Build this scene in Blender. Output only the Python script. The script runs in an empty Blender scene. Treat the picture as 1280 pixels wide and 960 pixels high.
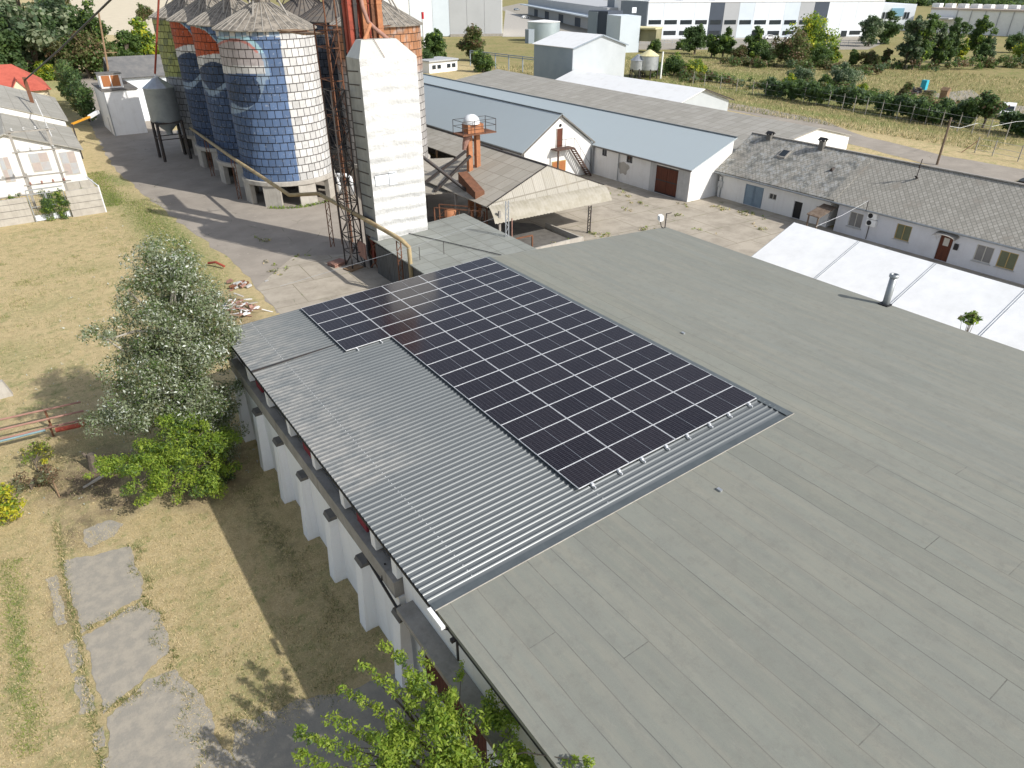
import bpy, math, random
import numpy as np
from mathutils import Vector, Matrix
random.seed(7); rng = np.random.default_rng(7)
SC = bpy.context.scene; COL = SC.collection
R = math.radians; PI = math.pi

# ------------------------------------------------------------------ survey camera
F_ = 854.0; DEP = R(30.67); AZ = R(35.248); CAMZ = 18.73
_sh = np.array([math.sin(AZ), math.cos(AZ), 0]); _rt = np.array([math.cos(AZ), -math.sin(AZ), 0]); _up = np.array([0, 0, 1.])
_F = _sh*math.cos(DEP)-_up*math.sin(DEP); _U = _sh*math.sin(DEP)+_up*math.cos(DEP); _C = np.array([0, 0, CAMZ])
def ray(x, y): return _F*F_+_rt*(x-640)-_U*(y-480)
def A(x, y, z=0.0):
    d = ray(x, y); p = _C+d*((z-CAMZ)/d[2]); return Vector(p)
def atX(x, y, X):
    d = ray(x, y); return Vector(_C+d*(X/d[0]))
def atY(x, y, Y):
    d = ray(x, y); return Vector(_C+d*(Y/d[1]))
def proj(p):
    q = np.array(p)-_C; return 640+F_*(q@_rt)/(q@_F), 480-F_*(q@_U)/(q@_F)
def hgt(x, y, p):
    d = ray(x, y); return CAMZ+d[2]*math.hypot(p[0], p[1])/math.hypot(d[0], d[1])

# ------------------------------------------------------------------ materials
class NT:
    def __init__(s, name):
        s.m = bpy.data.materials.new(name); s.m.use_nodes = True
        s.t = s.m.node_tree; s.n = s.t.nodes; s.l = s.t.links
        s.b = s.n['Principled BSDF']; s.pos = None
    def add(s, typ, **kw):
        n = s.n.new(typ)
        for k, v in kw.items():
            if k.startswith('i_'):
                n.inputs[int(k[2:]) if k[2:].isdigit() else k[2:].replace('_', ' ')].default_value = v
            else: setattr(n, k, v)
        return n
    def link(s, a, b): s.l.new(a, b)
    def P(s):
        if s.pos is None: s.pos = s.add('ShaderNodeNewGeometry').outputs['Position']
        return s.pos
    def mapping(s, scale=(1, 1, 1), rot=(0, 0, 0), loc=(0, 0, 0), src=None):
        m = s.add('ShaderNodeMapping'); m.inputs['Scale'].default_value = scale; m.inputs['Rotation'].default_value = rot
        m.inputs['Location'].default_value = loc; s.link(src or s.P(), m.inputs[0]); return m.outputs[0]
    def noise(s, scale, detail=5, rough=.6, src=None):
        n = s.add('ShaderNodeTexNoise'); n.inputs['Scale'].default_value = scale; n.inputs['Detail'].default_value = detail
        n.inputs['Roughness'].default_value = rough; s.link(src or s.P(), n.inputs['Vector']); return n.outputs['Fac']
    def ramp(s, fac, a, b, ca=(0, 0, 0, 1), cb=(1, 1, 1, 1)):
        r = s.add('ShaderNodeValToRGB'); e = r.color_ramp.elements
        e[0].position = a; e[1].position = b; e[0].color = ca; e[1].color = cb
        s.link(fac, r.inputs[0]); return r.outputs[0]
    def mix(s, fac, a, b, typ='MIX'):
        n = s.add('ShaderNodeMix', data_type='RGBA', blend_type=typ)
        for v, i in ((fac, 0), (a, 6), (b, 7)):
            if isinstance(v, (int, float)): n.inputs[i].default_value = v
            elif isinstance(v, tuple): n.inputs[i].default_value = v if len(v) == 4 else (*v, 1)
            else: s.link(v, n.inputs[i])
        return n.outputs[2]
    def math(s, op, a, b=0.0):
        n = s.add('ShaderNodeMath', operation=op)
        for v, i in ((a, 0), (b, 1)):
            if isinstance(v, (int, float)): n.inputs[i].default_value = v
            else: s.link(v, n.inputs[i])
        return n.outputs[0]
    def bump(s, h, strength=.3, dist=.02):
        n = s.add('ShaderNodeBump'); n.inputs['Strength'].default_value = strength; n.inputs['Distance'].default_value = dist
        s.link(h, n.inputs['Height']); s.link(n.outputs[0], s.b.inputs['Normal'])
    def brick(s, vec, w, h, mortar, c1, c2, cm, off=.5, smooth=.1, bias=0.0):
        n = s.add('ShaderNodeTexBrick'); n.offset = off; s.link(vec, n.inputs['Vector'])
        n.inputs['Scale'].default_value = 1; n.inputs['Brick Width'].default_value = w; n.inputs['Row Height'].default_value = h
        n.inputs['Mortar Size'].default_value = mortar; n.inputs['Mortar Smooth'].default_value = smooth; n.inputs['Bias'].default_value = bias
        for k, c in (('Color1', c1), ('Color2', c2), ('Mortar', cm)): n.inputs[k].default_value = (*c, 1)
        return n.outputs['Color'], n.outputs['Fac']
    def done(s, color, rough=.8, metal=0.0, spec=.3):
        if isinstance(color, tuple): s.b.inputs['Base Color'].default_value = (*color[:3], 1)
        else: s.link(color, s.b.inputs['Base Color'])
        if isinstance(rough, (int, float)): s.b.inputs['Roughness'].default_value = rough
        else: s.link(rough, s.b.inputs['Roughness'])
        s.b.inputs['Metallic'].default_value = metal; s.b.inputs['Specular IOR Level'].default_value = spec
        return s.m

def mat(name, c1, c2=None, scale=2.0, rough=.8, metal=0.0, spec=.3, lo=.4, hi=.65, bump=.15, bscale=25, streak=None, stretch=(1, 1, 1), amt=1.0):
    t = NT(name)
    if c2 is None: c2 = tuple(x*.75 for x in c1)
    f = t.ramp(t.noise(scale, 8, .65, t.mapping(stretch)), lo, hi)
    f = t.math('MULTIPLY', f, amt)
    c = t.mix(f, c1, c2)
    fine = t.noise(bscale, 4)
    c = t.mix(.35, c, t.mix(fine, tuple(x*.7 for x in c1), tuple(min(1, x*1.25) for x in c1)))
    if streak:
        g = t.ramp(t.noise(1.0, 6, .6, t.mapping((3.5, 3.5, .25))), .52, .75)
        c = t.mix(t.math('MULTIPLY', g, .5), c, streak)
    if bump: t.bump(fine, bump)
    return t.done(c, rough, metal, spec)

M = {}
M['white_wall'] = mat('white_wall', (.76, .75, .725), (.62, .6, .56), .9, lo=.52, hi=.8, streak=(.62, .6, .56))
M['grey_render'] = mat('grey_render', (.5, .5, .49), (.36, .36, .35), .9, streak=(.3, .29, .27))
M['pale_wall'] = mat('pale_wall', (.62, .63, .66), (.5, .5, .52), .7, lo=.5, hi=.8, streak=(.55, .55, .57))
M['clean_white'] = mat('clean_white', (.8, .8, .79), (.72, .72, .71), 1.0, bump=.03)
M['tent_white'] = mat('tent_white', (.84, .84, .83), (.74, .74, .72), .6, rough=.5, bump=.25, bscale=1.6)
M['concrete'] = mat('concrete', (.36, .335, .3), (.22, .205, .18), 1.5, streak=(.18, .165, .145))
M['dark_concrete'] = mat('dark_concrete', (.16, .15, .135), (.08, .075, .07), 1.5)
M['pale_concrete'] = mat('pale_concrete', (.46, .43, .38), (.33, .3, .26), 1.2, streak=(.24, .22, .19))
M['grey_metal'] = mat('grey_metal', (.34, .36, .37), (.22, .235, .24), 1.2, rough=.45, metal=.5, bump=.05, streak=(.2, .19, .17))
M['dark_metal'] = mat('dark_metal', (.05, .05, .052), (.09, .06, .045), 3, rough=.6, metal=.3)
M['rust'] = mat('rust', (.2, .09, .05), (.09, .045, .028), 2.5, rough=.85, bump=.3)
M['rust_red'] = mat('rust_red', (.36, .075, .045), (.17, .045, .032), 2.0, rough=.7, bump=.2)
M['rust_orange'] = mat('rust_orange', (.44, .19, .09), (.25, .11, .06), 2.0, rough=.75, bump=.2)
M['faded_red'] = mat('faded_red', (.36, .2, .155), (.22, .125, .1), 2.0, rough=.7)
M['yellow_pipe'] = mat('yellow_pipe', (.42, .34, .19), (.26, .16, .08), 1.5, rough=.7, streak=(.2, .1, .05))
M['white_metal'] = mat('white_metal', (.75, .76, .77), (.6, .61, .62), .8, rough=.5, bump=.04)
M['galv'] = mat('galv', (.5, .52, .54), (.36, .38, .4), 1.5, rough=.4, metal=.6, bump=.05)
M['blue_door'] = mat('blue_door', (.23, .3, .36), (.18, .23, .28), 2)
M['brown_door'] = mat('brown_door', (.13, .045, .025), (.06, .022, .016), 2.5, stretch=(4, 4, .5))
M['wood_orange'] = mat('wood_orange', (.4, .16, .06), (.25, .09, .035), 3, stretch=(6, 6, .6))
M['timber'] = mat('timber', (.3, .2, .12), (.18, .11, .06), 3)
M['dark_void'] = mat('dark_void', (.015, .015, .014), (.03, .028, .025), 2)
M['window_frame'] = mat('window_frame', (.55, .53, .48), None, 3)
M['ochre_frame'] = mat('ochre_frame', (.45, .33, .14), None, 3)
M['red_roof'] = mat('red_roof', (.5, .12, .08), (.36, .08, .055), 1.2)
M['cream_wall'] = mat('cream_wall', (.7, .62, .45), (.6, .52, .38), 1)
M['black'] = mat('black', (.02, .02, .022), None, 3, rough=.5)
M['yellow'] = mat('yellow', (.75, .35, .03), None, 3)
M['red_paint'] = mat('red_paint', (.5, .03, .04), (.3, .03, .03), 2)
M['teal'] = mat('teal', (.05, .42, .55), None, 2)
M['blueish_panel'] = mat('blueish_panel', (.62, .68, .73), (.56, .62, .67), .2, bump=.02)
M['light_panel'] = mat('light_panel', (.72, .76, .8), (.66, .7, .74), .2, bump=.02)
M['mid_panel'] = mat('mid_panel', (.42, .43, .44), (.38, .39, .4), .2, bump=.02)
M['dark_panel'] = mat('dark_panel', (.07, .085, .11), (.06, .07, .09), .2, bump=.02)
M['slate_panel'] = mat('slate_panel', (.22, .25, .28), (.19, .22, .25), .2, bump=.02)
M['grey_panel'] = mat('grey_panel', (.27, .31, .35), (.24, .28, .32), .25, bump=.02)
M['beige_roof'] = mat('beige_roof', (.5, .42, .36), (.42, .36, .31), .1, bump=.02)
M['pale_yellow'] = mat('pale_yellow', (.66, .6, .36), (.5, .44, .25), .5)
M['tyre'] = mat('tyre', (.02, .02, .02))
M['bark'] = mat('bark', (.16, .13, .1), (.07, .055, .045), 6, bump=.6, bscale=40)
M['pale_bark'] = mat('pale_bark', (.4, .37, .32), (.18, .16, .13), 5, bump=.5, bscale=30)
M['aluminium'] = mat('aluminium', (.78, .79, .8), None, 5, rough=.35, metal=.3, bump=.02)
M['soil_pile'] = mat('soil_pile', (.14, .1, .07), (.25, .2, .16), 4, bump=.5)
M['leaf_litter'] = mat('leaf_litter', (.5, .48, .42), (.3, .27, .2), 8)

def glass(name, c=(.02, .025, .03), rough=.08):
    t = NT(name); return t.done(t.mix(t.noise(1.5), c, tuple(x*2 for x in c)), rough, 0, .5)
M['glass'] = glass('window_glass')
M['green_glass'] = glass('curtained_glass', (.075, .085, .05), .2)
M['grey_glass'] = glass('blind_glass', (.12, .12, .12), .25)

def leafmat(name, c, c2, tr=.42, rough=.55):
    t = NT(name)
    oi = t.add('ShaderNodeNewGeometry')
    f = oi.outputs['Random Per Island']
    col = t.mix(f, c, c2)
    t.done(col, rough, 0, .35)
    tl = t.add('ShaderNodeBsdfTranslucent'); t.link(t.mix(.5, col, tuple(min(1, x*1.7) for x in c2)), tl.inputs['Color'])
    ms = t.add('ShaderNodeMixShader'); ms.inputs[0].default_value = tr
    t.link(t.b.outputs[0], ms.inputs[1]); t.link(tl.outputs[0], ms.inputs[2])
    t.link(ms.outputs[0], t.n['Material Output'].inputs['Surface']); return t.m
M['leaf_silver'] = leafmat('leaf_silver', (.34, .37, .31), (.6, .63, .57), .15)
M['leaf_grey'] = leafmat('leaf_grey', (.18, .215, .12), (.34, .38, .25))
M['leaf_bright'] = leafmat('leaf_bright', (.13, .23, .025), (.3, .39, .06))
M['leaf_lime'] = leafmat('leaf_lime', (.19, .29, .03), (.38, .45, .075), .5)
M['leaf_mid'] = leafmat('leaf_mid', (.06, .11, .028), (.13, .2, .055))
M['leaf_dark'] = leafmat('leaf_dark', (.042, .082, .03), (.1, .155, .055))
M['leaf_blue'] = leafmat('leaf_blue', (.075, .12, .065), (.15, .21, .12))
M['leaf_olive'] = leafmat('leaf_olive', (.09, .1, .035), (.18, .17, .07))
M['leaf_yellow'] = leafmat('leaf_yellow', (.4, .38, .02), (.6, .56, .06))
M['leaf_brown'] = leafmat('leaf_brown', (.14, .09, .05), (.22, .15, .09))
M['straw'] = leafmat('straw', (.4, .31, .15), (.7, .57, .33), .2, .8)
M['grass_blade'] = leafmat('grass_blade', (.09, .13, .03), (.2, .23, .07), .3)

# ground -------------------------------------------------------------
def ground_mat():
    t = NT('dry_grass_ground')
    big = t.noise(.09, 6, .6); mid = t.noise(.7, 8, .7); fine = t.noise(14, 6, .75); vf = t.noise(60, 3, .7)
    straw = t.mix(t.ramp(fine, .3, .7), (.38, .29, .14), (.74, .6, .34))
    straw = t.mix(t.ramp(t.noise(2.2, 6, .7), .45, .7), straw, (.4, .31, .155))
    green = t.mix(t.ramp(fine, .3, .7), (.06, .12, .02), (.2, .29, .06))
    gm = t.math('MULTIPLY', t.ramp(mid, .5, .63), t.ramp(big, .36, .56))
    cl_ = t.math('MULTIPLY', t.ramp(t.noise(1.3, 6, .7), .535, .6), t.ramp(t.noise(.16, 4, .6), .36, .54))
    gm = t.math('MAXIMUM', gm, t.math('MULTIPLY', cl_, .9))
    # hand placed wear: (x, y, rx, ry, angle, kind, strength); g green, s soil, d deep green
    spots = [(-4.6, 21.5, .35, 4.5, 0, 'g', 1.3), (-3.7, 29.5, .7, .3, .5, 'g', .8), (-2.75, 26.3, .16, 2.6, 0, 'g', 1.1), (-3.05, 18.5, .3, 6, .03, 'g', .75),
             (3.9, 22, .45, 5.0, .03, 'd', .9), (4.5, 17.6, .3, 1.5, .1, 'd', .7), (1.3, 15.5, .9, 2.2, -.4, 'g', .7), (.6, 18.5, .5, 3.6, -.1, 'g', .45), (3.0, 15.2, 1.2, 2.0, -.2, 'g', .4),
             (-1.3, 29.8, 2.3, 2.5, .3, 's', 1.1), (-.6, 27.2, 1.2, 1.2, .3, 's', .8), (2.6, 27.6, 2.2, 3.2, 0, 's', 1.0), (-2.2, 26.5, 1.0, 1.6, 0, 's', .6), (-3.2, 22.6, .5, 2.2, 0, 's', .5),
             (-.6, 32, 2.5, 2.0, 0, 'g', .6), (-4, 33, 2, 1.2, 0, 'g', .5), (8.5, 64, 2.6, 18, .05, 'g', 1.3), (6.5, 78, 1.8, 5, 0, 'g', 1.2), (8.2, 86, 1.2, 5, .2, 'g', 1.2),
             (-1, 52, 3, 1.4, .3, 'g', .55), (-3.5, 45, 2, 3, .2, 'g', .6), (2, 58, 3, 1.6, -.3, 'g', .5), (6, 44, 3, 2.0, 0, 'g', .45), (8.8, 44, 1.4, 4, 0, 's', .6),
             (118, 92, 4, 60, .05, 'g', .7), (107, 70, 3, 30, .05, 'g', .9), (135, 110, 12, 16, .4, 'g', 1.0), (165, 140, 40, 14, -.5, 'g', .5), (10, 150, 8, 20, 0, 'g', .8), (14, 178, 10, 14, 0, 'g', 1.2)]
    gacc = gm; sacc = None; dacc = None
    xyz = t.add('ShaderNodeSeparateXYZ'); wob = t.add('ShaderNodeVectorMath', operation='ADD')
    wn = t.add('ShaderNodeTexNoise'); wn.inputs['Scale'].default_value = .9; wn.inputs['Detail'].default_value = 6; t.link(t.P(), wn.inputs['Vector'])
    sc = t.add('ShaderNodeVectorMath', operation='MULTIPLY_ADD'); t.link(wn.outputs['Color'], sc.inputs[0]); sc.inputs[1].default_value = (1.5, 1.5, 0); sc.inputs[2].default_value = (-.75, -.75, 0)
    t.link(t.P(), wob.inputs[0]); t.link(sc.outputs[0], wob.inputs[1])
    for (x, y, rx, ry, a, k, s) in spots:
        m = t.add('ShaderNodeMapping', vector_type='TEXTURE'); m.inputs['Location'].default_value = (x, y, 0); m.inputs['Rotation'].default_value = (0, 0, a); m.inputs['Scale'].default_value = (rx, ry, 1e6)
        t.link(wob.outputs[0], m.inputs[0])
        ln = t.add('ShaderNodeVectorMath', operation='LENGTH'); t.link(m.outputs[0], ln.inputs[0])
        mr = t.add('ShaderNodeMapRange'); mr.inputs['From Min'].default_value = 1.15; mr.inputs['From Max'].default_value = .35; mr.inputs['To Max'].default_value = s
        t.link(ln.outputs['Value'], mr.inputs[0]); v = mr.outputs[0]
        if k == 'g': gacc = t.math('MAXIMUM', gacc, v)
        elif k == 's': sacc = v if sacc is None else t.math('MAXIMUM', sacc, v)
        else: dacc = v if dacc is None else t.math('MAXIMUM', dacc, v)
    patch = t.ramp(t.noise(3.5, 7, .75), .35, .62)
    c = t.mix(t.math('MULTIPLY', gacc, patch), straw, green)
    soil = t.mix(t.ramp(fine, .3, .7), (.065, .045, .028), (.2, .14, .09))
    sm_ = t.math('MULTIPLY', t.math('MULTIPLY', sacc, 1.3), t.ramp(t.noise(1.5, 7, .75), .32, .55)); sm_.node.use_clamp = True
    c = t.mix(sm_, c, soil)
    c = t.mix(t.math('MULTIPLY', dacc, patch), c, t.mix(fine, (.05, .07, .02), (.12, .13, .04)))
    c = t.mix(.25, c, t.mix(vf, (.13, .1, .055), (.66, .56, .38)))
    sxx = t.add('ShaderNodeSeparateXYZ'); t.link(t.P(), sxx.inputs[0])
    fld = t.math('MULTIPLY', t.ramp(t.math('MULTIPLY', t.math('SUBTRACT', sxx.outputs[0], 98), .02), .0, .25), .85)
    fc_ = t.mix(t.ramp(t.noise(.12, 7, .65), .38, .62), (.27, .215, .105), (.12, .14, .045))
    fc_ = t.mix(t.ramp(t.noise(1.2, 6, .7), .4, .65), fc_, (.32, .26, .125))
    c = t.mix(fld, c, t.mix(t.math('MULTIPLY', gacc, .8), fc_, (.14, .2, .045)))
    t.bump(t.math('ADD', fine, t.math('MULTIPLY', vf, .6)), .8, .06)
    return t.done(c, .95, 0, .1)
M['ground'] = ground_mat()

def asphalt_mat():
    t = NT('old_asphalt')
    c = t.mix(t.ramp(t.noise(.35, 7, .65), .4, .65), (.27, .238, .2), (.36, .318, .268))
    c = t.mix(t.ramp(t.noise(1.7, 8, .75), .58, .68), c, (.43, .38, .31))
    c = t.mix(.3, c, t.mix(t.noise(45, 3, .7), (.12, .105, .09), (.48, .43, .37)))
    vo = t.add('ShaderNodeTexVoronoi', feature='DISTANCE_TO_EDGE'); vo.inputs['Scale'].default_value = .22
    wn = t.add('ShaderNodeTexNoise'); wn.inputs['Scale'].default_value = 1.2; wn.inputs['Detail'].default_value = 5; t.link(t.P(), wn.inputs['Vector'])
    t.link(t.mix(.25, t.P(), wn.outputs['Color'], 'ADD'), vo.inputs['Vector'])
    cr = t.math('MULTIPLY', t.math('SUBTRACT', 1.0, t.ramp(vo.outputs['Distance'], .002, .008)), t.ramp(t.noise(.6, 4), .52, .62))
    c = t.mix(t.math('MULTIPLY', cr, .8), c, (.1, .1, .06))
    t.bump(t.noise(40, 4), .4, .02); return t.done(c, .9, 0, .2)
M['asphalt'] = asphalt_mat()
def yard_mat():
    t = NT('concrete_yard')
    vec = t.mapping((1, 1, 1), (0, 0, R(3)))
    bc, bf = t.brick(vec, 4.2, 3.6, .035, (.4, .355, .29), (.43, .38, .31), (.2, .18, .125), .37, .3)
    c = t.mix(t.ramp(t.noise(.5, 8, .7), .42, .68), bc, (.29, .255, .205))
    c = t.mix(t.ramp(t.noise(2.6, 7, .75), .6, .7), c, (.22, .195, .155))
    vo = t.add('ShaderNodeTexVoronoi', feature='DISTANCE_TO_EDGE'); vo.inputs['Scale'].default_value = .3
    wn = t.add('ShaderNodeTexNoise'); wn.inputs['Scale'].default_value = 1.4; wn.inputs['Detail'].default_value = 5; t.link(t.P(), wn.inputs['Vector'])
    t.link(t.mix(.2, t.P(), wn.outputs['Color'], 'ADD'), vo.inputs['Vector'])
    c = t.mix(t.math('MULTIPLY', t.math('MULTIPLY', t.math('SUBTRACT', 1.0, t.ramp(vo.outputs['Distance'], .002, .008)), t.ramp(t.noise(.5, 4), .54, .64)), .8), c, (.14, .15, .08))
    wd = t.math('MULTIPLY', bf, t.ramp(t.noise(.8, 5), .55, .62))
    c = t.mix(wd, c, (.13, .15, .05))
    t.bump(t.noise(30, 4), .3, .02); return t.done(c, .9, 0, .2)
M['yard'] = yard_mat()
M['slab'] = mat('worn_slab', (.285, .262, .22), (.39, .345, .275), 2.6, bump=.6, bscale=22, lo=.42, hi=.6)

def felt_mat():
    t = NT('roofing_felt')
    sx0 = t.add('ShaderNodeSeparateXYZ'); t.link(t.P(), sx0.inputs[0])
    row_ = t.math('FLOOR', t.math('DIVIDE', sx0.outputs[0], .81)); wn_ = t.add('ShaderNodeTexWhiteNoise', noise_dimensions='1D'); t.link(row_, wn_.inputs['W'])
    wav = t.math('MULTIPLY', t.math('SUBTRACT', t.noise(.35, 3), .5), .1)
    cb_ = t.add('ShaderNodeCombineXYZ'); t.link(t.math('ADD', sx0.outputs[1], t.math('MULTIPLY', wn_.outputs['Value'], 40.0)), cb_.inputs[0]); t.link(t.math('ADD', sx0.outputs[0], wav), cb_.inputs[1])
    vec = cb_.outputs[0]
    bc, bf = t.brick(vec, 17.3, .81, .012, (.178, .19, .16), (.215, .228, .195), (.04, .04, .037), .0, .0)
    # the far slope was re-laid and shows tone strips without dark seams
    sx = t.add('ShaderNodeSeparateXYZ'); t.link(t.P(), sx.inputs[0])
    bc2, bf2 = t.brick(vec, 13.7, .81, .001, (.172, .187, .167), (.207, .222, .2), (.145, .156, .142), .0, .05)
    c = t.mix(t.ramp(t.math('SUBTRACT', sx.outputs[0], 22.1), .0, .05), bc, bc2)
    st = t.noise(1, 8, .72, t.mapping((3.2, .22, 1)))
    c = t.mix(t.math('MULTIPLY', t.ramp(st, .42, .62), .6), c, (.265, .25, .198))
    st2 = t.noise(1, 8, .75, t.mapping((2.2, .3, 1), loc=(7, 3, 0)))
    c = t.mix(t.math('MULTIPLY', t.ramp(st2, .48, .66), .6), c, (.165, .17, .15))
    bl = t.ramp(t.noise(.5, 8, .72), .45, .65)
    c = t.mix(t.math('MULTIPLY', bl, .45), c, (.18, .187, .165))
    lp = t.ramp(t.noise(1, 7, .78, t.mapping((6, .8, 1))), .62, .72)
    c = t.mix(t.math('MULTIPLY', lp, .35), c, (.33, .325, .275))
    sm = t.ramp(t.noise(2.4, 9, .8), .5, .66); c = t.mix(t.math('MULTIPLY', sm, .5), c, (.135, .133, .115)); lt_ = t.ramp(t.noise(1, 9, .82, t.mapping((3.4, 1.1, 1), loc=(3, 9, 0))), .56, .68); c = t.mix(t.math('MULTIPLY', lt_, .5), c, (.3, .29, .24))
    sp = t.noise(70, 4, .8); c = t.mix(.34, c, t.mix(sp, (.07, .07, .06), (.4, .39, .34)))
    t.bump(t.math('SUBTRACT', t.math('MULTIPLY', sp, .25), t.math('MULTIPLY', bf, 1.0)), .35, .012)
    return t.done(c, .82, 0, .25)
M['felt'] = felt_mat()
def corr_mat():
    t = NT('zinc_corrugated')
    n = t.noise(.8, 6, .6, t.mapping((.3, 6, 1)))
    c = t.mix(n, (.09, .1, .102), (.15, .163, .165))
    sx = t.add('ShaderNodeSeparateXYZ'); t.link(t.P(), sx.inputs[0])
    e = t.add('ShaderNodeMapRange'); e.inputs['From Min'].default_value = 9.2; e.inputs['From Max'].default_value = 5.6; t.link(sx.outputs[0], e.inputs[0])
    d = t.math('MULTIPLY', e.outputs[0], t.ramp(t.noise(1.0, 7, .75, t.mapping((1.2, 2.2, 1))), .38, .6))
    yd = t.ramp(t.math('SUBTRACT', sx.outputs[1], 16.0), .0, .4)
    c = t.mix(t.math('MULTIPLY', t.math('MULTIPLY', d, yd), .6), c, (.33, .315, .285))
    c = t.mix(.12, c, t.mix(t.noise(40, 4), (.1, .11, .12), (.4, .42, .43)))
    return t.done(c, .34, .15, .5)
M['corr'] = corr_mat()
M['flash'] = mat('flashing', (.135, .152, .156), (.1, .115, .12), 2, rough=.45, metal=.4, bump=.03)
def cell_mat():
    t = NT('photovoltaic_cells')
    tc = t.add('ShaderNodeTexCoord').outputs['Object']
    # half-cut cells: 0.087 across the short way, 0.173 along the long way
    bc, bf = t.brick(t.mapping((1, 1, 1), (0, 0, 0), (1.038, .519, 0), tc), .1725, .0865, .0032, (.0085, .007, .0115), (.012, .0095, .0135), (.085, .086, .1), 0, .1)
    oi = t.add('ShaderNodeObjectInfo')
    c = t.mix(oi.outputs['Random'], bc, (.016, .0135, .014), 'ADD')
    c = t.mix(.35, bc, c)
    dust = t.noise(.8, 6, .6)
    c = t.mix(t.math('MULTIPLY', dust, .01), c, (.5, .48, .44))
    t.done(c, .14, 0, .32)
    return t.m
M['cells'] = cell_mat()
def roofmat_diamond():
    t = NT('slate_diamond_tiles')
    vec = t.mapping((1, 1.0, 1), (0, 0, R(45)))
    bc, bf = t.brick(vec, .28, .28, .022, (.31, .292, .25), (.41, .385, .335), (.19, .18, .158), 0, .3)
    sx = t.add('ShaderNodeSeparateXYZ'); t.link(t.P(), sx.inputs[0])
    old = t.ramp(t.math('SUBTRACT', sx.outputs[1], 32), 0, .1)
    li = t.ramp(t.noise(3.5, 8, .8), .48, .62)
    c = t.mix(t.math('MULTIPLY', li, .5), bc, (.245, .235, .205))
    c2 = t.mix(t.ramp(t.noise(2.4, 8, .8), .5, .6), bc, (.43, .44, .43))
    c2 = t.mix(t.math('MULTIPLY', t.ramp(t.noise(1.1, 7, .75), .47, .62), .8), c2, (.115, .12, .112))
    c = t.mix(old, c, c2)
    c = t.mix(t.ramp(t.noise(.6, 6, .7), .55, .72), c, (.28, .25, .21))
    t.bump(bf, -.5, .02); return t.done(c, .9, 0, .2)
M['diamond'] = roofmat_diamond()
def sheetroof(name, c1, c2, rib=.18, ax='y', amp=.5, dirt=(.2, .18, .15), metal=0, rough=.8, row=1.6):
    t = NT(name)
    w = t.add('ShaderNodeTexWave', wave_type='BANDS', bands_direction='Y' if ax == 'y' else 'X'); w.inputs['Scale'].default_value = 1/rib/3.1831*PI/ PI*1.0
    w.inputs['Distortion'].default_value = 0; t.link(t.P(), w.inputs['Vector'])
    st = (.5, 5, .5) if ax == 'y' else (5, .5, .5)
    c = t.mix(t.noise(1, 7, .7, t.mapping(st)), c1, c2)
    bc, bf = t.brick(t.mapping((1, 1, 1), (0, 0, 0 if ax == 'y' else R(90))), 1.05*(row/1.6)*1.5, 1.1, .03, (1, 1, 1), (.82, .82, .8), (.5, .48, .44), 0.0, .3)
    if row: c = t.mix(.85, c, bc, 'MULTIPLY')
    c = t.mix(t.math('MULTIPLY', t.ramp(t.noise(.7, 8, .72), .5, .68), .7), c, dirt)
    t.bump(w.outputs['Fac'], amp, .04); return t.done(c, rough, metal, .3)
M['asbestos'] = sheetroof('asbestos_sheet', (.4, .375, .33), (.3, .28, .245), .18, 'y')
M['asbestos_pale'] = sheetroof('asbestos_sheet_pale', (.44, .405, .345), (.34, .31, .26), .18, 'y', dirt=(.3, .27, .22))
M['asbestos_grey'] = sheetroof('asbestos_sheet_grey', (.39, .37, .33), (.31, .295, .265), .18, 'y', dirt=(.25, .235, .205))
M['asbestos_beige'] = sheetroof('asbestos_sheet_beige', (.42, .4, .355), (.34, .325, .285), .18, 'y', dirt=(.27, .255, .22))
M['greygreen_sheet'] = sheetroof('greygreen_sheet', (.3, .31, .28), (.24, .25, .23), .2, 'y', dirt=(.18, .18, .16), rough=.6)
M['blue_roof'] = sheetroof('blue_sheet_roof', (.45, .505, .52), (.42, .475, .49), .25, 'y', .12, (.43, .48, .49), .1, .5, 0)
M['white_roof'] = sheetroof('white_sheet_roof', (.8, .8, .79), (.74, .74, .73), .3, 'y', .15, (.68, .67, .65), 0, .5, 0)
M['ribbed_dark'] = sheetroof('ribbed_dark_sheet', (.13, .13, .125), (.08, .08, .08), .25, 'y', .9, (.06, .05, .045))
def silo_mat(name, grime=(.1, .095, .09)):
    t = NT(name)
    uv = t.add('ShaderNodeUVMap').outputs[0]
    bc, bf = t.brick(uv, 1, 1, .055, (1, 1, 1), (.7, .7, .7), (.09, .08, .08), .5, .25)
    ca = t.add('ShaderNodeVertexColor'); ca.layer_name = 'paint'
    c = t.mix(1.0, ca.outputs[0], bc, 'MULTIPLY')
    g = t.ramp(t.noise(2.2, 8, .75), .5, .7)
    c = t.mix(t.math('MULTIPLY', g, .35), c, grime)
    wv = t.ramp(t.noise(3.5, 6, .7, t.mapping((1, 1, 1.5))), .58, .68)
    c = t.mix(t.math('MULTIPLY', wv, .42), c, (.42, .44, .47))
    t.bump(bf, -.8, .03); return t.done(c, .7, 0, .25)
M['silo'] = silo_mat('painted_shingles')
def cone_mat():
    t = NT('silo_roof_sheet')
    c = t.mix(t.ramp(t.noise(1.6, 8, .75), .42, .62), (.3, .265, .22), (.1, .092, .08))
    t.bump(t.noise(12, 4), .3); return t.done(c, .8, .1, .3)
M['cone'] = cone_mat()
M['cone_dark'] = mat('dark_silo_roof', (.12, .11, .1), (.2, .16, .12), 1.5)
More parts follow.
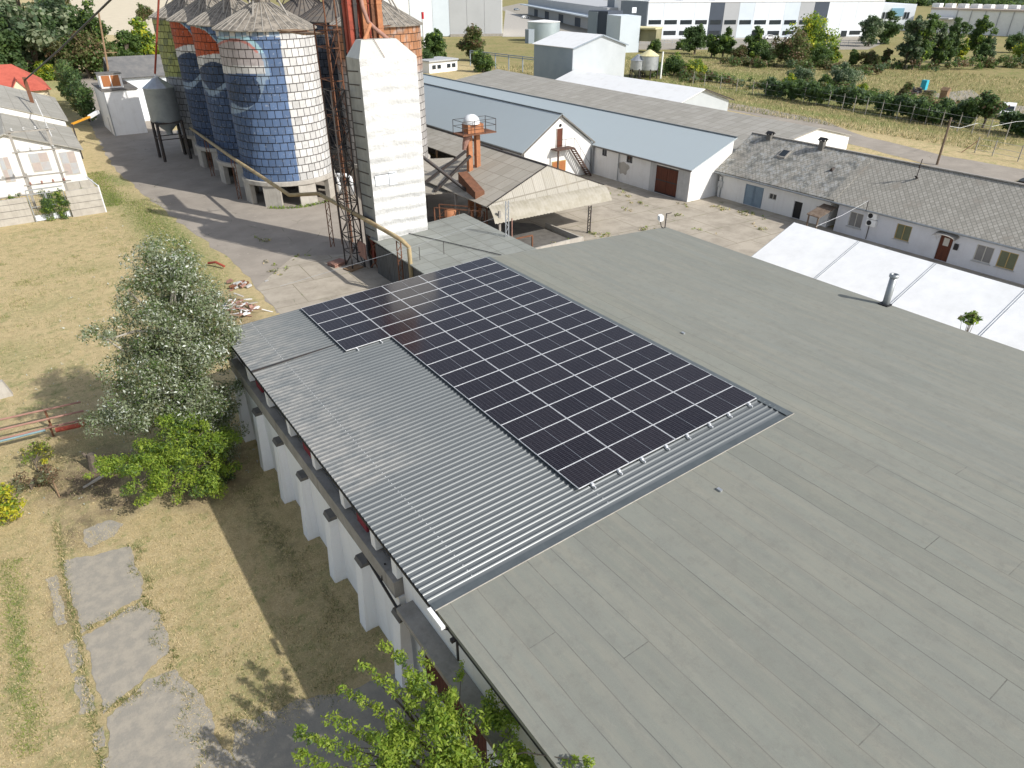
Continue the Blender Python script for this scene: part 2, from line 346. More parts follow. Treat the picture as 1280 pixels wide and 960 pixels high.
def tarp_mat():
    t = NT('white_cladding')
    w = t.add('ShaderNodeTexWave', wave_type='BANDS', bands_direction='Z'); w.inputs['Scale'].default_value = .36; w.inputs['Distortion'].default_value = .7; w.inputs['Detail'].default_value = 2
    w.inputs['Detail Scale'].default_value = 1.5; t.link(t.P(), w.inputs['Vector'])
    c = t.mix(t.ramp(t.noise(1.2, 6), .5, .75), (.62, .62, .61), (.52, .52, .51))
    gs = t.ramp(t.noise(1.0, 8, .7, t.mapping((4, 4, .3))), .52, .7); c = t.mix(t.math('MULTIPLY', gs, .45), c, (.4, .38, .34))
    cl2 = t.ramp(t.noise(2.5, 8, .75, t.mapping((1, 1, 2))), .55, .68); c = t.mix(t.math('MULTIPLY', cl2, .3), c, (.42, .42, .42))
    t.bump(t.math('ADD', w.outputs['Fac'], t.math('MULTIPLY', t.noise(3, 4), 1.2)), .6, .12); return t.done(c, .45, 0, .4)
M['tarp'] = tarp_mat()
def panelwall(name, c1, c2, w, metal=.2):
    t = NT(name)
    bc, bf = t.brick(t.mapping((1, 1, 1), (R(90), 0, 0)), w, 40, .012, c1, c1, tuple(x*.75 for x in c1), 0)
    c = t.mix(t.ramp(t.noise(.4, 6), .45, .7), bc, c2); t.bump(bf, -.3); return t.done(c, .5, metal, .3)

# ------------------------------------------------------------------ mesh building
ORG = {}
class MB:
    def __init__(s): s.v = []; s.f = []; s.m = []; s.k = 0
    def mat(s, k): s.k = k; return s
    def face(s, pts):
        b = len(s.v); s.v += [tuple(p) for p in pts]; s.f.append(tuple(range(b, b+len(pts)))); s.m.append(s.k)
    def mesh(s, vs, fs):
        b = len(s.v); s.v += [tuple(p) for p in vs]
        for f in fs: s.f.append(tuple(b+i for i in f)); s.m.append(s.k)
    def hexa(s, p):   # 4 bottom ccw, 4 top ccw
        s.mesh(p, [(3, 2, 1, 0), (4, 5, 6, 7), (0, 1, 5, 4), (1, 2, 6, 5), (2, 3, 7, 6), (3, 0, 4, 7)]); return s
    def box(s, x0, x1, y0, y1, z0, z1):
        x0, x1 = sorted((x0, x1)); y0, y1 = sorted((y0, y1)); z0, z1 = sorted((z0, z1))
        return s.hexa([(x0, y0, z0), (x1, y0, z0), (x1, y1, z0), (x0, y1, z0), (x0, y0, z1), (x1, y0, z1), (x1, y1, z1), (x0, y1, z1)])
    def slab(s, a, b, c, d, t):   # top quad, thickness downwards
        n = (Vector(b)-Vector(a)).cross(Vector(c)-Vector(b)).normalized()
        if n.z < 0: n = -n; a, b, c, d = d, c, b, a
        o = n*t
        return s.hexa([Vector(p)-o for p in (a, b, c, d)]+[Vector(p) for p in (a, b, c, d)])
    def prism(s, poly, axis, a, b):  # polygon of 2d points extruded along axis
        def P(u, w, k): return {'x': (k, u, w), 'y': (u, k, w), 'z': (u, w, k)}[axis]
        n = len(poly); v = [P(u, w, a) for u, w in poly]+[P(u, w, b) for u, w in poly]
        s.mesh(v, [tuple(range(n))[::-1], tuple(range(n, 2*n))]+[(i, (i+1) % n, n+(i+1) % n, n+i) for i in range(n)]); return s
    def tube(s, pts, r, n=8, cap=True):
        pts = [Vector(p) for p in pts]; rs = r if isinstance(r, (list, tuple)) else [r]*len(pts)
        b = len(s.v); prev = None
        for i, p in enumerate(pts):
            d = (pts[min(i+1, len(pts)-1)]-pts[max(i-1, 0)]).normalized()
            u = d.orthogonal().normalized() if prev is None else (prev-d*prev.dot(d)).normalized()
            prev = u; w = d.cross(u)
            for j in range(n):
                a = 2*PI*j/n; s.v.append(tuple(p+(u*math.cos(a)+w*math.sin(a))*rs[i]))
        for i in range(len(pts)-1):
            for j in range(n):
                s.f.append((b+i*n+j, b+i*n+(j+1) % n, b+(i+1)*n+(j+1) % n, b+(i+1)*n+j)); s.m.append(s.k)
        if cap:
            s.f.append(tuple(b+j for j in range(n))[::-1]); s.m.append(s.k)
            e = b+(len(pts)-1)*n; s.f.append(tuple(e+j for j in range(n))); s.m.append(s.k)
        return s
    def bar(s, a, b, w, h=None):
        h = h or w; a, b = Vector(a), Vector(b); d = (b-a).normalized()
        u = d.cross(Vector((0, 0, 1)))
        u = Vector((1, 0, 0)) if u.length < 1e-3 else u.normalized()
        v = u.cross(d)
        c = [(-1, -1), (1, -1), (1, 1), (-1, 1)]
        return s.hexa([a+u*(w/2*i)+v*(h/2*j) for i, j in c]+[b+u*(w/2*i)+v*(h/2*j) for i, j in c])
    def lathe(s, cx, cy, prof, n=32, a0=0, a1=2*PI):
        full = abs(a1-a0-2*PI) < 1e-6; m = n if full else n+1; b = len(s.v)
        for r, z in prof:
            for j in range(m):
                a = a0+(a1-a0)*j/n; s.v.append((cx+r*math.cos(a), cy+r*math.sin(a), z))
        for i in range(len(prof)-1):
            for j in range(n):
                k = (j+1) % m; s.f.append((b+i*m+j, b+i*m+k, b+(i+1)*m+k, b+(i+1)*m+j)); s.m.append(s.k)
        return s
    def build(s, name, mats, parent=None, smooth=False, label=None, kind=None, origin=None):
        if not isinstance(mats, (list, tuple)): mats = [mats]
        o3 = ORG[parent.name] if parent is not None else Vector(origin or (0, 0, 0))
        me = bpy.data.meshes.new(name)
        me.from_pydata([(v[0]-o3.x, v[1]-o3.y, v[2]-o3.z) for v in s.v], [], s.f)
        for m in mats: me.materials.append(M[m] if isinstance(m, str) else m)
        me.polygons.foreach_set('material_index', s.m)
        if smooth: me.polygons.foreach_set('use_smooth', [True]*len(s.f))
        me.update()
        o = bpy.data.objects.new(name, me); COL.objects.link(o)
        if parent is not None: o.parent = parent
        else: o.location = o3
        ORG[o.name] = o3
        if label: o['label'] = label
        if kind: o['kind'] = kind
        return o
def thing(name, label, cat, loc=(0, 0, 0), group=None):
    o = bpy.data.objects.new(name, None); COL.objects.link(o); o.location = loc; o.empty_display_size = .3
    o['label'] = label; o['category'] = cat; ORG[o.name] = Vector(loc)
    if group: o['group'] = group
    return o
def tag(o, label, cat, group=None):
    o['label'] = label; o['category'] = cat
    if group: o['group'] = group
    return o
def sheet(name, poly, z, m, kind='structure'):
    mb = MB(); mb.face([(p[0], p[1], z) for p in poly]); return mb.build(name, m, kind=kind)
def wall_grid(mb, axis, c0, c1, a0, a1, z0, z1, holes=()):
    """wall slab between c0..c1 on its thin axis, along a0..a1, with rectangular holes (a,b,za,zb)"""
    ys = sorted({a0, a1, *[h for q in holes for h in q[:2]]}); zs = sorted({z0, z1, *[h for q in holes for h in q[2:]]})
    for i in range(len(ys)-1):
        run = None
        for j in range(len(zs)-1):
            cy, cz = (ys[i]+ys[i+1])/2, (zs[j]+zs[j+1])/2
            solid = not any(q[0] < cy < q[1] and q[2] < cz < q[3] for q in holes)
            if solid: run = (run[0] if run else zs[j], zs[j+1])
            if run and (not solid or j == len(zs)-2):
                if axis == 'x': mb.box(c0, c1, ys[i], ys[i+1], *run)
                else: mb.box(ys[i], ys[i+1], c0, c1, *run)
                run = None
def window(parent, axis, c, sgn, a0, a1, z0, z1, frame='window_frame', pane='glass', mull=1, sill=True, label=None, depth=.1):
    """c: wall face; sgn: outward direction; the frame sits inside the opening"""
    f = MB(); t = .06; ci, co = c-sgn*depth, c-sgn*(depth-.05)
    def bx(b, a_, b_, za, zb, ca, cb):
        if axis == 'x': b.box(ca, cb, a_, b_, za, zb)
        else: b.box(a_, b_, ca, cb, za, zb)
    bx(f, a0, a0+t, z0, z1, ci, co); bx(f, a1-t, a1, z0, z1, ci, co); bx(f, a0+t, a1-t, z0, z0+t, ci, co); bx(f, a0+t, a1-t, z1-t, z1, ci, co)
    for k in range(mull):
        m = a0+(a1-a0)*(k+1)/(mull+1); bx(f, m-t/2, m+t/2, z0+t, z1-t, ci, co)
    o = f.build('window', frame, parent, label=label)
    p = MB(); bx(p, a0+t, a1-t, z0+t, z1-t, c-sgn*(depth+.03), c-sgn*(depth-.015)); p.build('pane', pane, o)
    if sill:
        s = MB(); bx(s, a0-.08, a1+.08, z0-.07, z0-.005, c-sgn*.02, c+sgn*.1); s.build('sill', 'grey_render', o)
    return o

# ------------------------------------------------------------------ ground, roads
me = MB(); N = 40; S = 1600
vs = [(-S+2*S*i/N, -S+2*S*j/N, 0) for j in range(N+1) for i in range(N+1)]
me.mesh(vs, [(j*(N+1)+i, j*(N+1)+i+1, (j+1)*(N+1)+i+1, (j+1)*(N+1)+i) for j in range(N) for i in range(N)])
me.build('ground', 'ground', kind='structure')
def rough_poly(poly, step=.7, amp=.18):
    out = []
    for i, p in enumerate(poly):
        q = poly[(i+1) % len(poly)]; p_, q_ = Vector((p[0], p[1])), Vector((q[0], q[1])); L = (q_-p_).length; n = max(1, int(L/step))
        nrm = Vector((-(q_-p_).y, (q_-p_).x)).normalized()
        for k in range(n):
            w = p_.lerp(q_, k/n)+nrm*random.uniform(-amp, amp)*(1 if k else .3); out.append((w.x, w.y))
    return out
def ragged(poly, step=.12, amp=.09):
    return rough_poly(rough_poly(poly, .5, amp*1.3), step, amp*.5)
sheet('road', rough_poly([(10.9, 42), (11.3, 51.6), (10.6, 62.6), (9.6, 75), (8.9, 90), (9.8, 110), (12.5, 150), (15.5, 190), (19.5, 190), (18.5, 150), (19.5, 112), (42, 112), (42, 57), (33, 44), (28, 41)], 1.2, .25), .008, 'asphalt')
sheet('concrete_yard', rough_poly([(10.9, 30.3), (11.1, 42.8), (11.2, 47), (15.5, 51.6), (21, 49), (28, 49), (33, 58.3), (56.6, 58.3), (56.6, 2), (33.5, 2), (33.5, 30.3)], 2.5, .08), .016, 'yard')
sheet('field_road', rough_poly([(100.2, 86), (97.0, 63.5), (90.4, 50.8), (86.5, 36), (86.0, 20), (84, 0), (93, 0), (93.3, 28), (93.4, 40), (96.6, 52), (103.5, 64), (106.5, 92)], 3, .3), .012, 'asphalt')
pr = [A(1215, 112), A(1160, 118), A(1220, 138), A(1300, 152), A(1300, 135), A(1235, 128)]
sheet('car_park', [(p.x, p.y) for p in pr], .012, 'slab')
sheet('factory_road', [tuple(A(*q)[:2]) for q in ((622, 10), (690, 40), (780, 62), (900, 62), (1085, 62), (1110, 52), (1075, 46), (800, 50), (700, 18), (650, 4))], .012, 'slab')
sheet('gravel_lot', [tuple(A(*q)[:2]) for q in ((628, 46), (690, 46), (690, 34), (632, 12))], .02, 'pale_concrete')
sheet('bare_field', [tuple(A(*q)[:2]) for q in ((60, 40), (190, 46), (215, 0), (190, -8), (90, -8), (55, 10))], .01, mat('bare_sand', (.62, .54, .4), (.5, .43, .31), .2, bump=.3))
for nm, quad in (('slab_a', [(-2.95, 24.9), (-.8, 24.3), (-.7, 22.0), (-.95, 21.25), (-2.9, 20.75)]), ('slab_b', [(-2.85, 20.6), (-1.0, 21.1), (-.55, 20.2), (-.65, 18.3), (-2.75, 17.1)]), ('slab_c', [(-2.65, 16.95), (-1.4, 17.65), (-.6, 17.5), (-.1, 15.2), (.1, 11.5), (-2.9, 11.5)]), ('slab_d', [(-2.1, 26.3), (-1.2, 26.4), (-.75, 25.8), (-1.2, 25.2), (-2.1, 25.1)])):
    sheet('path', ragged(quad), .016, 'slab')
for q in ([(-3.6, 24.2), (-3.25, 24.2), (-3.2, 21.5), (-3.5, 21.6)], [(-3.4, 20.6), (-3.0, 20.6), (-2.95, 19.4), (-3.3, 19.2)], [(-3.25, 19.0), (-2.95, 18.9), (-2.9, 17.4), (-3.3, 17.5)], [(-3.1, 16.6), (-2.75, 16.7), (-2.8, 16.0), (-3.1, 16.0)], [(-3.0, 15.6), (-2.7, 15.6), (-2.65, 13.5), (-3.0, 13.6)]):
    sheet('path', ragged(q, .1, .06), .012, 'slab')
sheet('path', rough_poly([(.3, 14.6), (2.4, 14.1), (5.4, 13.2), (5.4, 5), (-.2, 5), (-.1, 12.5)], .3, .12), .008, mat('path_asphalt', (.27, .25, .21), (.38, .335, .265), 2.5, bump=.5, bscale=25))

# ------------------------------------------------------------------ the hall with the felt roof
XR, ZR, XL, XE = 19.55, 5.5, 5.3, 33.75
YF, YN = 30.2, -6.0
def zl(x): return ZR-.029*(XR-x)
def zr(x): return ZR-.061*(x-XR)
M['hall_white'] = mat('hall_white', (.86, .86, .85), (.7, .69, .66), .9, lo=.55, hi=.8, streak=(.7, .68, .64))
hall = thing('storage_hall', 'long low white hall with grey felt roof, buttresses and solar panels on top', 'building', (19, 12, 0))
b = MB()
YC = 10.82
b.slab((XL, YN, zl(XL)), (XR, YN, ZR), (XR, YC, ZR), (XL, YC, zl(XL)), .16)
b.slab((XL+.05, YC, zl(XL)-.03), (XR, YC, ZR-.03), (XR, YF-.05, ZR-.03), (XL+.05, YF-.05, zl(XL)-.03), .12)
b.slab((XR, YN, ZR), (XE, YN, zr(XE)), (XE, YF-.05, zr(XE)), (XR, YF-.05, ZR), .16)
roof = b.build('felt_roof', 'felt', hall)
b = MB(); pitch = .222; n = int((YF-YC-.28)/pitch)
prof = []
for i in range(n):
    y = YC+.22+i*pitch
    prof += [(y, 0), (y+.09, 0), (y+.105, .014), (y+.132, .04), (y+.145, .045), (y+.165, .042), (y+.19, 0)]
prof = [(YC, 0), (YC+.02, .0)]+prof+[(YF, 0)]
vs = []; fs = []
for y, h in prof: vs += [(XL-.06, y, zl(XL-.06)+.012+h), (XR+.06, y, zl(XR+.06)+.012+h)]
for i in range(len(prof)-1): fs.append((2*i, 2*i+1, 2*i+3, 2*i+2))
b.mesh(vs, fs); cr = b.build('corrugated_roof', 'corr', hall, True)
b = MB()
b.slab((XR-.1, YC, zl(XR-.1)+.062), (XR+.28, YC, zr(XR+.28)+.03), (XR+.28, YF, zr(XR+.28)+.03), (XR-.1, YF, zl(XR-.1)+.062), .012)
b.slab((XL-.05, YC-.03, zl(XL)+.022), (XR+.27, YC-.03, ZR+.022), (XR+.27, YC+.2, ZR+.024), (XL-.05, YC+.2, zl(XL)+.024), .008)
b.build('flashing', 'flash', cr)
b = MB(); b.box(XL, XR+.2, YC-.1, YC-.065, 5.04, 5.1)  # drip strip
b = MB(); b.slab((XL-.04, YC-.055, zl(XL)+.026), (XR+.28, YC-.055, ZR+.026), (XR+.28, YC-.035, ZR+.026), (XL-.04, YC-.035, zl(XL)+.026), .02); b.build('edge_strip', 'pale_concrete', cr)
for xs_ in (6.6, 11.4):
    b = MB()
    for i in range(n): y = YC+.22+i*pitch+.145; z = zl(xs_)+.012+.042; b.box(xs_-.012, xs_+.012, y-.01, y+.01, z, z+.007)
    b.build('screw_row', 'white_metal', cr)
b = MB(); b.slab((XL-.05, 25.5, zl(XL)+.062), (9.4, 25.62, zl(9.4)+.062), (9.4, 25.68, zl(9.4)+.062), (XL-.05, 25.62, zl(XL)+.062), .02); b.build('sheet_lap', 'dark_metal', cr)
# long side wall towards the meadow
b = MB(); wall_grid(b, 'x', 5.36, 5.85, 13.3, YF-.3, 0, 3.19); b.box(5.6, 5.85, 13.3, YF-.3, 3.19, 3.72); wall_grid(b, 'x', 5.55, 5.85, YN+.3, 13.3, 0, 4.86, [(9.0, 12.6, .02, 3.2), (6.2, 8.5, .02, 3.2)])
wall_grid(b, 'x', 33.0, 33.3, YN+.3, YF-.3, 0, 4.46); wall_grid(b, 'y', YF-.6, YF-.3, 5.85, 33.0, 0, 4.4)
b.box(5.6, 33.2, YF-.55, YF-.32, 4.4, 4.47)
b.build('wall', 'hall_white', hall)
for y in (28.85, 26.15, 23.5, 20.85, 18.2, 15.6, 13.0):
    q = MB(); t = .24
    q.hexa([(4.9, y-t, 0), (5.36, y-t, 0), (5.36, y+t, 0), (4.9, y+t, 0), (5.08, y-t, 2.85), (5.36, y-t, 2.85), (5.36, y+t, 2.85), (5.08, y+t, 2.85)])
    k = q.build('buttress', 'hall_white', hall)
    q = MB(); q.hexa([(5.05, y-t-.02, 2.85), (5.36, y-t-.02, 2.85), (5.36, y+t+.02, 2.85), (5.05, y+t+.02, 2.85), (5.12, y-t-.02, 2.98), (5.36, y-t-.02, 2.98), (5.36, y+t+.02, 2.98), (5.12, y+t+.02, 2.98)]); q.build('buttress_cap', 'dark_concrete', k)
q = MB(); q.box(5.27, 5.6, 13.35, YF-.2, 3.2, 3.82); q.build('concrete_band', 'concrete', hall)
# clerestory strip: piers, glass and a few red boards
cl = MB(); piers = [29.7, 27.2, 24.7, 22.2, 19.7, 17.2, 14.9, 13.5]
for y in piers: cl.box(5.4, 5.7, y-.16, y+.16, 3.9, 4.75)
cl.box(5.45, 5.72, 13.35, YF-.3, 4.75, 4.9); clo = cl.build('clerestory', 'hall_white', hall)
g = MB()
for a, c in zip(piers[1:], piers[:-1]): g.box(5.62, 5.66, a+.16, c-.16, 3.9, 4.75)
g.build('clerestory_glass', 'glass', clo)
M['dark_red'] = mat('dark_red', (.22, .03, .045), (.12, .025, .03), 3)
for a, c in ((25.8, 26.5), (20.3, 21.0), (15.6, 16.3)): g = MB(); g.box(5.5, 5.6, a, c, 3.92, 4.3); g.build('red_board', 'dark_red', clo)
q = MB()
q.tube([(5.31, YF+.1, 4.93), (5.31, YC-.1, 4.93)], .07, 8); q.box(5.3, 5.37, YN, YC, 4.84, 4.93)
q.build('gutter', 'black', hall)
q = MB(); q.box(5.02, 5.54, 5.0, 12.75, 3.3, 3.5); q.build('door_canopy', 'concrete', hall)
for a, c in ((9.0, 12.6), (6.2, 8.5)):
    q = MB(); nn = int((c-a)/.2)
    for i in range(nn): q.box(5.68, 5.72+.01*(i % 2), a+(c-a)*i/nn+.005, a+(c-a)*(i+1)/nn-.005, .05, 3.2)
    q.build('timber_door', 'brown_door', hall)
q = MB(); q.bar((5.3, 15.3, 3.12), (5.12, 12.8, 3.25), .07); q.bar((5.24, 14.2, 3.2), (5.4, 14.15, 3.85), .05)
q.build('door_rail', 'dark_metal', hall)
p = atX(546, 772, 5.18); q = MB(); q.box(5.1, 5.21, p.y-.36, p.y+.36, p.z-.06, p.z+.03); q.build('strip_lamp', 'clean_white', hall)
q = MB(); q.bar((5.17, p.y-.3, p.z-.08), (5.56, p.y-.4, p.z-.35), .05); q.bar((5.3, p.y-.75, 4.2), (5.3, p.y-.75, 4.95), .05); q.bar((5.2, p.y-.62, 4.85), (5.4, p.y-.62, 4.85), .1); q.build('lamp_bracket', 'dark_metal', hall)
q = MB(); fx, fy = 33.55, 14.95
q.tube([(fx, fy, 3.8), (fx, fy, 6.2)], .17, 16); q.lathe(fx, fy, [(.22, 6.12), (.22, 6.26), (.14, 6.27), (.14, 6.15)], 16)
q.build('flue_pipe', 'grey_metal', hall, True)
q = MB(); q.box(fx-.3, fx+.15, fy-.25, fy+.25, 4.6, 4.72); q.build('flue_base', 'black', hall)
p = Vector((33.5, 30.0, 4.63)); q = MB(); q.bar(p, p+Vector((0, 0, 1.0)), .05); q.bar(p+Vector((0, 0, .95)), p+Vector((.35, -.1, 1.0)), .04)
fl = q.build('lamp_post', 'dark_metal', hall)
q = MB(); a = p+Vector((-.35, .15, .62)); q.hexa([a+Vector(v) for v in ((-.16, -.12, -.1), (.16, -.12, -.1), (.16, .12, .02), (-.16, .12, .02), (-.16, -.12, .22), (.16, -.12, .22), (.16, .12, .3), (-.16, .12, .3))]); q.build('flood_lamp', 'clean_white', fl)
q = MB(); q.tube([a+Vector((0, 0, -.1)), a+Vector((.1, -.05, -.5)), p+Vector((-.05, 0, -.02))], .03, 6); q.build('cable', 'black', fl)
for (x, y) in ((21.6, 17.6), (14.5, 9.6)):
    q = MB(); q.box(x-.05, x+.05, y-.08, y+.08, (zl(x) if x < XR else zr(x)), (zl(x) if x < XR else zr(x))+.06); q.build('roof_stud', 'galv', hall)

# ------------------------------------------------------------------ solar panels
PW, PH, PT = 2.082, 1.036, .035
ang = math.atan(.029)
def panel_proto():
    r = bpy.data.objects.new('solar_panel', None); r.empty_display_size = .2; COL.objects.link(r); ORG[r.name] = Vector((0, 0, 0))
    g = MB(); g.box(-PW/2+.012, PW/2-.012, -PH/2+.012, PH/2-.012, -.004, PT/2-.003); g.build('cells', 'cells', r)
    f = MB()
    f.box(-PW/2, PW/2, -PH/2, -PH/2+.014, -PT/2, PT/2); f.box(-PW/2, PW/2, PH/2-.014, PH/2, -PT/2, PT/2)
    f.box(-PW/2, -PW/2+.014, -PH/2+.014, PH/2-.014, -PT/2, PT/2); f.box(PW/2-.014, PW/2, -PH/2+.014, PH/2-.014, -PT/2, PT/2)
    f.box(-PW/2+.02, PW/2-.02, -PH/2+.02, PH/2-.02, -PT/2, -.006)
    f.build('frame', 'aluminium', r)
    f = MB(); f.box(-.006, .006, -PH/2+.014, PH/2-.014, PT/2-.0028, PT/2-.0012); f.build('centre_strip', 'galv', r)
    return r
def copy_tree(o, loc=None, scale=None, rz=None, label=None):
    c = o.copy(); COL.objects.link(c)
    if loc is not None: c.location = loc
    if scale is not None: c.scale = scale
    if rz is not None: c.rotation_euler = (0, 0, rz)
    if label: c['label'] = label
    for ch in list(o.children):
        k = ch.copy(); COL.objects.link(k); k.parent = c
        for g_ in list(ch.children):
            d = g_.copy(); COL.objects.link(d); d.parent = k
    return c
proto = panel_proto()
ORD = ['first', 'second', 'third', 'fourth', 'fifth', 'sixth', 'seventh', 'eighth', 'ninth', 'tenth', 'eleventh', 'twelfth', 'thirteenth', 'fourteenth', 'fifteenth', 'sixteenth', 'seventeenth']
first = True
for c in range(5):
    for r_ in range(17):
        if c == 4 and r_ >= 5: continue
        x = 19.42-2.1*(c+.5); y = 29.93-1.05*(r_+.5)
        o = proto if first else copy_tree(proto)
        o.location = (x, y, zl(x)+.135); o.rotation_euler = (0, -ang, 0)
        o['category'] = 'solar panel'; o['group'] = 'solar panels on the corrugated roof'
        rr = 'first row at the yard edge' if r_ == 0 else ('last row by the bare strip' if r_ == 16 else f'{ORD[r_]} row from the yard')
        cc = ['ridge column', 'second column from ridge', 'middle column', 'fourth column from ridge', 'short outer column'][c]
        o['label'] = f'dark solar panel, {rr}, {cc}'
        first = False
# mounting rails with clips
for c in range(4):
    for k in (-.55, .55):
        x = 19.42-2.1*(c+.5)+k
        q = MB(); q.bar((x, 29.9, zl(x)+.085), (x, 11.86, zl(x)+.085), .035, .05); q.box(x-.04, x+.04, 11.98, 12.06, zl(x)+.06, zl(x)+.16)
        side = 'nearer the ridge' if k > 0 else 'nearer the eave'
        tag(q.build('mounting_rail', 'aluminium', origin=(x, 21, 0)), f'aluminium mounting rail under the {["ridge", "second", "middle", "fourth"][c]} column of solar panels, {side}', 'rail', 'rails under the solar panels')
for k in (-.55, .55):
    x = 19.42-2.1*4.5+k; q = MB(); q.bar((x, 29.9, zl(x)+.085), (x, 24.5, zl(x)+.085), .035, .05)
    tag(q.build('mounting_rail', 'aluminium', origin=(x, 27, 0)), 'short aluminium rail under the outer column of five solar panels, '+('inner one' if k > 0 else 'outer one'), 'rail', 'rails under the solar panels')

# ------------------------------------------------------------------ white marquee tent
tent = thing('marquee_tent', 'long white marquee tent between grey roof and whitewashed house', 'tent', (43.4, 15, 0))
b = MB(); ty1, ty0 = 27.06, 1.0
b.slab((37.5, ty0, 1.72), (43.4, ty0, 4.0), (43.4, ty1, 4.0), (37.5, ty1, 1.72), .03); b.slab((43.4, ty0, 4.0), (49.3, ty0, 1.72), (49.3, ty1, 1.72), (43.4, ty1, 4.0), .03)
b.build('tent_roof', 'tent_white', tent)
b = MB(); b.box(37.56, 37.6, ty0, ty1, 0.02, 1.7); b.box(49.2, 49.24, ty0, ty1, 0.02, 1.7)
b.prism([(37.62, .02), (49.18, .02), (49.18, 1.7), (43.4, 3.93), (37.62, 1.7)], 'y', ty1-.08, ty1-.03); b.build('tent_wall', 'tent_white', tent)
for k in range(6):
    y = ty1-4.93*k
    if k == 0: y -= .04
    q = MB()
    for dy in ((-.06, .06) if k else (0,)):
        q.slab((37.45, y+dy-.014, 1.735), (43.4, y+dy-.014, 4.02), (43.4, y+dy+.014, 4.02), (37.45, y+dy+.014, 1.735), .025)
    q.build('seam_strip', 'galv', tent)

# ------------------------------------------------------------------ blue roofed warehouse with gable wing
wh = thing('warehouse', 'white warehouse with pale blue sheet roof and gabled wing facing yard', 'building', (53, 60, 0))
p1, p2 = atX(607+0, 0, 52.2), None
def WY(px, py): q = atX(px, py, 52.2); return q.y, q.z
cw = lambda x, y: (660+x/3.765, 120+y/3.765)
w1 = [WY(*cw(350, 245)), WY(*cw(370, 285))]; w2 = [WY(*cw(465, 278)), WY(*cw(490, 318))]
dl, dr = WY(*cw(607, 300)), WY(*cw(695, 470))
dh = (dr[0], dl[0], .03, 2.75)
h1 = (w1[1][0], w1[0][0], w1[1][1], w1[0][1]); h2 = (w2[1][0], w2[0][0], w2[1][1], w2[0][1])
b = MB(); wall_grid(b, 'x', 52.2, 52.5, 44.3, 58.4, 0, 3.05, [dh, h1, h2])
b.prism([(52.5, 0), (57.9, 0), (57.9, 5.2), (52.5, 3.08)], 'y', 44.3, 44.6)
b.prism([(42.9, 0), (52.2, 0), (52.2, 3.25), (47.5, 6.5), (42.9, 3.4)], 'y', 58.5, 58.8)
b.box(42.9, 43.15, 58.8, 118, 0, 3.35); b.box(57.6, 57.9, 44.6, 118, 0, 5.15)
b.build('wall', 'white_wall', wh)
q = MB(); q.box(52.17, 52.2, dh[1]+.02, dh[1]+.75, .02, 2.9); q.build('grey_patch', 'grey_render', wh)
q = MB(); q.box(52.17, 52.2, 44.32, dh[0]-.02, .02, 2.9); q.build('grey_patch', 'grey_render', wh)
q = MB(); q.lathe(52.19, h2[1]+.1, [(0, 0)], 3) if 0 else None
poly = [(h2[1]+.75*math.cos(a)*(1+.22*math.sin(3*a)+.1*math.sin(7*a))+.35, 1.5+.75*math.sin(a)*(1+.2*math.cos(2*a)+.1*math.sin(5*a))) for a in [2*PI*i/40 for i in range(40)]]
b2 = MB(); b2.prism(poly, 'x', 52.185, 52.199)
b2.build('bare_plaster', 'pale_concrete', wh)
for h in (h1, h2): window(wh, 'x', 52.2, -1, *h, frame='dark_metal', pane='glass', mull=1, sill=False, depth=.15)
q = MB(); mid = (dh[0]+dh[1])/2
q.box(52.28, 52.34, mid+.02, dh[1], .05, 2.72); d1 = q.build('door', 'brown_door', wh)
q = MB(); q.box(52.28, 52.34, dh[0], mid-.02, .05, 2.72); d2 = q.build('door', 'brown_door', wh, label='rusted brown right leaf of the big warehouse door')
q = MB()
for z in (.06, 1.3, 2.6): q.box(52.25, 52.28, dh[0]+.05, dh[1]-.05, z, z+.1)
q.build('door_rail', 'dark_metal', d1)
ZE, ZM = 3.12, 5.45
b = MB(); b.slab((51.95, 44.05, ZE), (58.0, 44.05, ZM), (58.0, 118, ZM), (51.95, 118, ZE), .1)
b.slab((42.45, 58.25, 3.4), (47.5, 58.25, 6.72), (47.5, 118, 6.72), (42.45, 118, 3.4), .1); b.slab((47.5, 58.25, 6.72), (52.2, 58.25, 3.5), (52.2, 118, 3.5), (47.5, 118, 6.72), .1)
rf = b.build('roof', 'blue_roof', wh)
b = MB(); b.bar((58.0, 44.05, ZM+.03), (58.0, 118, ZM+.03), .22, .06); b.bar((47.5, 58.22, 6.75), (47.5, 118, 6.75), .2, .06); b.build('ridge_cap', 'flash', rf)
b = MB()
b.slab((42.4, 58.2, 3.33), (47.5, 58.2, 6.69), (47.5, 58.24, 6.69), (42.4, 58.24, 3.33), .16); b.slab((47.5, 58.2, 6.69), (52.3, 58.2, 3.4), (52.3, 58.24, 3.4), (47.5, 58.24, 6.69), .16)
b.bar((42.38, 58.2, 3.28), (42.38, 118, 3.28), .12, .12); b.bar((51.9, 44.0, 3.04), (51.9, 58.2, 3.04), .13, .12)
b.build('fascia', 'dark_concrete', rf)
b = MB(); b.tube([(51.98, 58.2, 3.0), (51.98, 58.2, .1)], .09, 8); b.tube([(52.2, 58.35, 3.4), (52.0, 58.32, 3.0), (52.02, 58.45, .1)], .07, 8); b.box(51.9, 52.18, 58.3, 58.48, .05, 3.1); b.build('downpipe', 'grey_metal', wh)
py_ = WY(*cw(430, 300))[0]; b = MB(); b.tube([(52.1, py_, 3.0), (52.1, py_, .1)], .05, 8); b.build('downpipe', 'grey_metal', wh)
gy = lambda x, y: atY(*cw(x, y), 58.5)
a, c = gy(135, 155), gy(160, 238); q = MB(); q.box(a.x, a.x+.75, 58.46, 58.5, c.z, a.z); dd = q.build('loft_door', 'brown_door', wh)
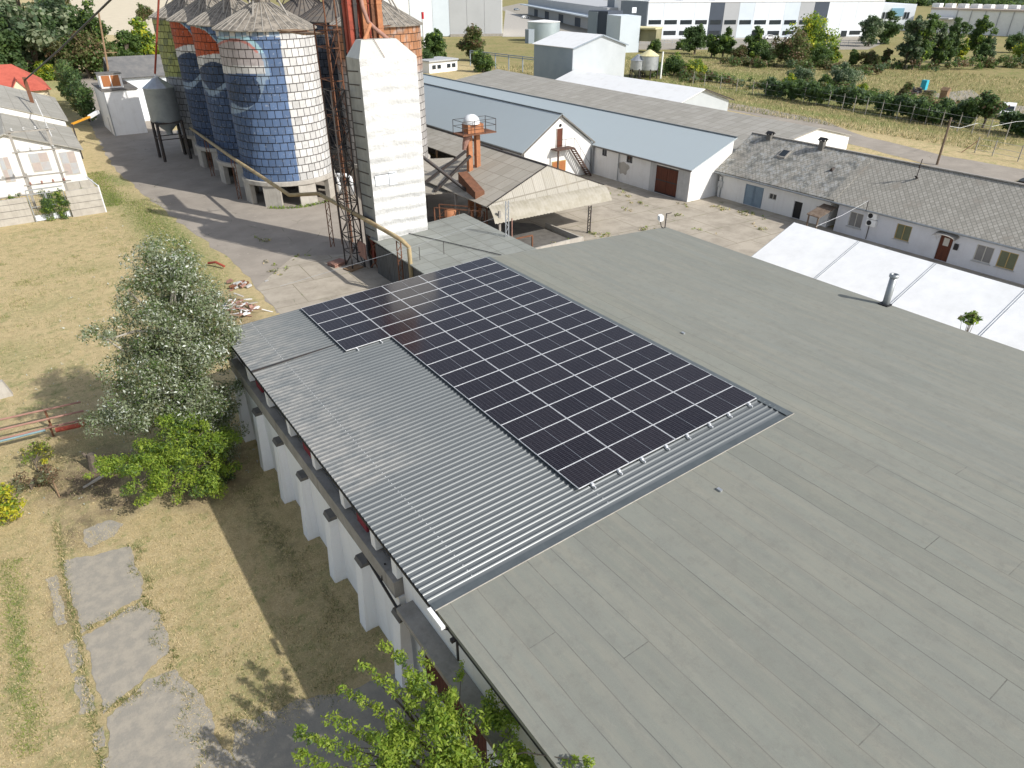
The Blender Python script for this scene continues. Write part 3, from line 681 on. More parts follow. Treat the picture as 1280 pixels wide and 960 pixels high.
q = MB(); q.box(a.x-.06, a.x, 58.42, 58.5, c.z, a.z+.06); q.box(a.x+.75, a.x+.81, 58.42, 58.5, c.z, a.z+.06); q.build('door_frame', 'window_frame', dd)
a2 = gy(152, 138); q = MB(); q.tube([(a2.x, 58.44, a2.z), (a2.x, 58.5, a2.z)], .16, 12); q.build('vent_hole', 'dark_void', wh)
l0, l1 = gy(107, 250), gy(190, 248)
st = MB(); zt = c.z-.02; st.box(l0.x, l1.x, 57.5, 58.49, zt-.14, zt); st.box(l0.x+.3, l0.x+.45, 57.6, 57.75, 0, zt-.14)
nst = 13; xe = l1.x+2.6
for i in range(nst): st.box(l1.x+(xe-l1.x)*i/nst, l1.x+(xe-l1.x)*(i+.95)/nst, 57.5, 58.3, zt*(1-(i+1)/nst)-.02, zt*(1-(i+1)/nst)+.03)
st.bar((l1.x, 57.5, zt-.1), (xe, 57.5, .02), .08, .16); st.bar((l1.x, 58.3, zt-.1), (xe, 58.3, .02), .08, .16)
sto = st.build('stair', mat('stair_rust', (.1, .06, .045), (.06, .04, .035), 3), wh)
q = MB()
for x in (l0.x+.05, (l0.x+l1.x)/2, l1.x-.05): q.bar((x, 57.52, zt), (x, 57.52, zt+.95), .03)
q.bar((l0.x, 57.52, zt+.95), (l1.x, 57.52, zt+.95), .03); q.bar((l1.x, 57.52, zt+.95), (xe, 57.52, 1.0), .03)
for k in (.33, .66, 1): q.bar((l1.x+(xe-l1.x)*k, 57.52, zt*(1-k)), (l1.x+(xe-l1.x)*k, 57.52, zt*(1-k)+.98), .025)
q.build('handrail', 'dark_metal', sto)
a, c = gy(112, 310), gy(175, 352); z0 = max(.35, c.z)
q = MB(); q.box(a.x, c.x, 58.44, 58.5, z0, a.z)
wv = q.build('window', 'ochre_frame', wh, label='orange framed window under the loft stair')
q = MB(); mx = (a.x+c.x)/2; q.box(a.x+.08, mx-.04, 58.425, 58.44, z0+.08, a.z-.08); q.box(mx+.04, c.x-.08, 58.425, 58.44, z0+.08, a.z-.08); q.build('pane', 'wood_orange', wv)
# lean-to along the wing
lt = thing('lean_to_shed', 'open lean-to with grey corrugated roof along blue roofed wing', 'shed', (40, 80, 0))
b = MB(); b.slab((38.2, 62.2, 2.55), (42.7, 62.2, 3.22), (42.7, 112, 3.22), (38.2, 112, 2.55), .08); b.build('roof', 'asbestos', lt)
b = MB(); b.box(42.6, 42.8, 62.4, 112, 0, 3.1); b.box(38.4, 42.6, 111.8, 112, 0, 2.5); b.build('back_wall', 'dark_concrete', lt)
for y in range(63, 112, 6):
    q = MB(); q.bar((38.5, y, 0), (38.5, y, 2.5), .16); q.build('post', 'timber', lt)

# ------------------------------------------------------------------ grey sheet building, low white building, tall box
gb = thing('long_shed', 'long low shed with weathered grey corrugated roof behind blue roof', 'building', (67, 70, 0))
b = MB(); GX = 70.5; GZ = 5.15
b.slab((59.2, 43.3, 3.6), (GX, 43.3, GZ), (GX, 104, GZ+.55), (59.2, 104, 4.2), .1); b.slab((GX, 43.3, GZ), (77.2, 43.3, 3.7), (77.2, 104, 4.2), (GX, 104, GZ+.55), .1); b.build('roof', 'asbestos_grey', gb)
b = MB(); b.prism([(59.4, 0), (77.0, 0), (77.0, 3.6), (GX, 5.02), (59.4, 3.5)], 'y', 43.5, 103.8); b.build('wall', 'clean_white', gb)
M['gable_grey'] = mat('gable_grey', (.44, .47, .49), (.39, .42, .44), .5, bump=.03)
lw = thing('white_shed', 'low shed with bright white roof and grey gable beside meadow', 'building', (84, 82, 0))
za = 5.0; rdg = A(882, 111, za); Yg = rdg.y; er = atY(914, 124, Yg); xr2 = er.x; xl2 = 2*rdg.x-xr2; ze2 = er.z
b = MB(); b.slab((xl2-2, Yg, ze2-.6), (rdg.x, Yg, za), (rdg.x, 101, za), (xl2-2, 101, ze2-.6), .1); b.slab((rdg.x, Yg, za), (xr2+.5, Yg, ze2-.1), (xr2+.5, 101, ze2-.1), (rdg.x, 101, za), .1); b.build('roof', 'white_roof', lw)
b = MB(); b.prism([(xl2-1.6, 0), (xr2, 0), (xr2, ze2-.15), (rdg.x, za-.13), (xl2-1.6, ze2-.6)], 'y', Yg+.4, 100.8); b.build('wall', 'gable_grey', lw)
b = MB(); b.slab((rdg.x, Yg-.08, za+.03), (xr2+.7, Yg-.08, ze2-.1), (xr2+.7, Yg+.02, ze2-.1), (rdg.x, Yg+.02, za+.03), .15); b.build('verge', 'dark_metal', lw)
tb = thing('tall_shed', 'tall grey panel clad box building with white pitched roof', 'building', (84, 105, 0))
YB = 101.2; c0 = atY(716.5, 60, YB); c1 = atY(782.5, 57.5, YB); ap = atY(752.5, 43, YB); fy2 = A(674, 54.2, c0.z).y
ZE3 = c0.z
b = MB(); b.prism([(c0.x, 0), (c1.x, 0), (c1.x, ZE3-.1), (ap.x, ap.z-.12), (c0.x, ZE3-.1)], 'y', YB, YB+.2); tw = b.build('gable_wall', 'gable_grey', tb)
b = MB(); b.box(c0.x, c0.x+.2, YB+.2, fy2, 0, ZE3-.1); b.box(c1.x-.2, c1.x, YB+.2, fy2, 0, ZE3-.1); b.box(c0.x+.2, c1.x-.2, fy2-.2, fy2, 0, ZE3-.1); b.build('side_wall', panelwall('blue_grey_cladding', (.25, .3, .34), (.22, .27, .31), 1.0), tb)
b = MB(); b.slab((c0.x-.3, YB-.3, ZE3), (ap.x, YB-.3, ap.z), (ap.x, fy2+.3, ap.z), (c0.x-.3, fy2+.3, ZE3), .1); b.slab((ap.x, YB-.3, ap.z), (c1.x+.3, YB-.3, ZE3), (c1.x+.3, fy2+.3, ZE3), (ap.x, fy2+.3, ap.z), .1); b.build('roof', 'white_roof', tb)
b = MB(); b.slab((c0.x-.3, YB-.36, ZE3+.02), (ap.x, YB-.36, ap.z+.02), (ap.x, YB-.31, ap.z+.02), (c0.x-.3, YB-.31, ZE3+.02), .2); b.slab((ap.x, YB-.36, ap.z+.02), (c1.x+.3, YB-.36, ZE3+.02), (c1.x+.3, YB-.31, ZE3+.02), (ap.x, YB-.31, ap.z+.02), .2); b.build('verge', 'grey_panel', tb)

# ------------------------------------------------------------------ the whitewashed house
hs = thing('long_house', 'long whitewashed house with weathered diamond tile roof and many windows', 'building', (60, 25, 0))
HX = 56.15; HZ = 2.62; HR = 60.6; HRZ = 5.55; HY0 = 4.0; HY1 = 44.0; YS = 31.0
hp = lambda x, y: (880+x/3.0975, 130+y/3.0975)
hq = lambda x, y: (1020+x/4.923, 230+y/4.923)
def HYZ(pt, X=HX): q = atX(*pt, X); return q.y, max(.0, q.z)
def opening(tl, br, X=HX):
    a, z1 = HYZ(tl, X); c, z0 = HYZ(br, X); return (min(a, c), max(a, c), z0, z1)
o_blue = opening(hp(163, 308), hp(216, 418)); o_blue = (*o_blue[:2], .03, o_blue[3])
o_w1 = opening(hp(254, 344), hp(278, 374)); o_d2 = opening(hp(356, 376), hp(368, 452)); o_d2 = (o_d2[0], o_d2[0]+.85, .03, o_d2[3])
o_w2 = opening(hp(436, 394), hp(458, 418))
X2 = HX-.25
wins = []
for (tl, br, fr, pn) in ((hq(208, 172), hq(275, 285), 'window_frame', 'grey_glass'), (hq(500, 246), hq(565, 368), 'ochre_frame', 'green_glass'), (hq(985, 385), hq(1065, 512), 'window_frame', 'grey_glass'), (hq(1132, 424), hq(1205, 552), 'ochre_frame', 'green_glass')):
    a = atX(*tl, X2); c = atX(*br, X2)
    wd = max(1.15, abs(a.y-c.y)+.0); zt = 1.98
    yc = (a.y+c.y)/2; wins.append(((yc-.6, yc+.6, .75, 1.98), fr, pn))
da = atX(*hq(768, 345), X2); db = atX(*hq(835, 355), X2); yd = (da.y+db.y)/2; o_dr = (yd-.48, yd+.48, .03, 2.02)
b = MB(); wall_grid(b, 'x', HX, HX+.3, YS+.9, HY1, 0, HZ, [o_blue, o_w1, o_d2, o_w2])
b.box(HX+.5, 65, YS+.9, HY1, 0, 2.5); b.prism([(HX+.3, 0), (65.2, 0), (65.2, 2.5), (HR, HRZ-.2), (HX+.3, 2.6)], 'y', HY1-.2, HY1+.02)
hw = b.build('wall', 'white_wall', hs)
b = MB(); wall_grid(b, 'x', X2, X2+.3, HY0, YS, 0, HZ-.1, [w[0] for w in wins]+[o_dr]); b.box(X2+.5, 65, HY0, YS, 0, 2.5); b.box(X2+.3, HX+.5, YS-.2, YS, 0, 2.45)
b.build('wall', 'pale_wall', hs, label='lavender grey wall of the lower house half')
b = MB(); b.slab((X2-.35, HY0, HZ-.12), (HR, HY0, HRZ), (HR, 31.4, HRZ), (X2-.35, 31.4, HZ-.12), .12); b.slab((X2-.28, 31.4, HZ-.03), (HR, 31.4, HRZ+.03), (HR, HY1+.3, HRZ+.03), (X2-.28, HY1+.3, HZ-.03), .12)
b.slab((HR, HY0, HRZ), (65.5, HY0, 2.4), (65.5, HY1+.3, 2.4), (HR, HY1+.3, HRZ), .12)
hr = b.build('roof', 'diamond', hs)
b = MB(); b.bar((HR, HY0, HRZ+.05), (HR, HY1+.3, HRZ+.05), .26, .08); b.build('ridge_cap', 'concrete', hr)
b = MB(); b.tube([(X2-.42, HY0, HZ-.2), (X2-.42, HY1+.2, HZ-.16)], .075, 8); b.tube([(X2-.4, HY1-.3, HZ-.2), (HX-.08, HY1-.4, HZ-.6), (HX-.08, HY1-.4, .1)], .055, 8); b.build('gutter', 'grey_metal', hs)
for h in (o_w1, o_w2): window(hs, 'x', HX, -1, *h, frame='window_frame', pane='glass', mull=1, sill=False)
for h, fr, pn in wins: window(hs, 'x', X2, -1, *h, frame=fr, pane=pn, mull=1)
q = MB(); m = (o_blue[0]+o_blue[1])/2; q.box(HX+.06, HX+.12, o_blue[0], m-.01, .04, o_blue[3]); q.box(HX+.06, HX+.12, m+.01, o_blue[1], .04, o_blue[3])
for y in (o_blue[0]+.08, m-.1, m+.08, o_blue[1]-.1): q.box(HX+.035, HX+.06, y, y+.03, .1, o_blue[3]-.08)
q.build('door', 'blue_door', hs, label='wide blue grey double door')
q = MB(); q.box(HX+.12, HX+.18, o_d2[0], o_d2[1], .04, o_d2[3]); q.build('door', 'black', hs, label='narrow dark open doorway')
q = MB(); q.box(X2+.1, X2+.16, *o_dr[:2], .04, o_dr[3]); d = q.build('door', 'brown_door', hs, label='brown front door under the curved awning')
q = MB(); q.box(X2+.07, X2+.1, yd-.2, yd+.2, 1.2, 1.8); q.build('door_glass', 'window_frame', d)
q = MB()
for i in range(8):
    a0, a1 = PI*i/8, PI*(i+1)/8
    y0, y1 = yd+.85*math.cos(a0), yd+.85*math.cos(a1); z0, z1 = 2.08+.24*math.sin(a0), 2.08+.24*math.sin(a1)
    q.slab((X2-.75, y0, z0-.12), (X2, y0, z0), (X2, y1, z1), (X2-.75, y1, z1-.12), .03)
aw = q.build('awning', 'concrete', hs)
q = MB(); q.bar((X2-.6, yd-.7, 2.05), (X2, yd-.7, 1.6), .03); q.bar((X2-.6, yd+.7, 2.05), (X2, yd+.7, 1.6), .03); q.build('awning_bracket', 'white_metal', aw)
mb_ = atX(*hq(848, 432), X2); q = MB(); q.box(X2-.12, X2, mb_.y-.15, mb_.y+.15, 1.15, 1.6); q.build('letter_box', 'black', hs)
for (u, v) in ((350, 195), (340, 238)):
    a = atX(*hq(u, v), X2-.15); q = MB(); q.box(X2-.32, X2-.03, a.y-.42, a.y+.36, a.z-.26, a.z+.26); ac = q.build('air_conditioner', 'clean_white', hs)
    q = MB(); q.tube([(X2-.34, a.y+.1, a.z), (X2-.32, a.y+.1, a.z)], .2, 16); q.build('fan_grille', 'black', ac)
a = atX(*hq(305, 345), X2); t_ = atX(*hq(330, 85), X2-.45)
q = MB(); q.tube([(X2-.06, a.y, .1), (X2-.06, a.y, 2.2), (X2-.48, t_.y, 2.45), (X2-.48, t_.y, 3.3)], .03, 6); q.build('cable_pipe', 'dark_metal', hs)
q = MB(); bx = atX(*hp(65, 315), HX); q.box(HX-.18, HX, bx.y-.25, bx.y+.25, 1.0, 1.6); q.build('meter_box', 'grey_render', hs)
def onroof(px, py):   # point on the visible house slope
    d = ray(px, py); s = (HRZ-(HZ-.12))/(HR-(X2-.35)); t = (HRZ-s*HR-CAMZ)/(d[2]-s*d[0]); return Vector(_C+d*t)
for (u, v, nm) in ((277, 112, 0), (478, 150, 1)):
    a = onroof(*hp(u, v)); a.x = HR-.3; zz = HRZ
    q = MB(); q.box(a.x-.22, a.x+.22, a.y-.22, a.y+.22, zz-.4, zz+.2+.3*nm); ch = q.build('chimney', 'dark_concrete', hr)
    q = MB(); h_ = zz+.2+.3*nm; q.slab((a.x-.34, a.y-.34, h_+.14), (a.x, a.y-.34, h_+.34), (a.x, a.y+.34, h_+.34), (a.x-.34, a.y+.34, h_+.14), .05); q.slab((a.x, a.y-.34, h_+.34), (a.x+.34, a.y-.34, h_+.14), (a.x+.34, a.y+.34, h_+.14), (a.x, a.y+.34, h_+.34), .05)
    for sx in (-.2, .2):
        for sy in (-.2, .2): q.box(a.x+sx-.05, a.x+sx+.05, a.y+sy-.05, a.y+sy+.05, h_, h_+.2)
    q.build('chimney_cap', 'black', ch)
a = onroof(*hp(310, 197)); q = MB(); q.hexa([(a.x-.5, a.y-.45, a.z-.25), (a.x+.4, a.y-.45, a.z+.15), (a.x+.4, a.y+.45, a.z+.15), (a.x-.5, a.y+.45, a.z-.25), (a.x-.5, a.y-.45, a.z-.1), (a.x+.4, a.y-.45, a.z+.42), (a.x+.4, a.y+.45, a.z+.42), (a.x-.5, a.y+.45, a.z-.1)]); sk = q.build('skylight', 'concrete', hr)
q = MB(); q.slab((a.x-.4, a.y-.34, a.z-.03), (a.x+.3, a.y-.34, a.z+.385), (a.x+.3, a.y+.34, a.z+.385), (a.x-.4, a.y+.34, a.z-.03), .01); q.build('skylight_glass', 'glass', sk)
a = onroof(*hp(500, 253)); q = MB(); q.hexa([(a.x-.3, a.y-.2, a.z-.2), (a.x+.2, a.y-.2, a.z), (a.x+.2, a.y+.2, a.z), (a.x-.3, a.y+.2, a.z-.2), (a.x-.3, a.y-.05, a.z+.14), (a.x+.2, a.y-.05, a.z+.16), (a.x+.2, a.y+.05, a.z+.16), (a.x-.3, a.y+.05, a.z+.14)]); q.build('roof_vent', 'dark_metal', hr)
a = onroof(*hp(820, 292)); q = MB(); q.bar(a-Vector((0, 0, .1)), a+Vector((.1, 0, 1.6)), .05); q.box(a.x-.02, a.x+.12, a.y-.06, a.y+.06, a.z+.9, a.z+1.15); q.bar(a+Vector((-.2, 0, .3)), a+Vector((.3, 0, -.02)), .2, .04); q.build('roof_mast', 'dark_metal', hr)
# small porch roof squeezed between house halves
q = MB(); q.slab((53.6, 31.2, 1.5), (X2-.02, 31.2, 2.0), (X2-.02, 32.4, 2.05), (53.6, 32.4, 1.55), .08)
q.box(53.7, 53.8, 31.3, 31.4, 0, 1.5); q.box(53.7, 53.8, 32.2, 32.3, 0, 1.52); tag(q.build('porch', 'soil_pile', origin=(54.5, 31.8, 0)), 'small brown lean-to porch roof between tent end and house wall', 'porch')
a = Vector((X2-.48, t_.y, 3.28)); e = A(1020, 283, 2.9)
q = MB(); q.tube([a, a.lerp(e, .5)-Vector((0, 0, .15)), e], .011, 6); tag(q.build('overhead_wire', 'white_metal', origin=a), 'pale overhead wire from house gutter towards the tent', 'wire')

# ------------------------------------------------------------------ hipped open canopy
cn = thing('hipped_canopy', 'open shed with pale corrugated hip roof and curved front skirt on posts', 'shed', (35, 48, 0))
RX, RZ, EZ = 36.0, 5.35, 3.25
XW, XEe, YFc, YB2 = 29.25, 41.3, 44.0, 56.0
b = MB()
b.slab((XW, 44.8, EZ), (RX, 45.8, RZ), (RX, YB2, RZ), (XW, YB2, EZ), .07)
b.slab((RX, 45.8, RZ), (XEe, 44.5, EZ), (XEe, YB2, EZ), (RX, YB2, RZ), .07)
b.build('roof', 'asbestos_pale', cn)
q = MB(); rows = []
p0 = [Vector((XW, 44.8, EZ)), Vector((RX, 45.8, RZ)), Vector((XEe, 44.5, EZ))]
q.mesh([p0[0], p0[2], p0[1], Vector((XW, 44.8, EZ-.07)), Vector((XEe, 44.5, EZ-.07)), Vector((RX, 45.8, RZ-.07))], [(0, 1, 2), (5, 4, 3), (0, 3, 4, 1), (1, 4, 5, 2), (2, 5, 3, 0)])
q.build('hip_end', sheetroof('asbestos_hip', (.42, .395, .345), (.35, .325, .28), .18, 'x', .4, (.33, .3, .24), row=2.4), cn)
q = MB(); nx = 96; sk = []
for i in range(nx+1):
    t = i/nx; x = XW+.1+(XEe-XW-.1)*t; y = 44.8-.3*t
    rip = .035*math.sin(i*PI*.75)
    sk.append([(x, y-.02+.0, EZ+.02+rip), (x-.15, y-.6, EZ-.12+rip), (x-.28, y-1.15, EZ-.5+rip), (x-.35, y-1.5, EZ-.95+rip)])
vs = [p for c in sk for p in c]; fs = [(4*i+j, 4*i+j+1, 4*i+5+j, 4*i+4+j) for i in range(nx) for j in range(3)]
q.mesh(vs, fs); q.build('curved_skirt', mat('skirt_sheet', (.38, .35, .29), (.27, .245, .18), 1.5), cn, True)
q = MB(); q.bar((RX, 45.75, RZ+.04), (RX, YB2, RZ+.04), .2, .06); q.bar((XW, 44.8, EZ+.03), (RX, 45.8, RZ+.05), .1, .05); q.bar((RX, 45.8, RZ+.05), (XEe, 44.5, EZ+.03), .14, .06); q.build('hip_cap', 'dark_metal', cn)
def lattice(mb, a, b, w, n, t=.05):
    a, b = Vector(a), Vector(b); 
    for s in (-1, 1): mb.bar(a+Vector((s*w/2, 0, 0)), b+Vector((s*w/2, 0, 0)), t)
    for i in range(n):
        p, r = a.lerp(b, i/n), a.lerp(b, (i+1)/n); s = 1 if i % 2 else -1
        mb.bar(p+Vector((s*w/2, 0, 0)), r-Vector((s*w/2, 0, 0)), t*.6)
for (x, y) in ((38.2, 42.7), (41.0, 50), (41.0, 55.5)):
    q = MB(); lattice(q, (x, y, 0), (x, y, 2.95 if y > 45 else 2.35), .28, 9, .07); q.build('post', 'dark_metal', cn)
for (x, y) in ((29.6, 43.6), (29.5, 50), (29.5, 55.5)):
    q = MB(); q.box(x-.09, x+.09, y-.09, y+.09, 0, 3.15); q.build('post', 'concrete', cn)
q = MB(); q.bar((29.4, 44.9, 3.02), (40.9, 44.6, 3.02), .1, .16); q.build('beam', 'dark_metal', cn)
q = MB(); lattice(q, (27.35, 39.3, 0), (27.35, 39.3, 5.3), .25, 14, .06); q.build('lattice_pole', 'galv', origin=(27.35, 39.3, 0)); tag(bpy.data.objects['lattice_pole'], 'slim grey lattice pole standing just behind the end of solar panels', 'pole')
q = MB(); q.tube([(29.6, 41.9, 0), (29.6, 41.9, 3.0)], .05, 8); tag(q.build('support_pole', 'faded_red', origin=(29.6, 41.9, 0)), 'thin rusty pole under the corner of curved canopy skirt', 'pole')
q = MB(); a_, e_ = Vector((27.3, 39.3, 4.4)), Vector((9.0, 33.0, 5.4)); q.tube([a_, a_.lerp(e_, .5)-Vector((0, 0, .2)), e_], .007, 6); tag(q.build('overhead_wire', 'galv', origin=a_), 'thin pale wire from lattice pole across the yard behind solar panels', 'wire')
# pit edge, rails and bits in the loading hole
q = MB(); q.box(27.8, 36.2, 41.0, 41.15, 0, .55); q.box(36.05, 36.2, 41.15, 46, 0, .45); tag(q.build('pit_kerb', 'pale_concrete', origin=(32, 41, 0)), 'low concrete kerb round the dark unloading pit under canopy', 'kerb')
sheet('pit_floor', [(28.2, 41.3), (35.9, 41.3), (35.9, 47.5), (28.2, 56)], .024, 'dark_concrete')
q = MB(); q.bar((27.9, 41.6, 1.5), (31.2, 41.4, 1.5), .1); q.bar((31.2, 41.4, 0), (31.2, 41.4, 1.5), .1); q.bar((28.4, 41.6, 0), (28.4, 41.6, 1.5), .08); tag(q.build('pit_rail', 'rust', origin=(29.5, 41.5, 0)), 'rusty guard rail beside the unloading pit', 'rail')
q = MB(); z = 1.5; q.box(27.9, 29.5, 42.3, 43.8, z, z+.08); q.lathe(28.7, 43.1, [(.34, z+.085), (.34, z+.13), (.26, z+.13), (.26, z+.085)], 16)
for x, y in ((28.0, 42.4), (29.4, 42.4), (28.0, 43.7), (29.4, 43.7)): q.box(x-.05, x+.05, y-.05, y+.05, 0, z)
tag(q.build('hatch_platform', 'timber', origin=(28.4, 43, 0)), 'small timber platform with round hatch beside shed roof', 'platform')

# ------------------------------------------------------------------ hopper elevator with orange legs and dome
el = thing('grain_elevator', 'orange elevator with white dome and railed platform above canopy', 'elevator', (32.6, 52.5, 0))
ex, ey = 32.75, 52.2
ht = 7.35
for dx in (-.38, .42):
    q = MB(); q.box(ex+dx-.2, ex+dx+.2, ey-.2, ey+.2, 0, ht); q.box(ex+dx-.23, ex+dx+.23, ey-.23, ey+.23, 5.4, 5.5); q.build('leg', 'rust_orange', el)
q = MB(); q.box(ex-.75, ex+.8, ey-.5, ey+.5, ht+.05, ht+.75); q.build('head_casing', 'rust_orange', el)
q = MB(); q.lathe(ex-.1, ey, [(.72, ht+.76), (.72, ht+.95), (.6, ht+1.25), (.35, ht+1.45), (.02, ht+1.52)], 20); q.build('dome', 'white_metal', el, True)
q = MB(); q.box(ex-1.5, ex+1.9, ey-.85, ey+.85, ht-.05, ht+.04); pf = q.build('platform', 'rust', el)
q = MB()
for x in (ex-1.45, ex-.3, ex+.8, ex+1.85):
    for y in (ey-.82, ey+.82): q.bar((x, y, ht+.04), (x, y, ht+1.1), .04)
for y in (ey-.82, ey+.82):
    for z in (ht+.6, ht+1.1): q.bar((ex-1.45, y, z), (ex+1.85, y, z), .035)
for x in (ex-1.45, ex+1.85):
    for z in (ht+.6, ht+1.1): q.bar((x, ey-.82, z), (x, ey+.82, z), .035)
q.build('railing', 'dark_metal', pf)
q = MB(); q.tube([(ex-.5, ey-.1, ht), (ex-.85, ey-.1, ht-.8), (ex-1.0, ey-.1, ht-1.3)], [.35, .25, .15], 10); q.build('spout', 'faded_red', el)
for k, (a, e, lb) in enumerate((((ex-.9, ey-.3, 6.0), (27.9, 53.2, 3.3), 'upper dark chute'), ((ex-.6, ey-.5, 5.6), (28.6, 52.0, 3.0), 'lower dark chute'))):
    q = MB(); q.bar(a, e, .24, .2); tag(q.build('grain_chute', 'dark_metal', origin=e), f'{lb} slanting down from orange elevator behind white tower', 'chute', 'chutes of the elevator')
q = MB(); q.tube([(27.2, 51.5, 6.3), (30.6, 48.5, 2.9)], .14, 10); tag(q.build('slanted_pipe', 'dark_metal', origin=(29, 50, 0)), 'dark pipe slanting right from white tower crossing the chutes', 'pipe')
q = MB(); q.hexa([(29.5, 46.9, 3.1), (30.4, 46.9, 3.1), (31.2, 50.8, 3.8), (30.3, 50.8, 3.8), (29.5, 46.9, 3.9), (30.4, 46.9, 3.9), (31.2, 50.8, 4.6), (30.3, 50.8, 4.6)]); tag(q.build('intake_box', 'rust', origin=(30, 48, 0)), 'weathered brown boxy duct lying on canopy roof edge', 'duct')
# side roof and lattice bridge left of canopy
sr = thing('side_shed', 'low flat sheet roof behind white tower beside open lean-to', 'shed', (30, 57, 0))
b = MB(); b.slab((26.5, 52.5, 2.85), (31.6, 50.5, 3.05), (36.5, 62, 3.05), (29.5, 66, 2.85), .1); b.build('roof', 'asbestos_pale', sr)
for x, y in ((27.2, 53), (30.5, 57.2), (30.2, 64.5), (35.2, 61.5)):
    q = MB(); q.bar((x, y, 0), (x, y, 2.7), .14); q.build('post', 'dark_metal', sr)
q = MB()
for z in (1.7, 2.75):
    q.bar((26.6, 48.6, z), (29.3, 45.3, z), .07); q.bar((27.4, 49.2, z), (30, 46, z), .07)
for i in range(5):
    a = Vector((26.6, 48.6, 1.7)).lerp(Vector((29.3, 45.3, 1.7)), i/4); q.bar(a, a+Vector((0, 0, 1.05)), .05)
    if i < 4: c = Vector((26.6, 48.6, 1.7)).lerp(Vector((29.3, 45.3, 1.7)), (i+1)/4); q.bar(a, c+Vector((0, 0, 1.05)), .04)
for p in ((26.6, 48.6), (27.4, 49.2), (29.3, 45.3), (30, 46)): q.bar((*p, 0), (*p, 2.75), .09)
tag(q.build('lattice_bridge', 'rust', origin=(28, 47, 0)), 'rusty lattice frame between white tower and canopy', 'frame')
for i, (x, y, z, lb) in enumerate(((28.2, 48.8, .75, ''),)):
    dr_ = thing('rusty_hopper', 'rusty round hopper in the frame right of white tower', 'hopper', (x, y, 0))
    q = MB(); q.lathe(x, y, [(.02, z+.02), (.2, z), (.42, z+.45), (.5, z+.5), (.5, z+.95), (.54, z+.97), (.54, z+1.02), (.5, z+1.04), (.5, z+1.5), (.02, z+1.52)], 18); q.build('drum', 'rust_orange', dr_, True)
    q = MB()
    for s, t in ((-.45, 0), (.45, 0), (0, .45)): q.bar((x+s, y+t, 0), (x+s, y+t, z+.5), .07)
    q.build('stand', 'dark_metal', dr_)
for i, (x, y) in enumerate(((28.6, 45.6), (28.9, 45.0), (29.05, 46.2), (28.35, 46.1))):
    q = MB(); lattice(q, (x, y, 0), (x, y, 3.0), .14, 8, .05); tag(q.build('steel_post', 'dark_metal', origin=(x, y, 0)), ['nearest left', 'nearest right', 'rear right', 'rear left'][i]+' post in dark steel post cluster under canopy corner', 'post', 'steel posts under the canopy corner')

# ------------------------------------------------------------------ white drying tower, its shed
dt = thing('drying_tower', 'tall white clad drying tower with chamfered top standing before silos', 'tower', (21.4, 45.1, 0))
tx0, tx1, ty_, ty2 = 19.4, 23.45, 44.05, 46.05
TB, TT = 2.62, 14.4
b = MB(); nz = 60
vs = []
for i in range(nz+1):
    z = TB+(TT-TB)*i/nz
    for j in range(17):
        t = j/16; bul = .12*abs(math.sin(PI*z/.9+.25*math.sin(3*t+z)))*(math.sin(PI*t)**.35)+.018*math.sin(9*t+z*2.2)*math.sin(PI*t)+.05*math.exp(-((z-TB-.35)/.25)**2)
        vs.append((tx0+(tx1-tx0)*t, ty_-.02-bul, z+(.05*math.sin(7*t) if i == 0 else 0)))
b.mesh(vs, [(17*i+j, 17*i+j+1, 17*(i+1)+j+1, 17*(i+1)+j) for i in range(nz) for j in range(16)])
b.build('front_cladding', 'tarp', dt, True)
b = MB(); b.box(tx0, tx1, ty_, ty2, TB, TT); b.build('body', 'grey_metal', dt)
b = MB()
for i in range(14): z = 3.2+i*.8; b.slab((tx0-.03, ty_+.35, z+.1), (tx0, ty_+.35, z+.1), (tx0, ty2-.05, z), (tx0-.03, ty2-.05, z), .07)
b.build('side_ribs', 'dark_metal', dt)
b = MB(); h = 1.0
b.hexa([(tx0, ty_-.02, TT), (tx1, ty_-.02, TT), (tx1, ty2, TT), (tx0, ty2, TT), (tx0+.65, ty_+.85, TT+h), (tx1-.95, ty_+.85, TT+h), (tx1-.95, ty2-.35, TT+h), (tx0+.65, ty2-.35, TT+h)])
b.build('hopper_top', mat('pale_sheet', (.52, .52, .48), (.42, .42, .39), 1.5, rough=.5, metal=.2), dt)
a, c = atY(469, 220, ty_-.15), atY(487, 230, ty_-.15); q = MB(); q.box(a.x, c.x, ty_-.13, ty_-.09, c.z, a.z); q.box(c.x+.02, c.x+.6, ty_-.12, ty_-.08, c.z-.1, a.z+.1); tf_ = q.build('torn_flap', 'light_panel', dt)
q = MB(); q.box(a.x-.03, c.x+.5, ty_-.145, ty_-.135, a.z, a.z+.03); q.box(c.x, c.x+.03, ty_-.145, ty_-.135, c.z, a.z); q.build('tear_edge', 'dark_metal', tf_)
for x in (tx0+.1, tx1-.1):
    for y in (ty_+.15, ty2-.1): q = MB(); q.bar((x, y, 0), (x, y, TB), .18); q.build('leg', 'dark_metal', dt)
for z in (.1, 1.3): q = MB(); q.bar((tx0+.05, ty_+.2, z), (tx0+.05, ty2-.2, z+1.2), .07); q.bar((tx0+.05, ty2-.2, z), (tx0+.05, ty_+.2, z+1.2), .07); q.build('leg_brace', 'rust', dt)
sd = thing('tower_shed', 'shed with flat grey green ribbed roof at foot of white tower', 'shed', (23, 43, 0))
SZ = 2.65
b = MB(); b.slab((19.2, 32.5, SZ-.25), (27.6, 32.5, SZ-.05), (27.6, 45.6, SZ+.2), (19.2, 45.0, SZ), .08); b.build('roof', 'greygreen_sheet', sd)
b = MB(); b.bar((21.5, 44.9, SZ+.1), (24.9, 36.5, SZ+.03), .06, .03); b.build('roof_seam', 'black', sd)
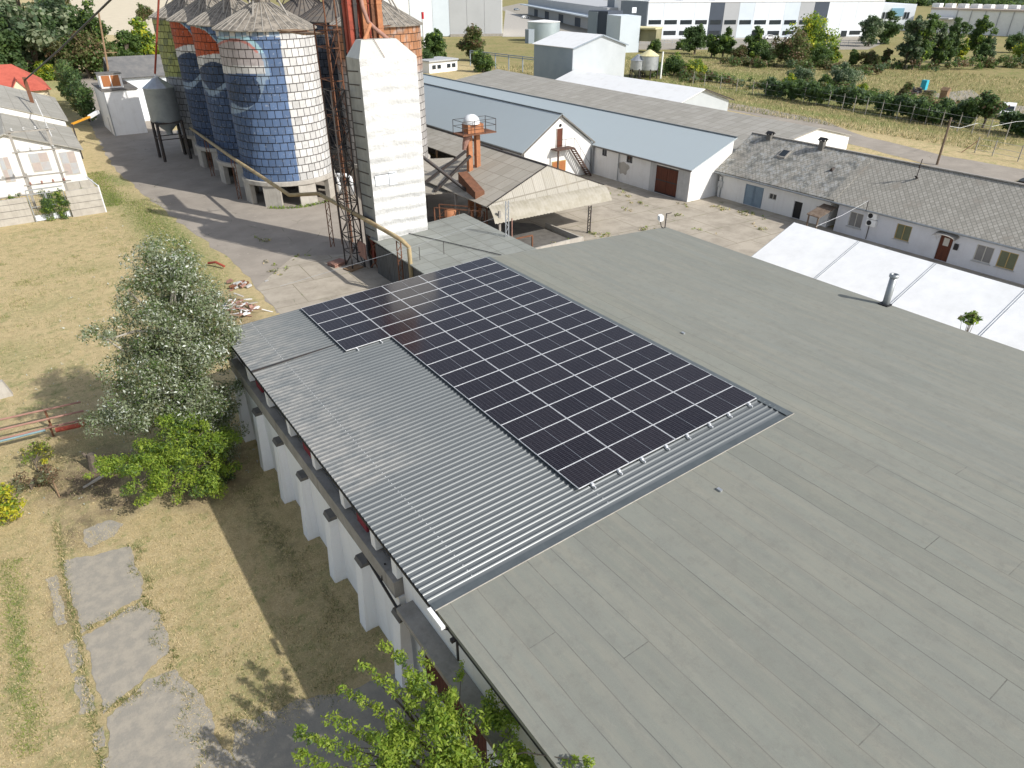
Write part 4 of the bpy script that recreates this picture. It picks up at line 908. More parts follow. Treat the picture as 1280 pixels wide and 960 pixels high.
b = MB(); wall_grid(b, 'x', 19.4, 19.5, 33, 44.6, 0, SZ-.38); wall_grid(b, 'y', 44.5, 44.6, 19.5, 27.4, 0, SZ-.15); wall_grid(b, 'x', 27.3, 27.4, 33, 44.5, 0, SZ-.25); b.build('wall', 'ribbed_dark', sd)
for i, (px, py) in enumerate(((525, 325), (555, 318))):
    a = A(px, py, SZ); q = MB(); q.bar(a, a+Vector((0, 0, .9)), .03); q.build('rod', 'dark_metal', sd)
q = MB(); q.box(18.9, 19.0, 45.4, 46.7, .9, 2.1); tag(q.build('rust_panel', 'faded_red', origin=(18.95, 46, 1)), 'flaking red and white sheet panel at foot of white tower', 'panel')
lm = MB(); x0, x1, y0, y1 = 18.15, 19.15, 46.3, 47.6; H = 12.4
for x in (x0, x1):
    for y in (y0, y1): lm.bar((x, y, 0), (x, y, H), .08)
nseg = 10
for i in range(nseg):
    z, w = H*i/nseg, H*(i+1)/nseg
    for k_, (p, r) in enumerate((((x0, y0), (x1, y0)), ((x1, y0), (x1, y1)), ((x1, y1), (x0, y1)), ((x0, y1), (x0, y0)))):
        if (i+k_) % 2: lm.bar((*p, z), (*r, w), .045)
        else: lm.bar((*r, z), (*p, w), .045)
        lm.bar((*p, w), (*r, w), .05)
tag(lm.build('lattice_mast', 'dark_metal', origin=(18.6, 47, 0)), 'dark cross braced lattice mast on left side of white tower', 'mast')
of = MB(); xa_, xb_ = 19.75, 20.65
for (x, y) in ((xa_, 50.0), (xb_, 50.0), (xa_+.1, 52.2), (xb_+.1, 52.2)): of.bar((x, y, 0), (x, y, 16 if x < 20 else 20.5), .085)
for z in (4, 7, 10, 12.5, 14.6, 16):
    of.bar((xa_, 50, z), (xb_, 50, z), .06); of.bar((xa_+.1, 52.2, z), (xb_+.1, 52.2, z), .06); of.bar((xa_, 50, z), (xa_+.1, 52.2, z), .06); of.bar((xb_, 50, z-1.8), (xb_+.1, 52.2, z), .04); of.bar((xa_, 50, z-2), (xb_, 50, z), .035)
of.bar((19.2, 50, 15.7), (24.3, 49.2, 15.9), .075); of.bar((19.3, 52, 15.6), (19.3, 58, 15.2), .09); of.bar((20.6, 52, 15.4), (20.6, 58, 15.2), .09)
of.bar((20.7, 48.9, 14.0), (21.9, 48.9, 15.4), .05); of.bar((20.3, 49, 18.6), (22.6, 48.4, 15.9), .05); of.bar((23.6, 48.6, 17.6), (22.7, 48.4, 16.4), .05)
tag(of.build('scaffold_frame', 'rust', origin=(20, 51, 0)), 'tall thin rusty scaffold frame between front silo and white tower', 'scaffold')
q = MB(); q.box(19.2, 20.7, 52.6, 58.2, 15.3, 15.4); tag(q.build('catwalk', 'timber', origin=(20, 55, 15)), 'small catwalk between scaffold frame and roof of near silo', 'catwalk')
for i, (px, Y, r, m_) in enumerate(((433.5, 47.6, .15, 'rust_red'), (438.5, 47.2, .17, 'rust_red'), (445, 47.0, .12, 'dark_metal'), (449.5, 47.3, .15, 'rust_red'), (456, 47.0, .18, 'rust_orange'), (461.5, 48.4, .15, 'rust_red'), (467.5, 47.4, .17, 'rust'), (474.5, 47.2, .18, 'rust_orange'), (430, 48.3, .14, 'dark_metal'))):
    x = atY(px, 30, Y).x; q = MB(); q.box(x-r, x+r, Y-r, Y+r, 0, 20.5)
    for z in (9, 12, 14.5, 15.9, 17.3, 18.6): q.box(x-r-.025, x+r+.025, Y-r-.025, Y+r+.025, z, z+.08)
    tag(q.build('elevator_shaft', m_, origin=(x, Y, 0)), ['deep red elevator shaft at left edge of bundle above tower', 'bright red elevator shaft second from left behind white tower', 'narrow dark shaft between red elevator shafts', 'red elevator shaft just left of the orange one', 'orange elevator shaft in middle of bundle behind tower', 'recessed dark red shaft right of middle orange shaft', 'brown rusted shaft left of rightmost orange shaft', 'rightmost orange elevator shaft behind white tower', 'dark grey shaft at far left beside deep red one'][i], 'elevator shaft', 'elevator shafts behind the white tower')
q = MB(); a = [atY(450, -8, 46.8), atY(453, 8, 46.6), atY(460, 27, 46.2), atY(468, 35, 46.0), atY(488, 51, 45.4)]
q.tube(a, .13, 10); tag(q.build('feed_pipe', 'faded_red', True and None, True, origin=a[2]) if 0 else q.build('feed_pipe', 'faded_red', None, True, origin=a[2]), 'pink red feed pipe bending down into top of white tower', 'pipe')
q = MB(); q.tube([atY(463, 30, 46.1), atY(454, 54, 45.4)], .12, 10); tag(q.build('branch_pipe', 'rust_orange', origin=atY(455, 50, 46)), 'short orange branch pipe entering the tower top', 'pipe')
q = MB(); q.tube([atY(464, 44, 45.0), atY(481, 72, 43.95)], .018, 6); tag(q.build('guy_cable', 'rust', origin=atY(470, 60, 45)), 'thin cable hanging across the tower top', 'cable')

# ------------------------------------------------------------------ silos
def lin(c): return tuple(((x/255)/12.92 if x/255 <= .04045 else ((x/255+.055)/1.055)**2.4) for x in c)
BLUE, NAVY, LBLUE, RED, WHITE, PINK = (.105, .165, .29), (.04, .066, .125), (.24, .32, .42), (.42, .085, .03), (.62, .61, .59), (.4, .355, .345)
YG, GRY, CYAN = (.36, .38, .13), (.3, .31, .32), (.35, .55, .62)
def ell(x, y, cx, cy, rx, ry): return math.hypot((x-cx)/rx, (y-cy)/ry)
def paint(k, x, y):   # mural on the curved wall, given where the surveyed wall point falls
    if k == 0:
        if x > 348+(y-34)*.1385: return WHITE
        if y < 46: return LBLUE if (int(x/7)+int(y/9)) % 3 else WHITE
        e = ell(x, y, 292, 95, 40, 47)
        if ell(x, y, 306, 114, 20, 20.5) < 1: return NAVY if y > 97 else (.06, .1, .2)
        if e < 1:
            if e > .93 and y < 66: return (.5, .2, .17)
            if y < 92: return PINK if y < 82 else WHITE
            if e > .72 and x > 289: return LBLUE
            return (.06, .1, .2)
        if e < 1.13 and y < 100: return CYAN if y < 66 else LBLUE
        return BLUE if x > 316 else (.07, .115, .215)
    def poly(pts, v):
        if v <= pts[0][0]: return pts[0][1]
        for (a, p), (b, q) in zip(pts[:-1], pts[1:]):
            if v <= b: return p+(q-p)*(v-a)/(b-a)
        return pts[-1][1]
    if k == 1:
        top = poly([(240, 33), (248, 34.5), (256, 38), (264, 45), (270, 52), (276, 61), (284, 76)], x); bot = poly([(244, 71), (255, 69), (266, 67.5), (280, 67)], x)
        nav = poly([(246, 90), (251, 84), (256, 79.5), (262, 77.4), (270, 77.6), (280, 81)], x); ring = poly([(250, 99), (256, 108), (262, 115.5), (267, 116.5), (275, 112), (281, 106.5), (288, 99)], x)
        if top-1.5 < y < top: return CYAN
        if top < y < bot: return RED
        if bot <= y < nav and y > top: return WHITE
        if y <= top: return BLUE if y > 30 else LBLUE
        if ring-3.5 < y < ring+3.2: return LBLUE
        if ring+3.2 <= y < ring+9 and (int(x/5)+int(y/5)) % 2: return (.11, .16, .26)
        return NAVY if y < ring else (.055, .09, .17)
    if k == 2:
        top = poly([(212, 25), (219, 26), (226, 29), (233, 35), (239, 42), (244, 50), (252, 66)], x); bot = poly([(216, 63), (222, 60), (230, 56.5), (244, 55.5)], x)
        nav = poly([(220, 74), (226, 68), (231, 66), (237, 65.2), (248, 68)], x); ring = poly([(222, 102), (230, 107), (236, 108.5), (241, 107), (246, 102), (253, 94)], x)
        if top-1.3 < y < top: return CYAN
        if top < y < bot: return RED
        if bot <= y < nav and y > top: return WHITE
        if y <= top: return BLUE if y > 22 else LBLUE
        if ring-5 < y < ring+3: return LBLUE
        return NAVY
    if y < 25: return GRY
    if y < 96: return YG if (int(y/8)*7+int(x/6)*3) % 4 else (.24, .27, .12)
    return GRY
def silo(name, label, cx, cy, k, base=(.3, .31, .33), rustc=None, roofm='cone', grp='silos in two rows'):
    s = thing('grain_silo', label, 'silo', (cx, cy, 0), grp)
    r = 4.2; z0, z1 = 2.35, 14.95; rows, cols, sub = 18, 40, 5 if k == 3 else 9
    na, nz_ = cols*sub, rows*sub
    if k is None: na, nz_ = cols*2, rows*2
    vs = []; cl = []; uvs = []
    for i in range(nz_+1):
        z = z0+(z1-z0)*i/nz_; fr = (i/nz_*rows) % 1
        for j in range(na+1):
            a = 2*PI*j/na; rr = r+.03*(1-fr)
            vs.append((r*math.cos(a)*rr/r, r*math.sin(a)*rr/r, z))
            if k is None:
                c = base
                if rustc and z > 11.8 and random.random() < .8: c = rustc
                elif rustc and z > 10.8: c = tuple((u+w)/2 for u, w in zip(base, rustc))
            else:
                px, py = proj((cx+vs[-1][0], cy+vs[-1][1], z)); c = paint(k, px, py)
                if math.cos(a-R(250)) < -.25: c = (.3, .31, .33)
            cl += [*c, 1.0]; uvs.append((j/na*cols, i/nz_*rows))
    fs = [(i*(na+1)+j, i*(na+1)+j+1, (i+1)*(na+1)+j+1, (i+1)*(na+1)+j) for i in range(nz_) for j in range(na)]
    me = bpy.data.meshes.new('shell'); me.from_pydata(vs, [], fs); me.materials.append(M['silo'])
    at_ = me.color_attributes.new('paint', 'FLOAT_COLOR', 'POINT'); at_.data.foreach_set('color', cl)
    uv = me.uv_layers.new(name='UVMap'); idx = np.empty(len(me.loops), dtype=np.int32); me.loops.foreach_get('vertex_index', idx)
    uv.data.foreach_set('uv', np.array(uvs, dtype=np.float32)[idx].ravel())
    o = bpy.data.objects.new('shell', me); COL.objects.link(o); o.parent = s; ORG[o.name] = Vector((cx, cy, 0))
    q = MB(); n = 40; pts = []
    for j in range(n):
        for rr, z in ((r+.28, z1-.05), (r+.28, z1+.03), (.75, z1+2.05)): pts.append(None)
    q.lathe(cx, cy, [(r-.1, z1-.06), (r+.3, z1-.06), (r+.3, z1+.02), (.8, z1+2.0), (.8, z1+2.25), (.02, z1+2.35)], n)
    ro = q.build('roof', roofm, s)
    q = MB()
    for j in range(36):
        a = 2*PI*j/36; q.bar((cx+(r+.28)*math.cos(a), cy+(r+.28)*math.sin(a), z1+.04), (cx+.85*math.cos(a), cy+.85*math.sin(a), z1+1.99), .06, .06)
    for j in range(5):
        a = 2*PI*j/5+.3; q.bar((cx+2.6*math.cos(a), cy+2.6*math.sin(a), z1+.95), (cx+.2*math.cos(a), cy+.2*math.sin(a), z1+4.6), .12)
    q.build('roof_ribs', 'dark_metal' if roofm == 'cone_dark' else 'concrete', ro)
    q = MB()
    q.lathe(cx, cy, [(r-.25, 1.95), (r+.22, 1.95), (r+.25, 2.0), (r+.25, 2.33), (r+.05, 2.37)], 40)
    q.build('base_ring', 'pale_concrete', s)
    for j in range(8):
        a = R(250)+2*PI*(j+.5)/8; w = R(11)
        q = MB(); v = []
        for z in (0, 1.97):
            for aa, rr in ((a-w, r-.3), (a-w, r+.18), (a+w, r+.18), (a+w, r-.3)): v.append((cx+rr*math.cos(aa), cy+rr*math.sin(aa), z))
        q.hexa([v[i] for i in (0, 1, 2, 3, 4, 5, 6, 7)]); q.build('base_pier', 'pale_concrete', s)
    q = MB(); q.lathe(cx, cy, [(3.6, 2.0), (.5, .9), (.3, .6)], 20); q.build('discharge_cone', 'dark_metal', s)
    return s
for k in range(4):
    silo('grain_silo', ['near silo half white and half blue, painted with round emblem', 'second silo in painted row, orange red patch above navy', 'third silo in painted row, partly hidden, red patch above navy', 'farthest silo of painted row with yellow green shingles'][k], 21.7, 69+9*k, k)
silo('grain_silo', 'silo with rust orange upper shingles right behind white tower', 32.6, 69, None, (.42, .4, .38), (.42, .2, .1), 'cone')
silo('grain_silo', 'dark silo with grey shingles behind scaffold and red shafts', 32.6, 78.5, None, (.12, .13, .145), None, 'cone_dark')
silo('grain_silo', 'dark rear silo showing between painted silo and scaffold', 32.6, 88, None, (.1, .105, .12), None, 'cone_dark')
# gallery on top
q = MB(); q.box(20.9, 22.5, 66, 101, 19.0, 19.2)
for y in range(67, 101, 3): q.bar((20.9, y, 17.0), (20.9, y, 19.0), .12); q.bar((22.5, y, 17.0), (22.5, y, 19.0), .12); q.bar((20.9, y, 19.0), (20.9, y+3, 17.2), .07)
tag(q.build('conveyor_gallery', 'dark_metal', origin=(21.7, 83, 17)), 'steel conveyor gallery carried on top of painted silos', 'gallery')

# white duct at silo base
q = MB(); q.tube([(25.3, 67.0, 1.9), (26.3, 65.8, 1.95), (26.6, 65.4, 1.8), (26.6, 65.4, .1)], .2, 12); q.tube([(25.7, 66.4, 1.8), (25.7, 66.4, .1)], .16, 10)
tag(q.build('vent_duct', 'white_metal', True and None, True, origin=(26, 66, 0)), 'white bent ventilation duct at foot of near silo', 'duct')
# long conveyor pipe on trestles
cp = thing('conveyor_pipe', 'long yellowish pipe descending past silos to tower shed on trestles', 'pipe', (18, 60, 0))
pth = [Vector((17.9, 98, 3.9)), Vector((17.0, 80, 3.2)), Vector((17.3, 66.5, 2.6)), Vector((18.0, 62.5, 2.25)), Vector((20.6, 61.5, 2.25)), Vector((20.3, 52, 3.0)), Vector((19.6, 42.6, 3.2)), Vector((19.55, 41.0, 3.15)), Vector((19.5, 40.4, 2.7)), Vector((19.5, 40.3, 0))]
zc = 4.0
for k_, (px, py) in enumerate(((238, 160), (290, 197), (330, 223), (362, 244), (398, 242), (440, 265), (490, 293), (503, 301))): pth[k_] = A(px, py, zc)
pth[8] = pth[7]+Vector((.22, -.42, -.35)); pth[9] = Vector((pth[8].x+.02, pth[8].y-.05, 0))
q = MB(); q.tube(pth, .15, 10); q.build('tube', 'yellow_pipe', cp, True)
for k, (pt, nn) in enumerate(((pth[4].lerp(pth[5], .25), 8), (pth[6].lerp(pth[7], .6), 10), (pth[1], 8), (pth[0].lerp(pth[1], .4), 8))):
    q = MB(); lattice(q, (pt.x, pt.y+.1, 0), (pt.x, pt.y, pt.z-.15), .3, nn, .06); q.build('trestle', 'rust', cp)

# ------------------------------------------------------------------ hopper tank on legs
tk = thing('hopper_tank', 'grey round hopper tank with conical lid on tall dark legs', 'tank', (15.8, 93.5, 0))
tcx, tcy = 15.9, 93.3
q = MB(); q.lathe(tcx, tcy, [(1.62, 4.35), (1.66, 4.4), (1.66, 7.9), (1.72, 7.95)], 28); q.lathe(tcx, tcy, [(1.62, 4.36), (.4, 3.2), (.35, 2.8)], 20); q.build('shell', mat('tank_sheet', (.36, .39, .4), (.26, .285, .29), 1.2, rough=.5, metal=.3), tk, True)
q = MB(); q.lathe(tcx, tcy, [(1.74, 7.93), (1.74, 8.0), (.35, 8.95), (.35, 9.05), (.02, 9.1)], 10); q.build('lid', 'galv', tk)
q = MB(); q.tube([(tcx, tcy, 9.0), (tcx, tcy, 9.45)], .1, 8); q.build('spigot', 'white_metal', tk)
for sx in (-1, 1):
    for sy in (-1, 1):
        q = MB(); q.bar((tcx+sx*1.45, tcy+sy*1.45, 0), (tcx+sx*1.35, tcy+sy*1.35, 4.4), .24); q.build('leg', 'dark_metal', tk)
q = MB()
for sx in (-1, 1): q.bar((tcx+sx*1.4, tcy-1.4, 4.3), (tcx+sx*1.4, tcy+1.4, 4.3), .2); q.bar((tcx+sx*1.4, tcy-1.4, 2.4), (tcx+sx*1.4, tcy+1.4, 2.4), .1); q.bar((tcx-1.4, tcy+sx*1.4, 4.25), (tcx+1.4, tcy+sx*1.4, 4.25), .2); q.bar((tcx-1.4, tcy+sx*1.4, 2.45), (tcx+1.4, tcy+sx*1.4, 2.45), .1)
q.build('bracing', 'dark_metal', tk)
q = MB(); e = atY(199, -12, 91); q.tube([(tcx, tcy, 9.4), e], .11, 8); tag(q.build('down_pipe', 'rust_red', origin=(tcx, tcy, 9.4)), 'tall thin dark red pipe rising from hopper tank lid', 'pipe')

# ------------------------------------------------------------------ white box house and gable behind
wb = thing('white_outbuilding', 'small white flat roofed outbuilding with roof hut beside hopper tank', 'building', (14.5, 117, 0))
bx0, bx1, by0, by1, bh = 12.2, 16.4, 112.5, 121.5, 5.7
q = MB(); q.box(bx0, bx1, by0, by1, 0, bh); q.build('wall', 'white_wall', wb)
q = MB(); q.box(bx0-.15, bx1+.15, by0-.15, by1+.15, bh, bh+.18); q.build('roof', 'dark_concrete', wb)
q = MB(); q.box(bx0+.2, bx0+2.9, by0+1.6, by0+4.0, bh+.18, bh+1.9); hu = q.build('roof_hut', 'white_wall', wb)
q = MB(); q.box(bx0+.05, bx0+3.05, by0+1.45, by0+4.15, bh+1.9, bh+2.02); q.build('hut_roof', 'dark_concrete', hu)
for k in (0, 1): q = MB(); q.box(bx0+.45+1.15*k, bx0+1.45+1.15*k, by0+1.55, by0+1.6, bh+.4, bh+1.75); q.build('shutter', 'wood_orange', hu)
q = MB(); q.tube([(bx0+.08, by0-.08, bh), (bx0+.08, by0-.08, 0)], .07, 6); q.build('downpipe', 'grey_metal', wb)
q = MB(); q.box(bx0-.02, bx0, by0+2.0, by0+3.0, 0, 2.1); q.build('door', 'grey_render', wb)
q = MB(); q.box(bx0+2.9, bx1-.3, by0+5, by1-.2, bh+.18, bh+.5); q.build('roof_duct', 'dark_metal', wb)
gh = thing('gabled_outbuilding', 'grey gabled outbuilding with dark roof behind the white outbuilding', 'building', (20, 126, 0))
q = MB(); q.prism([(122.6, 0), (130.0, 0), (130.0, 6.4), (126.2, 8.6), (122.6, 6.4)], 'x', 15.4, 23); q.build('wall', 'light_panel', gh)
q = MB(); q.slab((15.0, 122.1, 6.2), (15.0, 126.2, 8.75), (23.3, 126.2, 8.75), (23.3, 122.1, 6.2), .12); q.slab((15.0, 126.2, 8.75), (15.0, 130.4, 6.2), (23.3, 130.4, 6.2), (23.3, 126.2, 8.75), .12); q.build('roof', mat('dark_slate', (.13, .13, .13), (.2, .19, .18), 1.2), gh)

# ------------------------------------------------------------------ left house, walls, gate, transformer frame
lh = thing('gabled_workshop', 'white gabled workshop with grey sheet roof behind concrete wall', 'building', (0, 92, 0))
gf = 84.0; eR = atY(107, 186, gf); apx = atY(8, 167, gf); exr = eR.x-.35; axx = apx.x; ezr = eR.z; apz = apx.z; exl = 2*axx-eR.x+.35
q = MB(); q.prism([(exl, 0), (exr, 0), (exr, ezr-.1), (axx, apz-.15), (exl, ezr-.1)], 'y', gf+.3, 98.4); q.box(exr-.25, exr, 99, 120, 0, ezr+.6); q.build('wall', 'white_wall', lh)
q = MB(); Yb = 98.5; q.slab((axx, gf, apz), (eR.x, gf, ezr), (eR.x, Yb, ezr), (axx, Yb, apz), .1); q.slab((exl-.35, gf, ezr), (axx, gf, apz), (axx, Yb, apz), (exl-.35, Yb, ezr), .1)
up_ = .75
q.slab((axx, Yb-.1, apz+up_), (eR.x, Yb-.1, ezr+up_), (eR.x, 120, ezr+up_), (axx, 120, apz+up_), .1); q.slab((exl-.35, Yb-.1, ezr+up_), (axx, Yb-.1, apz+up_), (axx, 120, apz+up_), (exl-.35, 120, ezr+up_), .1)
q.build('roof', 'asbestos_beige', lh)
q = MB(); q.prism([(exl, ezr-.3), (exr, ezr-.3), (exr, ezr+up_-.12), (axx, apz+up_-.14), (exl, ezr+up_-.12)], 'y', Yb, Yb+.2); q.build('step_wall', 'white_wall', lh)
for (u0, v0, u1, v1) in ((38, 192, 69, 212), (76, 190, 104, 216), (0, 197, 24, 226)):
    a, c = atY(u0, v0, gf+.3), atY(u1, v1, gf+.3)
    q = MB(); q.box(a.x, c.x, gf+.25, gf+.3, max(.4, c.z), a.z); wv = q.build('window', 'window_frame', lh)
    q = MB(); nx_ = 2
    for i in range(nx_):
        for j in range(2):
            xa = a.x+.08+(c.x-a.x-.1)*i/nx_; xb = a.x-.02+(c.x-a.x-.0)*(i+1)/nx_; za_, zb_ = max(.4, c.z), a.z
            q.mat((i+j) % 2); q.box(xa, xb, gf+.23, gf+.25, za_+.08+(zb_-za_-.1)*j/2, za_-.02+(zb_-za_)*(j+1)/2)
    q.build('pane', [mat('rosy_pane', (.42, .36, .34), (.5, .42, .36), 2.5), mat('bluish_pane', (.42, .44, .46), (.44, .38, .35), 2.5)], wv)
lh.rotation_euler = (0, 0, -.03)
cwall = thing('concrete_wall', 'low concrete slab wall right of metal gate', 'wall', (4, 73.5, 0))
q = MB(); q.box(2.75, 5.4, 73.3, 73.5, 0, 2.35); q.build('slab', 'pale_concrete', cwall)
q = MB()
for z in (.6, 1.2, 1.8): q.box(2.76, 5.39, 73.285, 73.3, z, z+.03)
q.build('joint', 'dark_concrete', cwall)
q = MB(); q.bar((5.46, 73.35, 0), (5.46, 73.35, 2.5), .1); q.bar((5.46, 73.35, 2.4), (5.0, 77.5, 2.5), .08); q.build('end_post', 'white_metal', cwall)
q = MB(); q.box(-12, -.25, 73.7, 73.9, 0, 2.2)
cw2 = thing('concrete_wall', 'long concrete slab wall left of metal gate', 'wall', (-5, 73.8, 0)); q.build('slab', 'pale_concrete', cw2)
q = MB()
for z in (.6, 1.2, 1.75): q.box(-11.9, -.3, 73.685, 73.7, z, z+.03)
q.build('joint', 'dark_concrete', cw2)
sw = thing('concrete_wall', 'short concrete wall stub behind gate below workshop window', 'wall', (4.2, 80, 0)); q = MB(); q.box(3.3, 5.6, 79.6, 79.8, 0, 1.7); q.build('slab', 'pale_concrete', sw)
q = MB(); q.box(3.31, 5.59, 79.585, 79.6, .8, .83); q.box(4.4, 4.44, 79.585, 79.6, 0, 1.7); q.build('joint', 'dark_concrete', sw)
gt = thing('metal_gate', 'pale blue metal mesh gate with two leaves grown with creepers', 'gate', (1.2, 73.6, 0))
for k, (xa, xb) in enumerate(((-.12, 1.18), (1.25, 2.62))):
    q = MB()
    for x in (xa, xb): q.bar((x, 73.6, 0), (x, 73.6, 2.4), .09)
    q.bar((xa, 73.6, 2.4), (xb, 73.6, 2.4), .08); q.bar((xa, 73.6, 1.3), (xb, 73.6, 1.3), .05)
    for i in range(1, 9): x = xa+(xb-xa)*i/9; q.bar((x, 73.6, .5), (x, 73.6, 2.4), .018)
    q.build('gate_leaf', 'galv', gt)
    q = MB(); q.box(xa+.05, xb-.05, 73.58, 73.62, .06, .55); q.build('kick_plate', 'light_panel', gt)
q = MB(); q.bar((-.15, 73.7, 2.75), (2.7, 73.6, 2.8), .1); q.bar((-.15, 73.7, 0), (-.15, 73.7, 2.75), .09); q.build('top_rail', 'galv', gt)
tf = thing('transformer_frame', 'concrete post frame with insulators before workshop gable', 'frame', (2, 78.5, 0))
for (u0, v0, u1, v1) in ((10, 163, 32, 250), (58, 160, 82, 240)):
    a = atY(u0, v0, 78.5); q = MB(); q.bar((a.x, 78.5, 0), (a.x, 78.5, a.z), .22); q.build('post', 'concrete', tf)
pA, pB = atY(10, 163, 78.5), atY(58, 160, 78.5)
for z in (pA.z-.15, pA.z-1.9, 3.0, 2.2): q = MB(); q.bar((pA.x-.3, 78.35, z), (pB.x+.6, 78.35, z-.05), .12); q.build('crossbar', 'concrete', tf)
for z in (pA.z, pA.z-1.75, 2.3):
    for k in range(4):
        x = pA.x+.25+(pB.x-pA.x-.2)*k/3; q = MB(); q.lathe(x, 78.3, [(.05, z-.1), (.11, z-.05), (.06, z+.02), (.11, z+.08), (.05, z+.18), (.01, z+.2)], 8)
        q.build('insulator', 'faded_red' if z < 3 else 'grey_render', tf)
q = MB(); a = A(70, 130, 6.3); q.bar((3.8, 88.5, 4.4), (3.4, 88.8, 8.2), .06); tag(q.build('roof_aerial', 'white_metal', origin=(3.8, 88.5, 4.4)), 'thin white aerial pole on workshop roof', 'pole')
# barrier arm
ba = thing('barrier_arm', 'short orange and white barrier arm reaching over the road', 'barrier', (8.3, 104, 0))
a, m_, c = A(90, 155, 4.0), A(112, 146, 4.0), A(122, 140, 4.0)
q = MB(); q.bar(a, m_, .2); q.build('orange_arm', 'yellow', ba)
q = MB(); q.bar(m_, c, .4, .35); q.build('white_box', 'clean_white', ba)
q = MB(); q.bar((a.x, a.y, 0), a, .16); q.build('post', 'dark_metal', ba)
# red roofed house
rh = thing('red_roofed_house', 'cream house with red tiled roof behind the workshop', 'house', (3, 165, 0))
hc = A(65, 112, 2.8); hr_ = A(14, 80, 6.2); yb2 = 2*hr_.y-hc.y; xw = hc.x-24
q = MB(); q.box(xw+.5, hc.x-.5, hc.y+.5, yb2-.5, 0, 2.75); q.build('wall', 'cream_wall', rh)
q = MB(); C4 = [Vector((xw, hc.y, 2.8)), Vector((hc.x, hc.y, 2.8)), Vector((hc.x, yb2, 2.8)), Vector((xw, yb2, 2.8))]; R2 = [Vector((xw+7, hr_.y, 6.2)), Vector((hr_.x, hr_.y, 6.2))]
q.mesh(C4+R2, [(0, 1, 5, 4), (1, 2, 5), (2, 3, 4, 5), (3, 0, 4), (3, 2, 1, 0)])
rr_ = q.build('roof', 'red_roof', rh)
g0 = A(10, 108, 2.9).x; g1 = A(33, 109, 2.9).x; gm_ = (g0+g1)/2
q = MB(); q.prism([(g0, 2.7), (g1, 2.7), (gm_, 4.6)], 'y', hc.y-.3, hc.y+3.2); dm = q.build('dormer', 'cream_wall', rh)
q = MB(); q.slab((g0-.3, hc.y-.5, 2.6), (gm_, hc.y-.5, 4.75), (gm_, hc.y+3.4, 4.75), (g0-.3, hc.y+3.4, 2.6), .12); q.slab((gm_, hc.y-.5, 4.75), (g1+.3, hc.y-.5, 2.6), (g1+.3, hc.y+3.4, 2.6), (gm_, hc.y+3.4, 4.75), .12); q.build('dormer_roof', 'red_roof', dm)
q = MB(); a = atY(31, 100, 108); e = atY(142, -4, 70); q.tube([a, a.lerp(e, .5)-Vector((0, 0, .15)), e], .085, 8)
tag(q.build('overhead_cable', 'black', origin=a), 'thick black overhead cable crossing above the workshop', 'cable')
q = MB(); q.box(a.x-.2, a.x+.2, a.y-.15, a.y+.15, 4.5, a.z+.3); tag(q.build('cable_mast', 'rust', origin=(a.x, a.y, 4.5)), 'brown mast at workshop roof end holding the black cable', 'mast')
up1 = thing('utility_pole', 'brown wooden utility pole with crossarm behind white outbuilding', 'utility pole', (14.2, 124, 0))
t0 = atY(123, 15, 124); q = MB(); q.tube([(14.2, 124, 0), (t0.x, 124, t0.z)], [.17, .12], 8); q.build('pole', 'timber', up1)
q = MB(); q.bar((t0.x-.8, 124, t0.z-5.2), (t0.x+1.0, 124, t0.z-5.2), .1); q.build('crossarm', 'timber', up1)

# ------------------------------------------------------------------ trees
def leaf_mesh(name, clumps, nl, size, mats, probs, shape='leaf', spread=.5, droop=.0, jitter=.35, coh=.55):
    """clumps: list of (centre, radius); leaves grow through each clump's volume"""
    C = np.array([c for c, r in clumps], dtype=float); Rr = np.array([r for c, r in clumps]); K = len(clumps)
    w = Rr**2; idx = rng.choice(K, nl, p=w/w.sum())
    d = rng.normal(size=(nl, 3)); d /= np.linalg.norm(d, axis=1)[:, None]
    rad = rng.random(nl)**.45
    P = C[idx]+d*(Rr[idx]*rad)[:, None]*np.array([1, 1, .8])
    nrm = d*.7+rng.normal(size=(nl, 3))*.6+np.array([0, 0, .5]); nrm /= np.linalg.norm(nrm, axis=1)[:, None]
    t = rng.normal(size=(nl, 3)); t[:, 2] -= droop; t -= nrm*(t*nrm).sum(1)[:, None]; t /= np.linalg.norm(t, axis=1)[:, None]
    s = np.cross(nrm, t); L = size*(1+jitter*rng.normal(size=nl))[:, None]; W = L*.38
    if shape == 'leaf':
        V = np.stack([P-t*L*.5, P+s*W*.5-t*L*.05+nrm*L*.06, P+t*L*.5, P-s*W*.5-t*L*.05+nrm*L*.06], 1)
    else:
        V = np.stack([P-t*L*.5-s*W*.6, P+s*W*1.0-t*L*.2, P+t*L*.5+s*W*.4, P-s*W*.9+t*L*.25], 1)
    me = bpy.data.meshes.new(name); v = V.reshape(-1, 3)
    me.vertices.add(len(v)); me.vertices.foreach_set('co', v.ravel())
    me.loops.add(4*nl); me.loops.foreach_set('vertex_index', np.arange(4*nl, dtype=np.int32))
    me.polygons.add(nl); me.polygons.foreach_set('loop_start', np.arange(0, 4*nl, 4, dtype=np.int32)); me.polygons.foreach_set('loop_total', np.full(nl, 4, dtype=np.int32))
    for m_ in mats: me.materials.append(M[m_])
    # each clump leans to one tone of leaf
    pc = rng.choice(len(mats), nl, p=probs); tone = rng.choice(len(mats), K, p=probs)
    keep = rng.random(nl) < coh; mi = np.where(keep, tone[idx], pc)
    me.polygons.foreach_set('material_index', mi.astype(np.int32)); me.update(calc_edges=True); me.validate(); return me
